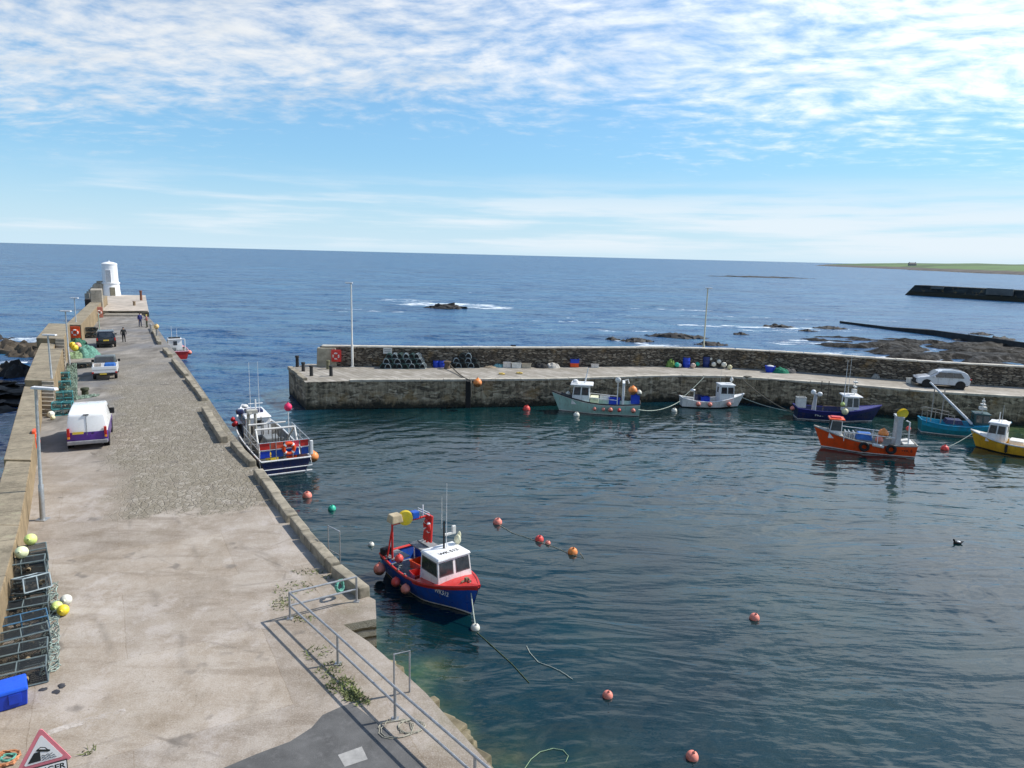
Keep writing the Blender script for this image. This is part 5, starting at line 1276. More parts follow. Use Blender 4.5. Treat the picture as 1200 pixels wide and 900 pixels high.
tag(G().tube([at(*p, .02) for p in [(614, 902), (622, 890), (633, 881), (648, 877), (660, 879), (666, 886), (663, 893)]], .009, 5).build('rope_loop', mat('green_pale_rope', (.3, .42, .25), .9)), 'loop of pale green rope floating at the bottom edge', 'rope')
# duck
p = at(1122, 637, 0); g = G(); g.ball((0, 0, .06), .2, (1.5, .75, .6)); g.ball((-.28, 0, .26), .085); g.tube([(-.2, 0, .1), (-.27, 0, .25)], .06, 6); g.tube([(.25, 0, .1), (.42, 0, .17)], [.07, .02], 6)
dk = g.build('eider_duck', black, loc=(p.x, p.y, 0), smooth=True); dk.scale = (.7,) * 3; tag(dk, 'small dark duck swimming alone on the harbour', 'duck')
g = G(); g.ball((.05, -.02, .14), .13, (1.1, .8, .5)); g.tube([(-.35, 0, .25), (-.45, 0, .23)], [.03, .012], 5); g.build('plumage', white, dk, smooth=True)
# ================================================================= lighthouse on the head of the quay
lx = at(131.0, 347.0, RZ); KX = lx.y
lx.x -= 1.05
lh = thing('lighthouse', 'squat round white lighthouse with domed top at the far end of the quay', 'lighthouse', (lx.x, lx.y + 1.8, RZ))
wpaint = mat('lighthouse_white', (.80, .80, .79), .5, var=.05, scale=1.2, dirt=(.68, .67, .63))
G().lathe([(2.0, -.1), (1.9, .6), (1.78, 2.4), (1.72, 2.5)], n=32).build('base', wpaint, lh, smooth=True)
G().lathe([(1.95, 2.5), (1.95, 2.75), (1.7, 2.78)], n=32).build('band', wpaint, lh, smooth=True)
tw = G().lathe([(1.66, 2.77), (1.60, 6.35), (1.66, 6.4), (1.66, 6.6)], n=32).build('tower', wpaint, lh, smooth=True)
G().lathe([(1.68, 6.6), (1.3, 6.78), (.8, 6.92), (.2, 7.02), (.07, 7.06), (.05, 7.3), (.02, 7.34)], n=32).build('dome', wpaint, lh, smooth=True)
lh.scale = (.9, .9, 1)
dd = Vector((-lx.x, -lx.y, 0)).normalized(); ang = math.atan2(dd.y, dd.x) - R(14)
def on_tower(rad, a, z): return (rad * math.cos(a), rad * math.sin(a), z)
g = G(); g.box((0, 0, 0), (.5, .95, 2.3)); o = g.build('door', mat('grey_door', (.55, .55, .54), .6), lh); o.location = on_tower(1.48, ang, 4.05); o.rotation_euler = (0, 0, ang)  # door in an even grey, darker than the tower white
g = G(); g.box((0, .55, 0), (.5, .12, 2.5)); g.box((0, -.55, 0), (.5, .12, 2.5)); g.box((0, 0, 1.25), (.5, 1.22, .14)); o = g.build('door_frame', wpaint, lh, bevel=.02); o.location = on_tower(1.52, ang, 4.05); o.rotation_euler = (0, 0, ang)
a2_ = math.atan2(dd.y, dd.x) + R(8)
g = G(); g.prism([(-.55, -.3), (.55, -.3), (.55, .3), (-.55, .3)], 0, 1.75); g.M = None
o = g.build('alcove', mat('alcove_stone', (.20, .18, .13), .9, var=.3, scale=3), lh, bevel=.1); o.location = on_tower(1.72, a2_, .05); o.rotation_euler = (0, 0, a2_ + R(90))
# stone stair block up to the lighthouse door
sg = G(); u = Vector((-dd.y, dd.x, 0)); bx = Vector((lx.x, lx.y, 0)) + Vector((-2.9, .2, 0))
for i in range(7):
    h = .5 + i * .42
    sg.box((lx.x - 3.5 + i * .30, lx.y - .2 + i * .25, (RZ + h - 2) / 2), (1.0, 1.8, RZ + h + 2), rz=.05)
sg.box((lx.x - 1.9, lx.y + .6, RZ + 1.2), (1.6, 1.6, 2.45), rz=.3)
tag(sg.build('stone_stair', step_m, bevel=.04), 'stone stair block climbing from the sea wall to the lighthouse door', 'steps')
wl = at(116, 352, D + 2.2)
sg = G(); sg.box((wl.x - .3, wl.y, RZ + 1.6), (1.6, 5.0, 3.4), rz=.5); tag(sg.build('stone_block', step_m, bevel=.06), 'tall stone block at the end of the sea wall before the lighthouse', 'wall')
wl2 = at(109, 348, D + 2)
sg = G(); sg.box((wl2.x - 1.0, wl2.y + 1, D - .4), (1.7, 2.2, 4.0), rz=.4); tag(sg.build('outer_buttress', mat('dark_buttress', (.035, .03, .028), .9, var=.4), bevel=.1), 'dark weathered buttress sticking out seaward near the lighthouse', 'buttress')
# small posts on the head
for px, py, h, m_, lab in ((157.5, 358, .75, wood, 'short brown bollard on the raised head of the quay'), (165.5, 352, 1.9, mat('rust_post', (.22, .09, .05), .8), 'tall rusty post on the raised head of the quay')):
    p = at(px, py, RZ); o = G().lathe([(.22, 0), (.2, h * .8), (.26, h * .85), (.24, h)], n=12).build('bollard', m_, loc=p, smooth=True); tag(o, lab, 'bollard')
# ================================================================= lamp posts
def lamp(base, h, lean, head, label, hl=1.0, rz=0., name='street_lamp', m_=galv, r=.07):
    t = thing(name, label, 'street lamp', base, rz)
    t.rotation_euler = (lean[1], lean[0], rz)
    G().lathe([(r * 1.45, 0), (r * 1.4, h * .27), (r * .95, h * .28), (r * .75, h)], n=12).build('pole', m_, t, smooth=True)
    g = G(); g.box((head, 0, h + .04), (hl, .26, .09), top=(.92, .8)); hd = g.build('lamp_head', mat('lamp_grey_white', (.62, .62, .62), .4), t, bevel=.02)
    G().box((head, 0, h - .012), (hl * .8, .2, .02)).build('diffuser', offw, hd)
    G().box((0, 0, .02), (.4, .4, .04)).build('base_plate', m_, t, bevel=.01)
    return t
def fit_h(px, py, py_top):
    b = at(px, py, D); h = 3.
    for k in range(60):
        q = proj((b.x, b.y, b.z + h)); h += (q[1] - py_top) * .02
    return b, h
for (bp, tp, hl, off_, lab) in [((50, 609), (42, 455), 1.0, .34, 'tall galvanised lamp post standing nearest the camera by the sea wall'),
                                ((63.5, 474), (56, 393), .95, .12, 'lamp post rising beside the nearer stone steps'),
                                ((82, 434), (76.6, 365), 1.0, .02, 'lamp post rising beside the green net heap'),
                                ((90.5, 397), (87, 349.5), 1.0, .0, 'lamp post farthest along the left quay near the orange lifebuoy')]:
    b_, h = fit_h(bp[0], bp[1], tp[1]); q = proj(b_ + Vector((0, 0, h))); lean = (tp[0] - q[0]) * (b_.y / F_PX) / h
    lamp(b_, h, (lean, 0), off_, lab, hl)
b_, h = fit_h(413, 430, 332); lamp(b_, h, (0, 0), -.2, 'lamp post standing by the red lifebuoy on the far pier', .75, 0, m_=offw, r=.085)
b_, h = fit_h(823, 428, 338); lamp(b_, h, (.0, 0), .1, 'pale lamp post by the blue barrels on the far pier', .75, 0, m_=mat('yellowish_post', (.56, .54, .40), .5), r=.085)
# ================================================================= lifebuoys on walls
def life_station(px, py, z, label, normal, w=.75, h=.85, cm=orange):
    p = at(px, py, z); t = thing('lifebuoy_station', label, 'lifebuoy', p, normal)
    G().box((0, 0, 0), (.16, w, h)).build('housing', cm, t, bevel=.05)
    o = G().ring((.14, 0, -.02), .27, .08, 'X', 24, 8).build('ring', mat('pale_ring', (.72, .55, .5), .5) if cm is red else mat('white_ring', (.75, .72, .68), .5), t, smooth=True)
    for k in range(4): G().ring((.14, 0, -.02), .27, .088, 'X', 4, 8, k * 1.571 + .5, k * 1.571 + 1.0).build('band', cm, o, smooth=True)
    return t
t = life_station(92, 388, D + 1.2, 'orange lifebuoy station on the tan sea wall near the dark car', R(-75), .95, 1.25)
t.location = (S4(81.4) - .62, 81.28, D + 1.15); t.scale = (1, 1.05, 1.05)
life_station(116, 366, D + 1.2, 'faded red lifebuoy station far off near the lighthouse steps', R(-60), 1.0, 1.6, mat('faded_red', (.45, .16, .11), .6))
w0 = at(40.5, 516, D + .95)
life_station(40.6, 514, D + 1.05, 'orange lifebuoy housing seen edge on against the sea wall by the nearest lamp post', R(30), .7, .95)
pr_ = Vector((-17.2, 68.3, D + 1.1)); t = life_station(394.5, 416, D + 1.1, 'red lifebuoy housing on the stone wall at the far pier end', R(-90), .95, 1.15, red)
t.location = (at(394.5, 416, D + 1.1).x * 68.2 / at(394.5, 416, D + 1.1).y, 68.05, D + 1.1)
# sign on the far parapet
q = at(454.5, 411, D + 1.5); sc_ = 69.0 / q.y
g = G(); g.box((0, 0, 0), (.85, .04, .55)); o = g.build('notice_board', offw, loc=(q.x * sc_, 68.85, CAM_Z + (q.z - CAM_Z) * sc_), bevel=.01); tag(o, 'small white notice board on the stone parapet above the stacked creels', 'sign')
G().box((0, -.026, .12), (.7, .01, .06)).build('text_line', greybox, o)
G().box((0, -.026, -.05), (.6, .01, .05)).build('text_line', greybox, o)
# ================================================================= vehicles
def car_shell(prof, w, taper_z, top_w, cuts=(), bevel=.07):
    """side profile (x,z) swept across the width, narrowing above taper_z"""
    bm = bmesh.new(); n_ = len(prof); zmax = max(p[1] for p in prof); ring = []
    for y in (-1, -.55, 0, .55, 1):
        row = []
        for x, z in prof:
            k = 1 - (1 - top_w) * max(0, (z - taper_z) / (zmax - taper_z)); bow = 1 - .035 * y * y
            row.append(bm.verts.new((x * bow, y * w / 2 * k, z)))
        ring.append(row)
    for a, b_ in zip(ring, ring[1:]):
        for i in range(n_): bm.faces.new((a[i], a[(i + 1) % n_], b_[(i + 1) % n_], b_[i]))
    bm.faces.new(ring[0][::-1]); bm.faces.new(ring[-1])
    bmesh.ops.recalc_face_normals(bm, faces=bm.faces)
    es = [e for e in bm.edges if len(e.link_faces) == 2 and e.calc_face_angle(0) > R(22)]
    bmesh.ops.bevel(bm, geom=es, offset=bevel, segments=3, affect='EDGES', profile=.6, clamp_overlap=True)
    for z in cuts: bmesh.ops.bisect_plane(bm, geom=bm.verts[:] + bm.edges[:] + bm.faces[:], plane_co=(0, 0, z), plane_no=(0, 0, 1))
    return bm
def bm_obj(bm, name, mats, parent, pick=None, smooth=True, angle=30):
    me = bpy.data.meshes.new(name); bm.to_mesh(me); bm.free()
    for m in mats: me.materials.append(m)
    if pick:
        for p in me.polygons: p.material_index = pick(p)
    if smooth: me.shade_smooth(); me.set_sharp_from_angle(angle=R(angle))
    o = bpy.data.objects.new(name, me); COL.objects.link(o); o.parent = parent; return o
alloy = mat('alloy_wheel', (.45, .46, .47), .35, metal=.6)
def wheel(parent, x, y, r, w=.22):
    o = G().lathe([(r * .62, -w / 2), (r * .93, -w / 2), (r, -w * .35), (r, w * .35), (r * .93, w / 2), (r * .62, w / 2)], n=22, cap0=False, cap1=False).build('wheel', black, parent, smooth=True)
    o.location = (x, y, r); o.rotation_euler = (R(90), 0, 0)
    rm = G(); s = -1 if y > 0 else 1
    rm.lathe([(r * .64, -w * .3), (r * .64, w * .3)], n=20); 
    for k in range(5):
        a = k * 2 * math.pi / 5; rm.box((math.cos(a) * r * .34, math.sin(a) * r * .34, s * w * .36), (r * .55, r * .15, .03), rz=a)
    rm.ring((0, 0, s * w * .36), r * .58, r * .05, 'Z', 18, 5); rm.lathe([(r * .14, -w * .42), (r * .14, w * .42)], n=10)
    rm.build('rim', alloy, o)
    return o
plate_y = mat('yellow_plate', (.72, .52, .06), .4); plate_w = mat('white_plate', (.75, .75, .72), .4)
lamp_red = mat('tail_lamp_red', (.45, .02, .015), .25); lamp_amb = mat('amber_lamp', (.7, .25, .03), .25); lamp_clear = mat('clear_lamp', (.6, .62, .65), .15)
# van, seen from behind (its nose points along the quay, local +x)
va = at(80, 526.5, D); vb = at(128, 524.5, D); vm = (va + vb) / 2; vd = (vb - va).normalized(); fwd = Vector((-.45, .893, 0))
purple = mat('purple_paint', (.075, .018, .22), .35, var=.1, scale=1, coat=.4); vwhite = mat('van_white', (.80, .80, .79), .3, var=.04, scale=1, coat=.4, dirt=(.7, .69, .66))
t = thing('van', 'white van with purple lower bodywork parked with its back to the camera', 'van', vm + fwd * 2.2, math.atan2(fwd.y, fwd.x))
bm = car_shell([(-2.45, .38), (-2.5, .6), (-2.46, 1.1), (-2.36, 1.9), (-2.25, 2.02), (-.5, 2.1), (.85, 2.06), (1.05, 2.0), (1.75, 1.28), (2.4, 1.02), (2.52, .8), (2.52, .4), (2.3, .3), (-2.3, .3)], 1.98, 1.0, .84, (1.0,), .09)
bm_obj(bm, 'body', [vwhite, purple], t, lambda p: 1 if p.center.z < 1.0 else 0)
for s in (-1, 1):
    G().box((-2.47, s * .88, 1.02), (.14, .13, .46), ry=-.06).build('tail_light', lamp_red, t, bevel=.02)
    G().box((-2.478, s * .885, .72), (.12, .12, .12)).build('indicator', lamp_amb, t, bevel=.02)
    g = G(); g.box((1.28, s * 1.06, 1.36), (.14, .24, .34)); g.box((1.28, s * .96, 1.3), (.08, .2, .08)); g.build('mirror', black, t, bevel=.03)
    panel([(1.0, s * .965, 1.22), (1.66, s * .965, 1.22), (1.1, s * .87, 1.9), (.5, s * .87, 1.9)], .02, .98, .05, .9, (0, s, .1), .02).build('window', dglass, t)
panel([(1.72, -.86, 1.32), (1.72, .86, 1.32), (1.08, .76, 1.98), (1.08, -.76, 1.98)], .02, .98, .03, .97, (1, 0, .5), .03).build('windscreen', dglass, t)
g = G(); g.box((-2.50, 0, .44), (.18, 1.94, .2)); g.build('bumper', mat('grey_bumper', (.23, .23, .24), .6), t, bevel=.04)
dg_ = G(); dg_.box((-2.435, 0, 1.38), (.02, .018, 1.1), ry=.12); dg_.build('door_seam', greybox, t)
G().box((-2.53, -.28 + .02, .93), (.03, .13, .05)).build('door_handle', black, t)
G().box((-2.525, .42, .98), (.02, .52, .13)).build('number_plate', plate_y, t)
G().box((-2.35, 0, 1.94), (.1, .26, .05), ry=.3).build('brake_light', black, t)
for x in (-1.62, 1.62):
    for s in (-1, 1): wheel(t, x, s * .84, .34); G().lathe([(.43, -.02), (.43, .02)], n=24).build('wheel_arch', black, t).matrix_local = Matrix.Translation((x, s * .982, .36)) @ Matrix.Rotation(R(90), 4, 'X')
# pickup, flat tray
va = at(109.5, 446, D); vb = at(137, 445.5, D); vm = (va + vb) / 2; vd = (vb - va).normalized(); fwd = Vector((-.46, .888, 0))
t = thing('pickup_truck', 'white pickup with blue sheeting and pale boxes in its open bed', 'pickup', vm + fwd * 2.45, math.atan2(fwd.y, fwd.x))
bm = car_shell([(-.35, .55), (-.35, 1.1), (-.2, 1.7), (.1, 1.76), (.75, 1.74), (1.35, 1.12), (2.3, .98), (2.42, .75), (2.4, .4), (2.2, .34), (-.3, .34)], 1.8, 1.0, .82, (1.12,), .07)
cabm = mat('dark_cab', (.10, .115, .11), .35, coat=.3)
bm_obj(bm, 'cab', [vwhite, cabm], t, lambda p: 1 if p.center.z > 1.12 else 0)
panel([(-.36, .74, 1.12), (-.36, -.74, 1.12), (-.2, -.68, 1.68), (-.2, .68, 1.68)], .04, .96, .08, .94, (-1, 0, .2), .03).build('rear_window', dglass, t)
g = G(); g.box((-1.4, .87, .9), (2.1, .06, .5)); g.box((-1.4, -.87, .9), (2.1, .06, .5)); g.box((-.42, 0, .92), (.06, 1.7, .54)); g.box((-1.4, 0, .62), (2.08, 1.7, .06)); g.build('bed', vwhite, t, bevel=.015)
tg = G().box((-2.46, 0, .92), (.07, 1.82, .50)).build('tailgate', vwhite, t, bevel=.02)
G().box((-2.50, 0, .90), (.02, 1.7, .03)).build('tailgate_crease', greybox, tg)
G().box((-2.46, 0, .54), (.16, 1.7, .16)).build('bumper', black, t, bevel=.03)
G().box((-2.55, .1, .56), (.02, .5, .11)).build('number_plate', plate_y, t)
for s in (-1, 1):
    G().box((-2.47, s * .84, .66), (.09, .14, .16)).build('tail_light', lamp_red, t, bevel=.01)
    g = G(); g.box((.95, s * 1.0, 1.2), (.1, .2, .22)); g.build('mirror', black, t, bevel=.02)
    for x in (-1.55, 1.6): wheel(t, x, s * .78, .34)
    panel([(-.25, s * .83, 1.16), (1.25, s * .83, 1.16), (.72, s * .74, 1.68), (-.12, s * .74, 1.68)], .04, .96, .05, .92, (0, s, .1), .03).build('window', dglass, t)
tb = G(); tb.box((0, 0, .2), (1.1, .95, .4), top=(.8, .8)); o = tb.build('tarpaulin', tarp_b, loc=W(t, (-1.5, -.38, .92)), rz=t.rotation_euler[2], bevel=.1); tag(o, 'crumpled blue sheeting in the white pickup bed', 'tarpaulin')
crate(W(t, (-1.95, .48, .93)), (.7, .5, .4), mat('cream_plastic', (.62, .54, .46), .5), 'cream fish box in the back corner of the white pickup bed', t.rotation_euler[2])
# dark car seen from behind
va = at(112, 408, D); vb = at(138, 407.5, D); vm = (va + vb) / 2; vd = (vb - va).normalized(); fwd = Vector((-.50, .866, 0))
cblack = mat('black_car_paint', (.012, .013, .015), .22, var=.2, coat=.6)
t = thing('parked_car', 'black four wheel drive parked with its back to the camera far along the quay', 'car', vm + fwd * 2.35, math.atan2(fwd.y, fwd.x))
bm = car_shell([(-2.3, .42), (-2.36, .7), (-2.3, 1.05), (-2.0, 1.7), (-1.7, 1.78), (.2, 1.76), (.85, 1.15), (2.1, 1.0), (2.3, .75), (2.28, .4), (2.1, .34), (-2.1, .34)], 1.92, 1.05, .8, (), .08)
bm_obj(bm, 'body', [cblack], t)
panel([(-2.29, .78, 1.08), (-2.29, -.78, 1.08), (-2.02, -.68, 1.64), (-2.02, .68, 1.64)], .05, .95, .05, .95, (-1, 0, .3), .03).build('rear_window', dglass, t)
G().box((-2.34, 0, .52), (.16, 1.86, .24)).build('bumper', black, t, bevel=.04); G().box((-2.40, .0, .84), (.04, .54, .13)).build('number_plate', plate_y, t)
g = G()
for s in (-1, 1): g.tube([(-1.6, s * .68, 1.84), (.1, s * .68, 1.84)], .025, 6); g.tube([(-1.6, s * .68, 1.76), (-1.6, s * .68, 1.84)], .02, 5); g.tube([(.1, s * .68, 1.74), (.1, s * .68, 1.84)], .02, 5)
g.build('roof_rail', galv, t)
for s in (-1, 1):
    G().box((-2.31, s * .85, .95), (.1, .14, .3)).build('tail_light', lamp_red, t, bevel=.02)
    G().box((.75, s * 1.0, 1.2), (.12, .2, .16)).build('mirror', cblack, t, bevel=.03)
    panel([(-1.9, s * .905, 1.15), (.6, s * .905, 1.15), (.1, s * .79, 1.66), (-1.75, s * .79, 1.66)], .04, .96, .05, .95, (0, s, .2), .012).build('window', dglass, t)
    for x in (-1.45, 1.45): wheel(t, x, s * .83, .37)
# SUV on the far pier, side on, nose to the left
va = at(1078, 453.5, D); vb = at(1139, 457.5, D); d = (va - vb); L = max(4.4, d.length); mid = (va + vb) / 2
swhite = mat('pearl_white', (.52, .54, .57), .25, var=.03, scale=1, coat=.6)
t = thing('parked_car', 'white estate style car parked side on at the right of the far pier', 'car', mid + Vector((0, .9, 0)), math.atan2(d.y, d.x))
bm = car_shell([(-2.2, .45), (-2.26, .8), (-2.18, 1.08), (-1.98, 1.42), (-1.7, 1.58), (-.8, 1.66), (.1, 1.62), (.45, 1.52), (1.15, 1.08), (1.95, .94), (2.2, .74), (2.24, .45), (2.1, .26), (-2.05, .28)], 1.84, .95, .78, (.36,), .07)
bm_obj(bm, 'body', [swhite, black], t, lambda p: 1 if p.center.z < .36 else 0)
for s in (-1, 1):
    panel([(-1.72, s * .925, .98), (1.0, s * .925, .98), (.42, s * .79, 1.5), (-1.35, s * .77, 1.52)], .02, .33, .08, .90, (0, s, .25), .014).build('window', dglass, t)
    panel([(-1.72, s * .925, .98), (1.0, s * .925, .98), (.42, s * .79, 1.5), (-1.35, s * .77, 1.52)], .35, .63, .05, .93, (0, s, .25), .014).build('window', dglass, t)
    panel([(-1.72, s * .925, .98), (1.0, s * .925, .98), (.42, s * .79, 1.5), (-1.35, s * .77, 1.52)], .65, .96, .05, .93, (0, s, .25), .014).build('window', dglass, t)
    G().box((1.98, s * .74, .82), (.34, .22, .12), rz=-s * .35).build('headlight', lamp_clear, t, bevel=.03)
    G().box((-2.16, s * .78, .95), (.16, .26, .12)).build('tail_light', lamp_red, t, bevel=.02)
    G().box((.78, s * 1.0, 1.04), (.14, .2, .13)).build('mirror', swhite, t, bevel=.04)
    g = G(); g.box((.25, s * .926, .86), (.14, .03, .03)); g.box((-.65, s * .926, .88), (.14, .03, .03)); g.build('door_handle', galv, t)
    g = G(); g.box((.46, s * .921, .68), (.012, .012, .56)); g.box((-.42, s * .921, .68), (.012, .012, .56)); g.box((-1.2, s * .915, .72), (.012, .012, .4)); g.build('door_seam', greybox, t)
    for x in (-1.38, 1.36):
        wheel(t, x, s * .82, .35, .24); G().lathe([(.42, -.02), (.42, .02)], n=24).build('wheel_arch', black, t).matrix_local = Matrix.Translation((x, s * .912, .36)) @ Matrix.Rotation(R(90), 4, 'X')
g = G(); g.box((2.20, 0, .62), (.10, 1.1, .3)); g.box((2.18, 0, .38), (.12, 1.5, .16)); g.build('grille', black, t, bevel=.03)
panel([(1.12, -.8, 1.1), (1.12, .8, 1.1), (.48, .7, 1.52), (.48, -.7, 1.52)], .02, .98, .03, .97, (1, 0, .8), .02).build('windscreen', dglass, t)
g = G()
for s in (-1, 1): g.tube([(-1.5, s * .66, 1.64), (-.8, s * .67, 1.70), (.2, s * .67, 1.66)], .02, 6)
g.build('roof_rail', galv, t)
# ================================================================= people
def person(loc, rz, label, top, legs, skin=(.52, .33, .24), hair=(.06, .04, .03), pose='stand', hat=None, H=1.76):
    J = {'pel': (0, 0, .95), 'sp': (.01, 0, 1.18), 'ch': (0, 0, 1.40), 'nk': (.01, 0, 1.52), 'hd': (.03, 0, 1.64), 'tp': (.03, 0, 1.72)}
    R_ = {'pel': .155, 'sp': .14, 'ch': .16, 'nk': .06, 'hd': .095, 'tp': .075}
    E = [('pel', 'sp'), ('sp', 'ch'), ('ch', 'nk'), ('nk', 'hd'), ('hd', 'tp')]
    for s, S in ((1, 'l'), (-1, 'r')):
        fx = .10 * s if pose == 'step' else .02 * s
        ax = {'stand': .05, 'hold': .26, 'step': -.12 * s}[pose]
        J.update({S + 'sh': (0, .20 * s, 1.42), S + 'el': (-.02 + ax * .2, .27 * s, 1.15), S + 'wr': (ax, .26 * s if pose != 'hold' else .14 * s, .93 if pose != 'hold' else 1.1), S + 'ha': (ax + .04, .26 * s if pose != 'hold' else .10 * s, .83 if pose != 'hold' else 1.12),
                  S + 'hp': (0, .10 * s, .90), S + 'kn': (.03 + fx, .11 * s, .50), S + 'an': (fx * 1.6 - .02, .12 * s, .09), S + 'to': (fx * 1.6 + .17, .14 * s, .035)})
        R_.update({S + 'sh': .075, S + 'el': .055, S + 'wr': .042, S + 'ha': .038, S + 'hp': .11, S + 'kn': .075, S + 'an': .055, S + 'to': .045})
        E += [('ch', S + 'sh'), (S + 'sh', S + 'el'), (S + 'el', S + 'wr'), (S + 'wr', S + 'ha'), ('pel', S + 'hp'), (S + 'hp', S + 'kn'), (S + 'kn', S + 'an'), (S + 'an', S + 'to')]
    ks = list(J); me = bpy.data.meshes.new('tmp'); me.from_pydata([J[k] for k in ks], [(ks.index(a), ks.index(b_)) for a, b_ in E], [])
    o = bpy.data.objects.new('tmp', me); COL.objects.link(o)
    md = o.modifiers.new('s', 'SKIN'); md.use_smooth_shade = True
    for k, v in zip(ks, me.skin_vertices[0].data): v.radius = (R_[k], R_[k] * (1.25 if k in ('sp', 'ch', 'pel') else 1))
    me.skin_vertices[0].data[0].use_root = True
    o.modifiers.new('u', 'SUBSURF').levels = 2
    dgr = bpy.context.evaluated_depsgraph_get(); dgr.update(); m2 = bpy.data.meshes.new_from_object(o.evaluated_get(dgr)); bpy.data.objects.remove(o); bpy.data.meshes.remove(me)
    m2.materials.clear(); sk = mat('skin_%d' % int(skin[0] * 100), skin, .6)
    for m in (top, legs, sk, mat('dark_boot', (.02, .018, .016), .6)): m2.materials.append(m)
    for p in m2.polygons:
        z = p.center.z; y = abs(p.center.y); x = p.center.x
        hand = y > .18 and z < .93 and pose != 'hold' or (pose == 'hold' and x > .235)
        p.material_index = 2 if z > 1.515 or hand else 3 if z < .12 else 1 if z < .96 and y < .21 else 0
    m2.name = 'person'; b_ = bpy.data.objects.new('person', m2); COL.objects.link(b_); m2.shade_smooth()
    b_.location = loc; b_.rotation_euler = (0, 0, rz); b_.scale = (H / 1.76,) * 3
    g = G(); g.ball((.015, 0, 1.685), .108, (1.02, .92, .78)); h_ = g.build('hat' if hat else 'hair', hat or mat('hair_%d' % int(hair[0] * 1000), hair, .8), b_, smooth=True)
    g = G(); g.ball((.125, 0, 1.645), .018, (1, .8, 1.3)); g.build('nose', sk, b_, smooth=True)
    return tag(b_, label, 'person')
dk = mat('dark_jacket', (.022, .024, .024), .85); bj = mat('navy_jacket', (.02, .025, .13), .8); jt = mat('dark_blue_trousers', (.02, .03, .075), .85); ol = mat('olive_trousers', (.06, .065, .04), .85); pk = mat('dull_red_top', (.30, .12, .10), .85)
p = at(145.5, 401, D); person(p, R(120), 'person in dark clothes standing alone on the quay beside the black car', dk, mat('black_trousers', (.018, .018, .02), .85))
p = at(164.5, 383, D); person(p, R(-30), 'person in a navy jacket and dark trousers near the far kerb', bj, jt, H=1.95)
p = at(172.5, 384, D); person(p, R(200), 'person in a yellow hat and dull red top at the quay edge', pk, ol, hat=mat('yellow_hat', (.75, .6, .12), .7), pose='hold', H=1.8)
# mooring posts with floats by the kerb near the people
for px, py, lab, m_ in ((177, 391, 'pale mooring post by the kerb near the two people', galv), (184, 397, 'grey mooring post with a tan float on top by the kerb', galv)):
    p = at(px, py, D); g = G(); g.lathe([(.12, 0), (.1, 1.1), (.13, 1.15), (.1, 1.3)], n=10); o = g.build('mooring_post', m_, loc=p, smooth=True); tag(o, lab, 'post')
p = at(184, 397, D); buoy(p + Vector((.05, -.05, 1.5)), .3, mat('tan_float', (.70, .48, .20), .6), 'tan float resting on a mooring post at the quay edge', tilt=.4)
# ================================================================= railing at the platform
rail_m = mat('railing_steel', (.36, .37, .38), .5, metal=.55, var=.2, scale=5, dirt=(.24, .2, .16))
rb = [at(*q, D) for q in [(340, 725), (396, 778), (463, 843), (556, 929)]]; rf = at(418, 705, D)
t = thing('railing', 'grey tubular railing turning a corner above the water at the near end of the quay', 'railing')
nxt = rb[3] + (rb[3] - rb[2]) * .9
for p in rb + [nxt, rf]:
    o = G().tube([(0, 0, -.05), (0, 0, .85)], .036, 8).build('post', rail_m, t, smooth=True); o.location = p
    o2 = G().box((0, 0, .012), (.17, .17, .025)).build('foot_plate', rail_m, o)
for z in (.85, .43):
    up = Vector((0, 0, z)); G().tube([p + up for p in rb + [nxt]], .032, 8).build('rail', rail_m, t, smooth=True); G().tube([rb[0] + up, rf + up], .032, 8).build('rail', rail_m, t, smooth=True)
def hoop(a, b_, h, label, zb=0.):
    t = thing('ladder_rail', label, 'handrail'); a = a - Vector((0, 0, zb)); b_ = b_ - Vector((0, 0, zb))
    G().tube([a, a + Vector((0, 0, h)), b_ + Vector((0, 0, h)), b_], .025, 7).build('rail', rail_m, t, smooth=True)
    lg_ = G()
    for s in (a, b_): lg_.tube([s, s - Vector((0, 0, 1.6))], .025, 6)
    for k in range(5): lg_.tube([a - Vector((0, 0, .1 + .3 * k)), b_ - Vector((0, 0, .1 + .3 * k))], .018, 5)
    lg_.build('rungs', rail_m, t)
hoop(at(462, 815, D), at(480, 811, D), 1.15, 'slim grey ladder handrail beyond the railing at the near quay edge')
hoop(at(385, 641, D), at(398.5, 648, D), .85, 'slim grey ladder handrail at the kerb beside the nearest boat')
# coils of rope at the rails
def coil(loc, rad, turns, m_, label, r=.02, flat=True, tilt=None, name='rope_coil', seed=1):
    q = random.Random(seed); pts = []
    for i in range(int(turns * 14)):
        a = i / 14 * 2 * math.pi; rr_ = rad * (.72 + .28 * q.random()); pts.append((rr_ * math.cos(a) + q.uniform(-.04, .04) * rad, rr_ * math.sin(a) * .9 + q.uniform(-.04, .04) * rad, r + i / (turns * 14) * r * turns * .5 + q.uniform(0, r)))
    o = G().tube(pts, r, 5).build(name, m_, loc=loc, smooth=True)
    if tilt: o.rotation_euler = tilt
    return tag(o, label, 'rope')
wr = mat('white_rope', (.36, .34, .27), .9, var=.3, scale=5, dirt=(.2, .17, .12))
coil(at(396, 700, D) + Vector((0, 0, .40)), .22, 6, rope_g, 'green rope coil hung on the lower bar of the railing', .028, tilt=(R(80), 0, R(70)))
coil(at(465, 855, D), .46, 2.6, wr, 'loose pale rope coil around the middle railing post', .010, seed=4)
coil(at(482, 852, D), .34, 3.2, wr, 'tighter pale rope coil beside the middle railing post', .010, seed=9)
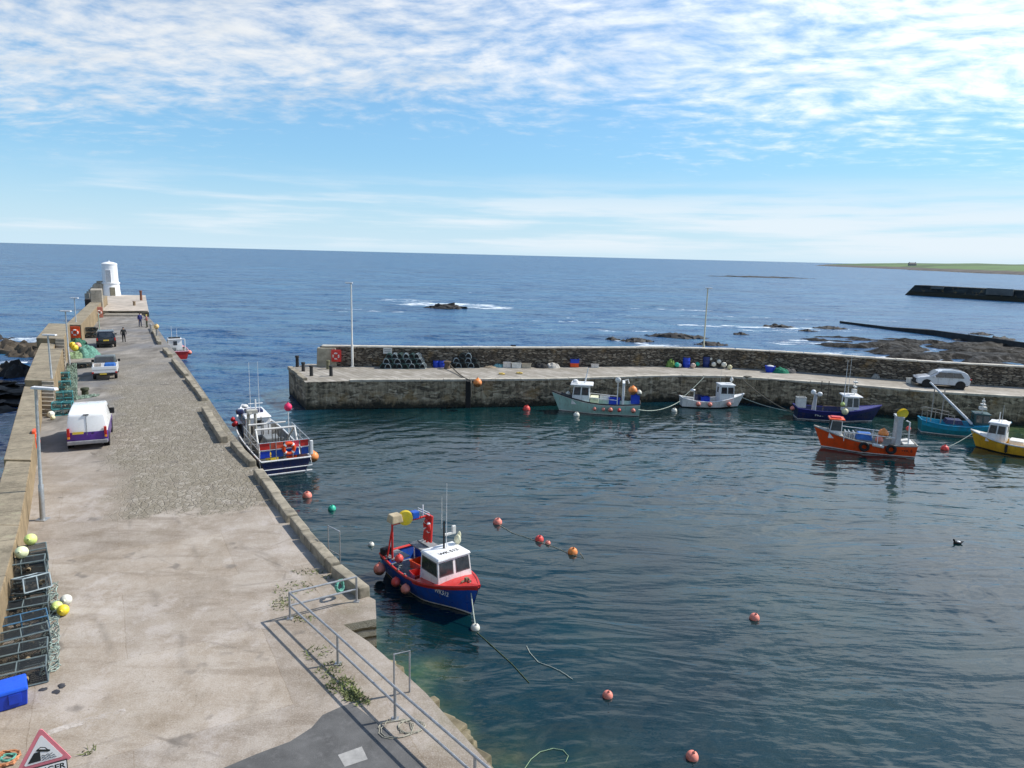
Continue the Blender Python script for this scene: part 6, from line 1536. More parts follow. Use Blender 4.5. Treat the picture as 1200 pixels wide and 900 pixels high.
# weeds by the railing and grass
def weeds(spots, name, label, m_, n_=105, h=.085, seed=2):
    g = G(); q = random.Random(seed)
    for (px, py, rx, ry, k) in spots:
        c = at(px, py, D)
        for i in range(int(n_ * k)):
            a = q.uniform(0, 6.28); rr_ = math.sqrt(q.random()); x = c.x + rx * rr_ * math.cos(a); y = c.y + ry * rr_ * math.sin(a)
            b_ = q.uniform(0, 6.28); w = q.uniform(.012, .03); hh = h * q.uniform(.3, 1.1); lx_ = q.uniform(-.08, .08); ly_ = q.uniform(-.08, .08)
            ca, sa = math.cos(b_) * w, math.sin(b_) * w
            g._add([(x - ca, y - sa, D), (x + ca, y + sa, D), (x + lx_ + ca * .6, y + ly_ + sa * .6, D + hh * .6), (x + lx_ * 1.8, y + ly_ * 1.8, D + hh)], [(0, 1, 2), (0, 2, 3)])
    o = g.build(name, m_, fix=False); o['kind'] = 'stuff'; return o
grass_m = mat('weed_green', (.13, .155, .05), .8, var=.5, scale=2.5, dirt=(.22, .19, .09))
weeds([(400, 803, .38, .35, 2.0), (414, 815, .26, .25, 2.0), (386, 785, .35, .4, .9), (345, 690, .7, .6, .8), (330, 708, .35, .5, .8), (360, 670, .6, .3, .5), (372, 765, .4, .4, .5), (104, 880, .14, .16, .15), (388, 672, .25, .5, .4), (352, 725, .5, .2, .6), (425, 822, .2, .2, .6)], 'weeds', '', grass_m)
# ================================================================= creels (lobster pots)
def net_mat(name, rgb, pitch=.05, wire=.30):
    m, nt, b, o = nt_new(name); n = N(nt); c = n.coord(); X, Y, Z = n.sep(c)[:3]
    s1 = n.math('ADD', n.math('ADD', X, Y), n.math('MULTIPLY', Z, 1.0)); s2 = n.math('SUBTRACT', n.math('SUBTRACT', X, Y), Z)
    def ln(v): return n.math('LESS_THAN', n.math('FRACT', n.math('MULTIPLY', v, 1 / pitch)), wire)
    al = n.math('MAXIMUM', ln(s1), ln(s2)); n.link(al, b.inputs['Alpha'])
    b.inputs['Base Color'].default_value = (*rgb, 1); b.inputs['Roughness'].default_value = .9; return m
net_dark = net_mat('creel_net_dark', (.02, .026, .03)); net_teal = net_mat('creel_net_teal', (.03, .12, .12)); net_blk = net_mat('creel_net_black', (.012, .013, .015), .07, .4)
fr_grey = mat('creel_frame_grey', (.13, .17, .175), .8, var=.25, scale=8, dirt=(.1, .1, .08)); fr_teal = mat('creel_frame_teal', (.06, .28, .30), .75, var=.25, scale=8); fr_dark = mat('creel_frame_dark', (.035, .05, .05), .8, var=.3); fr_pale = mat('creel_frame_pale', (.30, .36, .38), .8, var=.3)
def box_creel(L, w, h, fm, nm, label, name='creel', rope=True):
    t = thing(name, label, 'creel'); x, y = L / 2, w / 2
    g = G()
    for sx in (-1, 1):
        g.tube([(sx * x, -y, .03), (sx * x, y, .03), (sx * x * .97, y * .9, h), (sx * x * .97, -y * .9, h), (sx * x, -y, .03)], .022, 6)
    for sy in (-1, 1): g.tube([(-x, sy * y, .03), (x, sy * y, .03)], .022, 6); g.tube([(-x * .97, sy * y * .9, h), (x * .97, sy * y * .9, h)], .022, 6)
    g.tube([(0, -y, .03), (0, -y * .9, h), (0, y * .9, h), (0, y, .03)], .018, 6); g.build('frame', fm, t, smooth=True)
    g = G(); a, b_ = .985, .93
    A_ = [(-x * a, -y * a, .03), (x * a, -y * a, .03), (x * a, y * a, .03), (-x * a, y * a, .03)]; T_ = [(-x * .96, -y * .88, h), (x * .96, -y * .88, h), (x * .96, y * .88, h), (-x * .96, y * .88, h)]
    g._add(A_ + T_, [(4, 5, 6, 7), (0, 1, 5, 4), (1, 2, 6, 5), (2, 3, 7, 6), (3, 0, 4, 7)]); g.build('netting', nm, t)
    g = G()
    for k in range(6): g.box((0, -y * .8 + k * y * .32, .03), (L * .96, .07, .02))
    g.build('base_slats', mat('slat_dark', (.09, .085, .07), .85), t)
    g = G(); g.lathe([(.075, 0), (.07, .05), (.06, .1)], n=12, cap0=False, cap1=False); o = g.build('entry_ring', mat('tan_bait_ring', (.26, .2, .12), .8), t); o.location = (x * .3, -y * .9, h * .5); o.rotation_euler = (R(85), 0, 0)
    if rope:
        qr = random.Random(len(bpy.data.objects)); g = G()
        for k in range(3):
            cx = qr.uniform(-.35, .35) * L; pts = [(cx + qr.uniform(-.16, .16), qr.uniform(-.6, .6) * y, .05 + qr.uniform(0, .22)) for i in range(9)]; g.tube(pts, .02, 5)
        g.ball((-x * .5, 0, .14), .12, (1.2, .9, .8), 9, 6); g.build('bait_rope', mat('bait_rope_tan', (.20, .16, .11), .9, var=.5, scale=7), t, smooth=True)
    return t
def d_creel(L, w, h, fm, nm, label, name='creel'):
    """half-round creel: the D shaped end faces look along local +-y"""
    t = thing(name, label, 'creel'); arc = [(w / 2 * math.cos(a), h * math.sin(a) ** .9) for a in [math.pi * k / 10 for k in range(11)]]
    g = G()
    for y in (-L / 2, 0, L / 2): g.tube([(x, y, z + .03) for x, z in arc] + [(arc[0][0], y, .03)], .03, 5)
    for x in (-w / 2, w / 2): g.tube([(x, -L / 2, .03), (x, L / 2, .03)], .025, 5)
    g.tube([(0, -L / 2, h + .03), (0, L / 2, h + .03)], .02, 5); g.build('frame', fm, t, smooth=True)
    g = G(); n_ = len(arc)
    vs = [(x * .98, y, z * .97 + .02) for y in (-L / 2, L / 2) for x, z in arc]
    g._add(vs, [(i, i + 1, n_ + i + 1, n_ + i) for i in range(n_ - 1)] + [tuple(range(n_)), tuple(range(n_, 2 * n_))[::-1]]); g.build('netting', nm, t)
    G().box((0, 0, .02), (w * .96, L * .96, .04)).build('base', fr_dark, t)
    return t
# near heap against the sea wall
wall_a = math.atan2(1, -.57) ; 
n0 = at(31, 668, D); n1 = at(24, 800, D); rowd = (n1 - n0)
rz_ = math.atan2(rowd.y, rowd.x) + R(90)
proto = box_creel(1.32, .62, .46, fr_grey, net_dark, '')
protob = box_creel(1.3, .6, .44, mat('creel_frame_blue', (.05, .14, .24), .75, var=.3, scale=8, dirt=(.1, .12, .12)), net_dark, '')
NL = ['grey framed creel at the far end of the near row by the sea wall', 'blue framed creel second from the far end of the near row under a pale float', 'creel in the near row partly under the tilted creel', 'creel in the near row just behind the middle of it', 'creel in the middle of the near row by the pile of pale rope',
      'blue framed creel fourth from the blue bin in the near row', 'creel third from the blue bin in the near row', 'creel second from the blue bin in the near row', 'grey framed creel right behind the blue bin']
grp = 'creels in a row by the near sea wall'
cnt = len(NL)
for i, lab in enumerate(NL):
    f = i / (cnt - 1); p = n0 + rowd * f + Vector((rnd.uniform(-.06, .06), rnd.uniform(-.05, .05), 0)); q = proto if i == 0 else protob if i == 1 else dup(protob if i in (5,) else proto)
    q.location = p; q.rotation_euler = (0, 0, rz_ + rnd.uniform(-.08, .08)); tag(q, lab, 'creel', grp)
for f, dx, z, rot, lab in ((.06, .0, .48, .03, 'creel stacked on top at the far end of the near row'), (.20, -.05, .48, -.05, 'creel stacked on top with a pale green float lying on it')):
    q = dup(proto); q.location = n0 + rowd * f + Vector((dx, 0, z)); q.rotation_euler = (0, 0, rz_ + rot); tag(q, lab, 'creel', grp)
q = box_creel(.82, .66, .46, fr_pale, net_dark, 'small tilted pale framed creel thrown on top of the near row'); tag(q, None, None, grp)
q.location = n0 + rowd * .40 + Vector((.28, 0, .55)); q.rotation_euler = (R(-14), R(8), rz_ + R(32))
for f, dx, z, rad, m_, lab in ((.0, .25, 1.12, .2, blime, 'pale lime float on the farthest creel of the near row'), (.17, -.02, 1.14, .2, mat('cream_lime_buoy', (.72, .76, .46), .5), 'cream lime float lying on the stacked creels of the near row')):
    buoy(n0 + rowd * f + Vector((dx, 0, z)), rad, m_, lab, tilt=1.1)
for px, py, m_, lab in ((77.5, 703, bwhite, 'pale cream float of the three lying on the concrete by the creels'), (66.5, 711, blime, 'greenish yellow float of the three lying on the concrete by the creels'), (74, 715, byel, 'deep yellow float of the three lying on the concrete by the creels')):
    p = at(px, py, D + .17); buoy(p, .17, m_, lab, tilt=1.2)
# heap of thin rope along the creels
def rope_heap(a, b_, w, h, m_, label, n_=26, seed=3, r=.014, name='rope_heap'):
    q = random.Random(seed); g = G(); d = b_ - a; L = d.length; d.normalize(); s = Vector((-d.y, d.x, 0))
    for k in range(n_):
        c = a + d * (L * (k + q.random()) / n_); pts = []; rad = q.uniform(.10, .24)
        for i in range(26):
            t_ = i * .55; pts.append(c + d * (rad * math.cos(t_) + q.uniform(-.05, .05)) + s * (w * .5 * math.sin(t_ * .9) + q.uniform(-.04, .04)) + Vector((0, 0, r + h * q.random() ** 1.5)))
        g.tube(pts, r, 4)
    o = g.build(name, m_, smooth=True); return tag(o, label, 'rope')
rope_heap(at(58.5, 690, D), at(59, 792, D), .42, .2, mat('pale_teal_rope', (.30, .37, .33), .9, var=.45, scale=8, dirt=(.16, .17, .13)), 'tangled pale teal rope piled along the right side of the near creels', 20)
# blue bin
p = at(5, 834, D); q0 = at(24, 826, D)
t = thing('storage_bin', 'bright blue lidded bin beside the near creels at the left edge', 'bin', (p.x - .22, p.y + .25, D), rz_ + R(4))
t.scale = (.86, .86, .86); G().box((0, 0, .24), (1.15, .74, .46), top=(1.06, 1.08)).build('body', crate_b, t, bevel=.03)
G().box((0, 0, .52), (1.26, .84, .1), top=(.96, .95)).build('lid', mat('blue_lid', (.015, .10, .66), .4, var=.1), t, bevel=.03)
for x in (-.3, .3): G().box((x, -.41, .3), (.3, .03, .3)).build('rib', crate_b, t, bevel=.01)
# scraps on the concrete
for px, py, s_, lab in ((51, 808, .12, 'small dark scrap of rope on the concrete nearest the blue bin'), (72, 804, .16, 'dark rag on the concrete right of the blue bin'), (66, 811, .13, 'flat dark scrap just below the rag on the concrete')):
    p = at(px, py, D); g = G(); q = random.Random(px); g.ball((0, 0, .01), s_ * .85, (1, .6, .12), 9, 6)
    for i, v in enumerate(g.v): g.v[i] = v * (1 + q.uniform(-.35, .35))
    o = g.build('scrap', mat('dark_rag', (.05, .05, .055), .9, var=.4), loc=p, smooth=True, rz=q.uniform(0, 3)); tag(o, lab, 'scrap')
# orange net in the bottom corner
coil(at(6, 892, D), .3, 7, mat('orange_twine', (.45, .20, .10), .9, var=.4, scale=8), 'orange twine coil in the bottom left corner', .02, seed=21)
coil(at(9, 893, D) + Vector((.02, .0, .06)), .15, 4, rope_g, 'little green rope coil lying on the orange twine', .02, seed=22)
# ---- farther along: teal creels, pale netting, green net heap, dark creels
pt_ = box_creel(1.15, .6, .42, fr_teal, net_teal, '')
k = 0
TL = ['teal creel at the bottom of the stack nearest the white van', 'teal creel on top of the stack nearest the white van', 'teal creel low in the second stack by the nearer stone steps', 'teal creel high in the second stack by the nearer stone steps', 'teal creel at the bottom of the third stack beside the steps', 'teal creel on top of the third stack beside the steps',
      'bright teal creel at the base of the farthest teal stack', 'bright teal creel crowning the farthest teal stack']
for i, (px, py) in enumerate([(74, 486), (75, 473), (73.5, 460), (72.5, 449)]):
    for lv in range(2):
        q = pt_ if k == 0 else dup(pt_); p = at(px, py, D) + Vector((0, 0, lv * .44 + .0)); q.location = p; q.rotation_euler = (0, 0, R(28) + rnd.uniform(-.15, .15)); tag(q, TL[k], 'creel', 'teal creels stacked near the van'); k += 1
buoy(at(60, 489, D) + Vector((0, 0, .2)), .22, bwhite, 'pale float at the foot of the nearer stone steps', tilt=1); buoy(at(62, 492, D) + Vector((0, 0, .15)), .15, mat('cream_float', (.74, .68, .42), .5), 'small cream float by the foot of the nearer stone steps', tilt=1)
rope_heap(at(85, 434, D), at(84, 470, D), .7, .7, mat('pale_green_net', (.26, .34, .27), .95, var=.45, scale=3), 'pale green netting and rope heaped beside the teal creels', 40, 5, .025, 'net_heap')
rope_heap(at(90, 468, D), at(112, 464, D), .5, .15, mat('pale_green_net', (.48, .58, .46)), 'green and cream rope lying by the short bollard in front of the van', 14, 8, .022)
p = at(100, 464, D); o = G().lathe([(.24, 0), (.22, .4), (.3, .46), (.28, .62), (.1, .66)], n=14).build('bollard', mat('mossy_iron', (.05, .055, .03), .8), loc=p, smooth=True); tag(o, 'short mossy bollard standing just beyond the white van', 'bollard')
def mound(c, rx, ry, h, m_, label, rz=0., seed=1, name='net_heap', cat='net'):
    g = G(); N_ = 22; vs = []
    for j in range(N_):
        for i in range(N_):
            u_ = -1 + 2 * i / (N_ - 1); v_ = -1 + 2 * j / (N_ - 1); r2 = math.sqrt(u_ * u_ + v_ * v_); q = Vector((u_ * 2.2 + seed * 5, v_ * 2.2, seed))
            e = max(0, 1 - r2 ** 2.2); vs.append((u_ * rx * (1 + .15 * mnoise.noise(q)), v_ * ry, h * e ** .6 * (.75 + .5 * mnoise.noise(q * 1.4)) + .12 * e * mnoise.noise(q * 5) - .02))
    g._add(vs, [(j * N_ + i, j * N_ + i + 1, (j + 1) * N_ + i + 1, (j + 1) * N_ + i) for j in range(N_ - 1) for i in range(N_ - 1)])
    o = g.build(name, m_, loc=c, rz=rz, fix=False); o.data.shade_smooth(); return tag(o, label, cat)
def netm(name, rgb, v=.5): return mat(name, rgb, .95, var=v, scale=6, bump=.9, bscale=22, dirt=tuple(x * .35 for x in rgb))
mound(at(102, 417, D), 1.25, 1.8, 1.15, netm('seafoam_net', (.11, .25, .19)), 'seafoam green net heaped behind the pickup', R(30), 1)
mound(at(89, 407, D), 1.2, 1.5, 1.1, netm('dark_green_net', (.035, .12, .08)), 'dark green net heaped against the sea wall by the orange lifebuoy', R(30), 2)
mound(at(89, 419, D), 1.0, 1.0, .8, netm('pale_lime_net', (.20, .28, .15)), 'pale lime net at the foot of the stone steps by the creels', R(30), 6)
for px, py, m_, z, lab in ((86, 416, byel, 1.0, 'yellow float on the net heap farther from the pink one'), (88.5, 418, byel, .9, 'yellow float on the net heap beside the pink one'), (92, 416, mat('salmon_float', (.75, .36, .26), .6), .95, 'salmon pink float on the green net heap')):
    buoy(at(px, py, D) + Vector((0, 0, z)), .33, m_, lab, tilt=.8)
pd = box_creel(1.1, .6, .42, fr_dark, net_blk, ''); k = 0
DL = ['dark creel at the left foot of the green net heap', 'dark creel in front of the green net heap', 'dark creel at the right foot of the green net heap by the pickup', 'dark creel low in the stack beside the black car', 'dark creel in the middle of the stack beside the black car', 'dark creel on top of the stack beside the black car', 'black creel behind the stack beside the black car']
for (px, py, z) in [(87, 431, 0), (93, 431.5, 0), (100, 430.5, 0), (106.5, 396, 0), (107, 396, .43), (107, 396, .86), (109.5, 388, 0)]:
    q = pd if k == 0 else dup(pd); q.location = at(px, py, D) + Vector((0, 0, z)); q.rotation_euler = (0, 0, R(30) + rnd.uniform(-.2, .2)); tag(q, DL[k], 'creel', 'dark creels along the sea wall'); k += 1
p = at(117, 390, D); o = G().tube([(0, 0, 0), (0, 0, 2.6)], .05, 8).build('pole', mat('pale_green_pole', (.36, .46, .36), .6), loc=p); tag(o, 'thin pale green pole standing in front of the far sea wall', 'pole')
# ================================================================= far pier gear
def on_pier(px, py): return at(px, py, D)
px_m = lambda px: at(px, 431, D)
pD = d_creel(.85, .58, .46, fr_pale, net_blk, '')
pDd = d_creel(.85, .58, .46, mat('creel_frame_green', (.05, .11, .10), .8, var=.3), net_blk, '')
def stack(px0, px1, py, rows, label_fn, protos, start, grp, cats):
    a = at(px0, py, D); b_ = at(px1, py, D); k = start
    for lv, n_ in enumerate(rows):
        for i in range(n_):
            f = (i + .5 + (lv * .5 if n_ < rows[0] else 0)) / rows[0]
            f = (i + .5) / n_ * (n_ / rows[0]) + (1 - n_ / rows[0]) / 2
            src = protos[(i + lv) % len(protos)]; first = src.get('used') is None
            q = src if first else dup(src); src['used'] = 1
            if 'used' in q and not first: del q['used']
            p = a.lerp(b_, f); q.location = p + Vector((0, rnd.uniform(-.08, .08) + .35 * lv * .3, lv * .47)); q.rotation_euler = (0, rnd.uniform(-.15, .15) if lv else 0, rnd.uniform(-.18, .18) + (rnd.choice((0, math.pi))))
            tag(q, label_fn, 'creel', grp); k += 1
    return k
stack(446, 499, 431.5, [8, 7, 6], 'round ended black creel in the three high stack under the white notice board', [pDd, pD], 0, 'creels stacked under the notice board', None)
pE = d_creel(.85, .58, .46, fr_pale, net_blk, ''); pF = d_creel(.85, .58, .46, fr_dark, net_blk, '')
stack(527, 563, 430.5, [5, 4, 2], 'round ended creel in the pile right of the brown mooring bollard', [pF, pE], 0, 'creels piled right of the brown bollard', None)
for o in (pD, pDd, pE, pF):
    if 'used' in o: del o['used']
mound(on_pier(496, 429), .7, .5, .4, netm('lime_net', (.42, .55, .16)), 'lime green net bundle between the black creels and the blue bins', 0, 3)
buoy(on_pier(500.5, 427) + Vector((0, 0, .75)), .26, blime, 'lime float on the net bundle at the end of the black creel stack', tilt=1)
buoy(on_pier(505.5, 428) + Vector((0, 0, .35)), .24, bwhite, 'white float by the lime net bundle on the far pier', tilt=1)
barrel(on_pier(511, 430.5), crate_b, 'blue barrel beside the lime net bundle on the far pier', .3, .75); barrel(on_pier(517.5, 430.5), crate_b, 'blue barrel next to the brown mooring bollard', .3, .75)
p = on_pier(524, 432); o = G().lathe([(.34, 0), (.30, .1), (.26, .5), (.36, .6), (.36, .72), (.1, .78)], n=16).build('bollard', mat('rust_brown', (.12, .085, .06), .8, var=.3), loc=p, smooth=True); tag(o, 'brown iron mooring bollard in the middle of the far pier', 'bollard')
ed = at(552, 446, D + .22); tag(G().tube(sag(p + Vector((.2, 0, .5)), ed, .25) + [ed + Vector((.02, -.25, -.2)), ed + Vector((.05, -.3, -1.4))], .06, 6).build('mooring_rope', mat('dark_rope', (.12, .105, .08), .9)), 'thick dark rope from the brown bollard over the pier edge', 'rope')
q = at(560, 447, D); buoy((q.x, q.y - .45, D - .05), .38, borange, 'orange yellow buoy hanging at the edge of the far pier above the tyre')
tyre((at(560, 470, .8).x, at(560, 470, .3).y - .2, .95), 'big black tyre hung on the far pier face below the orange yellow buoy', 0, .55)
g = G(); xx_ = at(549, 446, D); g.box((xx_.x, xx_.y - .2, .95), (.45, .25, 2.9)); tag(g.build('timber_fender', mat('black_timber_and_slot', (.012, .012, .012))), 'black upright timber fender on the far pier face beside the tyre', 'fender')
def simple_box(px, py, sz, m_, label, rz=0., z=0.):
    crate(on_pier(px, py) + Vector((0, 0, z)), sz, m_, label, rz)
simple_box(594, 430.5, (.75, .5, .55), mat('pinkish_white', (.66, .62, .58), .5), 'pinkish white fish box left of the long white boxes on the far pier'); simple_box(605, 431, (.95, .55, .5), mat('white_plastic', (.66, .65, .6), .5), 'long white fish box on the far pier beside the drain slot', .1); simple_box(617, 431, (.9, .5, .45), mat('tan_plastic', (.48, .42, .32), .6), 'tan fish box at the right end of the white boxes')
mound(on_pier(585, 430), .6, .4, .4, netm('teal_grey_net', (.22, .42, .42)), 'grey teal net bundle left of the pinkish box', 0, 4); mound(on_pier(574, 431), .7, .35, .22, netm('tan_net', (.30, .24, .17)), 'low tan heap right of the second creel pile', 0, 7)
mound(on_pier(635, 431), .75, .45, .55, netm('black_net', (.03, .03, .03)), 'black net heap on the far pier above the red buoy', 0, 5); mound(on_pier(647, 431), .8, .45, .6, netm('cream_net', (.46, .43, .38)), 'cream sacking heap beside the black net heap', 0, 8)
simple_box(673, 430, (.85, .55, .42), orange, 'orange fish box at the bottom of the stack above the pale green boat'); simple_box(673, 430, (.87, .56, .42), crate_b, 'blue fish box on top of the orange ones above the pale green boat', .05, .42)
simple_box(697, 430.5, (.75, .45, .35), mat('pinkish_white', (.66, .62, .58)), 'low white fish box alone on the far pier')
for px, py, lab in ((588, 439, 'yellow rope scrap on the far pier slabs left of the other'), (609, 438, 'yellow rope scrap on the far pier slabs below the long white box')):
    coil(on_pier(px, py), .3, 3, mat('yellow_rope', (.62, .45, .12), .9), lab, .04, seed=int(px))
mound(on_pier(786, 430), .55, .4, .9, netm('olive_net', (.16, .26, .06)), 'olive green net on the left of the blue barrel on the far pier', 0, 9)
barrel(on_pier(804, 430.5), crate_b, 'bright blue barrel left of the pale lamp post', .36, 1.1); barrel(on_pier(827, 430), mat('navy_plastic', (.02, .035, .16), .5), 'dark navy barrel right of the pale lamp post', .36, 1.15)
for px, py, z, rad, m_, lab in ((793, 431, .3, .26, bgreen, 'green float leaning on the bright blue barrel'), (796, 431, .25, .22, bwhite, 'white float left of the bright blue barrel'), (812, 431.5, .28, .26, mat('pinkish_float', (.68, .5, .42), .6), 'pinkish float right of the bright blue barrel'), (817, 430, .3, .24, bgreen, 'green float at the foot of the pale lamp post'),
        (832, 430, .85, .22, bwhite, 'white float highest in the heap right of the navy barrel'), (836, 431, .35, .26, bwhite, 'white float low in the heap right of the navy barrel'), (842, 431, .65, .24, bwhite, 'grey white float in the middle of the heap right of the navy barrel'), (848, 432, .4, .28, bwhite, 'large white float near the right end of the heap by the navy barrel'), (855, 433, .25, .24, mat('cream_float', (.74, .68, .42)), 'cream float at the right end of the heap by the navy barrel')):
    buoy(on_pier(px, py) + Vector((0, 0, z)), rad, m_, lab, tilt=.9)
t = thing('tub', 'blue tub full of white rope by the green net on the far pier', 'tub', on_pier(902, 436)); G().lathe([(.38, 0), (.5, .6), (.53, .62), (.5, .64), (.46, .5)], n=18, cap1=True).build('body', crate_b, t, smooth=True); G().ball((0, 0, .55), .4, (1, 1, .45)).build('rope', mat('white_cloth', (.6, .6, .58), .9, bump=.8), t, smooth=True)
mound(on_pier(915, 437), .85, .5, .65, netm('bottle_green_net', (.02, .19, .11)), 'bottle green net beside the blue tub on the far pier', 0, 10)
mound(on_pier(925, 437), .8, .4, .5, netm('grey_net', (.12, .115, .11)), 'grey net to the right of the bottle green net', 0, 11)
simple_box(1069, 449, (.9, .6, .5), offw, 'white box on the far pier in front of the white car', .2)
mound(on_pier(1026, 443), .4, .3, .5, netm('stone_sack', (.3, .29, .26)), 'grey sack against the parapet left of the white car', 0, 12)
# mooring posts at the pier end
for i, (px, py, h, m_, lab) in enumerate([(348.5, 430, 1.1, mat('dark_iron', (.03, .03, .03), .7), 'dark mooring post at the far left corner of the pier end'), (355.5, 435, .85, mat('dark_iron', (.03, .03, .03)), 'dark mooring post second from the left on the pier end'), (365, 440.5, .95, mat('dark_iron', (.03, .03, .03)), 'dark mooring post near the front corner of the pier end'), (388, 440.5, .95, mat('dark_iron', (.03, .03, .03)), 'dark mooring post on the front edge right of the pier corner'), (384.5, 432.5, .85, mat('mossy_stone', (.16, .15, .09), .9), 'mossy stone bollard against the pillar end of the parapet')]):
    p = at(px, py, D); o = G().lathe([(.17, 0), (.15, h * .8), (.2, h * .86), (.18, h)], n=12).build('mooring_post', m_, loc=p, smooth=True); tag(o, lab, 'post')
# ladder on the pier face behind the dark blue boat
lx0 = at(965, 452, D); t = thing('ladder', 'dark iron ladder on the pier face above the dark blue boat', 'ladder', (lx0.x, lx0.y - .35, 0), -.3)
for s in (-.3, .3): G().tube([(s, 0, -.4), (s, 0, D + .5)], .04, 6).build('side_rail', mat('rusty_iron', (.10, .08, .06), .8), t)
g = G()
for k in range(9): g.tube([(-.3, 0, .1 + k * .3), (.3, 0, .1 + k * .3)], .03, 6)
g.build('rung', mat('rusty_iron', (.10, .08, .06)), t)
# mooring lines of the far boats
def line(a, b_, drop, m_, label, r=.03): tag(G().tube(sag(a, b_, drop, 14), r, 5).build('mooring_rope', m_, smooth=True), label, 'rope')
E_ = lambda px, py, z=D + .15: Vector((at(px, py, D).x, at(px, py, D).y - .1, z))
wb = bpy.data.objects['fishing_boat.004'] if 'fishing_boat.004' in bpy.data.objects else None
line(E_(825, 443), at(797, 468, .7), .1, rope_m, 'pale rope from the pier edge to the stern of the small white boat', .028)
line(E_(868, 444), at(930, 484, .8), .35, mat('dark_rope', (.12, .105, .08)), 'dark rope from the pier edge down to the stern of the dark blue boat', .045)
line(at(868, 465, 1.1), at(926, 482, .7), .15, rope_m, 'pale rope slung between the small white boat and the dark blue boat', .03)
line(at(748, 480, .9), at(797, 470, .7), .4, rope_m, 'rope trailing between the pale green boat and the small white boat', .03)
coil(at(876, 443, D), .4, 3, mat('dark_rope', (.12, .105, .08)), 'dark rope coil on the pier edge above the small white boat', .05, seed=31)
# ================================================================= warning sign in the bottom left corner
sp = at(49, 869, D + 2.1); ez = R(20)
SIGN_Y = sp
pb = at(52, 925, D)
t = thing('warning_sign', 'red bordered triangular sign of a car falling off a quayside', 'sign', (sp.x, sp.y, D), 0)
SS = .90; hgt = SS * .866
def tri(s, y, th, z0):
    g = G(); a = s / 2; h = s * .866; c = .06 * s
    pts = [(-a + c, 0), (a - c, 0), (a - c * .45, c * .6), (c * .5, h - c * .6), (0, h - c * .35), (-c * .5, h - c * .6), (-a + c * .45, c * .6)]
    n_ = len(pts); vs = [(p[0], y - th, z0 + p[1]) for p in pts] + [(p[0], y, z0 + p[1]) for p in pts]
    g._add(vs, [tuple(range(n_)), tuple(range(n_, 2 * n_))[::-1]] + [(i, n_ + i, n_ + (i + 1) % n_, (i + 1) % n_) for i in range(n_)]); return g
sgn = bpy.data.objects.new('sign_face', tri(SS, 0, .02, 0).build('tmp_face', mat('sign_red', (.68, .20, .24), .4, var=.1)).data); bpy.data.objects.remove(bpy.data.objects['tmp_face']); COL.objects.link(sgn); sgn.parent = t
ZT = 1.98 - .5
sgn.location = (0, 0, ZT + .12); sgn.rotation_euler = (0, 0, R(30))
tri(SS * .70, -.021, .004, SS * .115).build('white_field', mat('sign_white', (.78, .78, .78), .4, var=.03), sgn)
sb = mat('sign_black', (.012, .02, .022), .5)
def flat(pts, y, name, m_, par):
    g = G(); n_ = len(pts); vs = [(p[0], y - .003, p[1]) for p in pts] + [(p[0], y, p[1]) for p in pts]
    g._add(vs, [tuple(range(n_)), tuple(range(n_, 2 * n_))[::-1]] + [(i, n_ + i, n_ + (i + 1) % n_, (i + 1) % n_) for i in range(n_)]); return g.build(name, m_, par)
s_ = SS
flat([(-.27 * s_, .155 * s_), (-.045 * s_, .155 * s_), (-.045 * s_, .36 * s_), (-.12 * s_, .36 * s_), (-.145 * s_, .36 * s_)], -.026, 'quay_symbol', sb, sgn)
g = G()
for k in range(3):
    z = .165 + k * .045; pts = [(x_ * s_, -.027, (z + .012 * math.sin(x_ * 75 + k)) * s_) for x_ in [-.03 + i * .012 for i in range(int((.27 - k * .028) / .012))]]; g.tube(pts, .0055, 5)
g.build('water_symbol', sb, sgn)
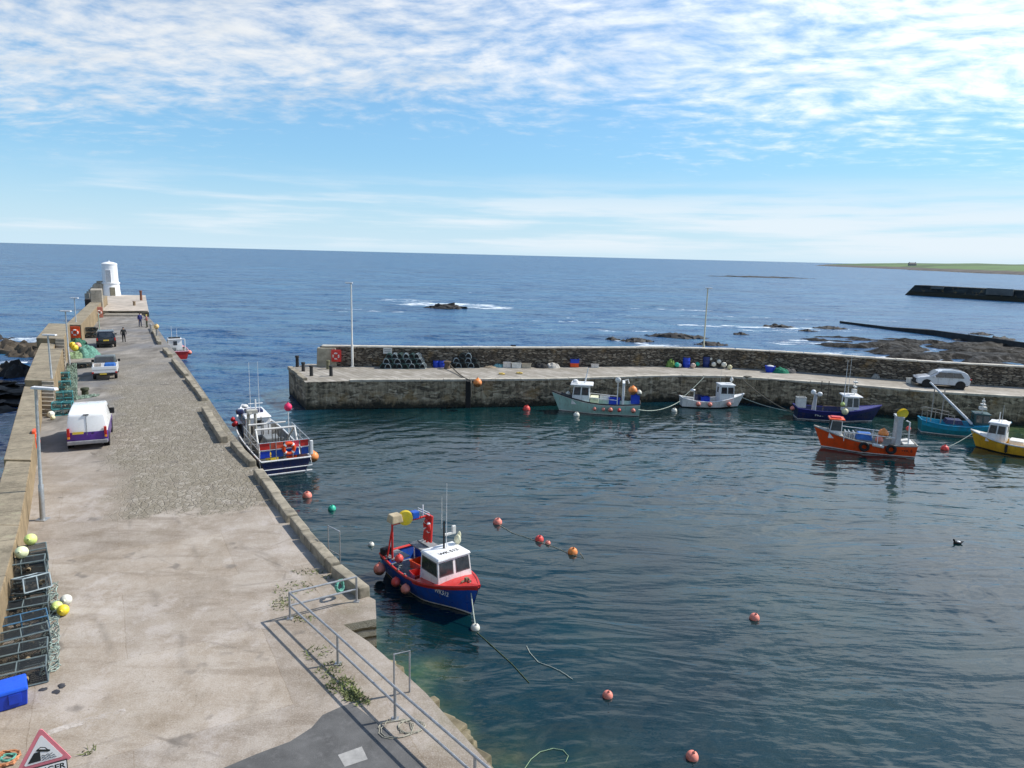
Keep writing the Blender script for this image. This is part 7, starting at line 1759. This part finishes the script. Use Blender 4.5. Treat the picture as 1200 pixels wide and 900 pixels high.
flat([(-.115 * s_, .40 * s_), (-.09 * s_, .375 * s_), (.085 * s_, .315 * s_), (.125 * s_, .32 * s_), (.13 * s_, .345 * s_), (.085 * s_, .375 * s_), (.05 * s_, .43 * s_), (-.03 * s_, .46 * s_), (-.08 * s_, .43 * s_)], -.026, 'car_symbol', sb, sgn)
flat([(-.06 * s_, .425 * s_), (.06 * s_, .38 * s_), (.035 * s_, .418 * s_), (-.03 * s_, .443 * s_)], -.03, 'car_window', mat('sign_white', (.78, .78, .78)), sgn)
pl_ = thing('x', '', 'x'); bpy.data.objects.remove(pl_)
pp = G().box((0, 0, 0), (.70, .02, .32)).build('plate', sb, t, bevel=.004); pp.location = (.03, -.03, ZT + .0); pp.rotation_euler = (0, 0, R(30))
G().box((0, -.0115, 0), (.67, .003, .29)).build('plate_face', mat('sign_white', (.78, .78, .78)), pp)
text_mesh('plate_lettering', 'DANGER', .155, sb, pp, (.0, -.0135, .055), (R(90), 0, 0), extrude=.001, bold=.004)
g = G(); g.tube([(-.03, .085, 0), (-.03, .085, ZT + .62)], .035, 8); g.build('post', galv, t)
# far house on the headland
hd_ = at(1068, 318, 0); hx, hy = hd_.x / hd_.y * 2320, 2320
ok_, loc_, nrm_, idx_ = HEAD.ray_cast(Vector((hx, hy, 300)), Vector((0, 0, -1)))
hz = loc_.z if ok_ else 9.
t = thing('farmhouse', 'tiny grey farmhouse on the green headland skyline', 'house', (hx, hy, hz - .5))
G().box((0, 0, 3), (22, 10, 6)).build('wall', mat('pale_harling', (.32, .31, .30), .9), t)
g = G(); g._add([(-11.5, -5.5, 6), (11.5, -5.5, 6), (11.5, 5.5, 6), (-11.5, 5.5, 6), (-11.5, 0, 10.5), (11.5, 0, 10.5)], [(0, 1, 5, 4), (2, 3, 4, 5), (0, 4, 3), (1, 2, 5), (3, 2, 1, 0)]); rf = g.build('roof', mat('slate_roof', (.05, .055, .065), .7), t)
for x in (-10, 10): G().box((x, 0, 10.8), (1.6, 1.6, 2.6)).build('chimney', mat('pale_harling', (.32, .31, .30)), rf)
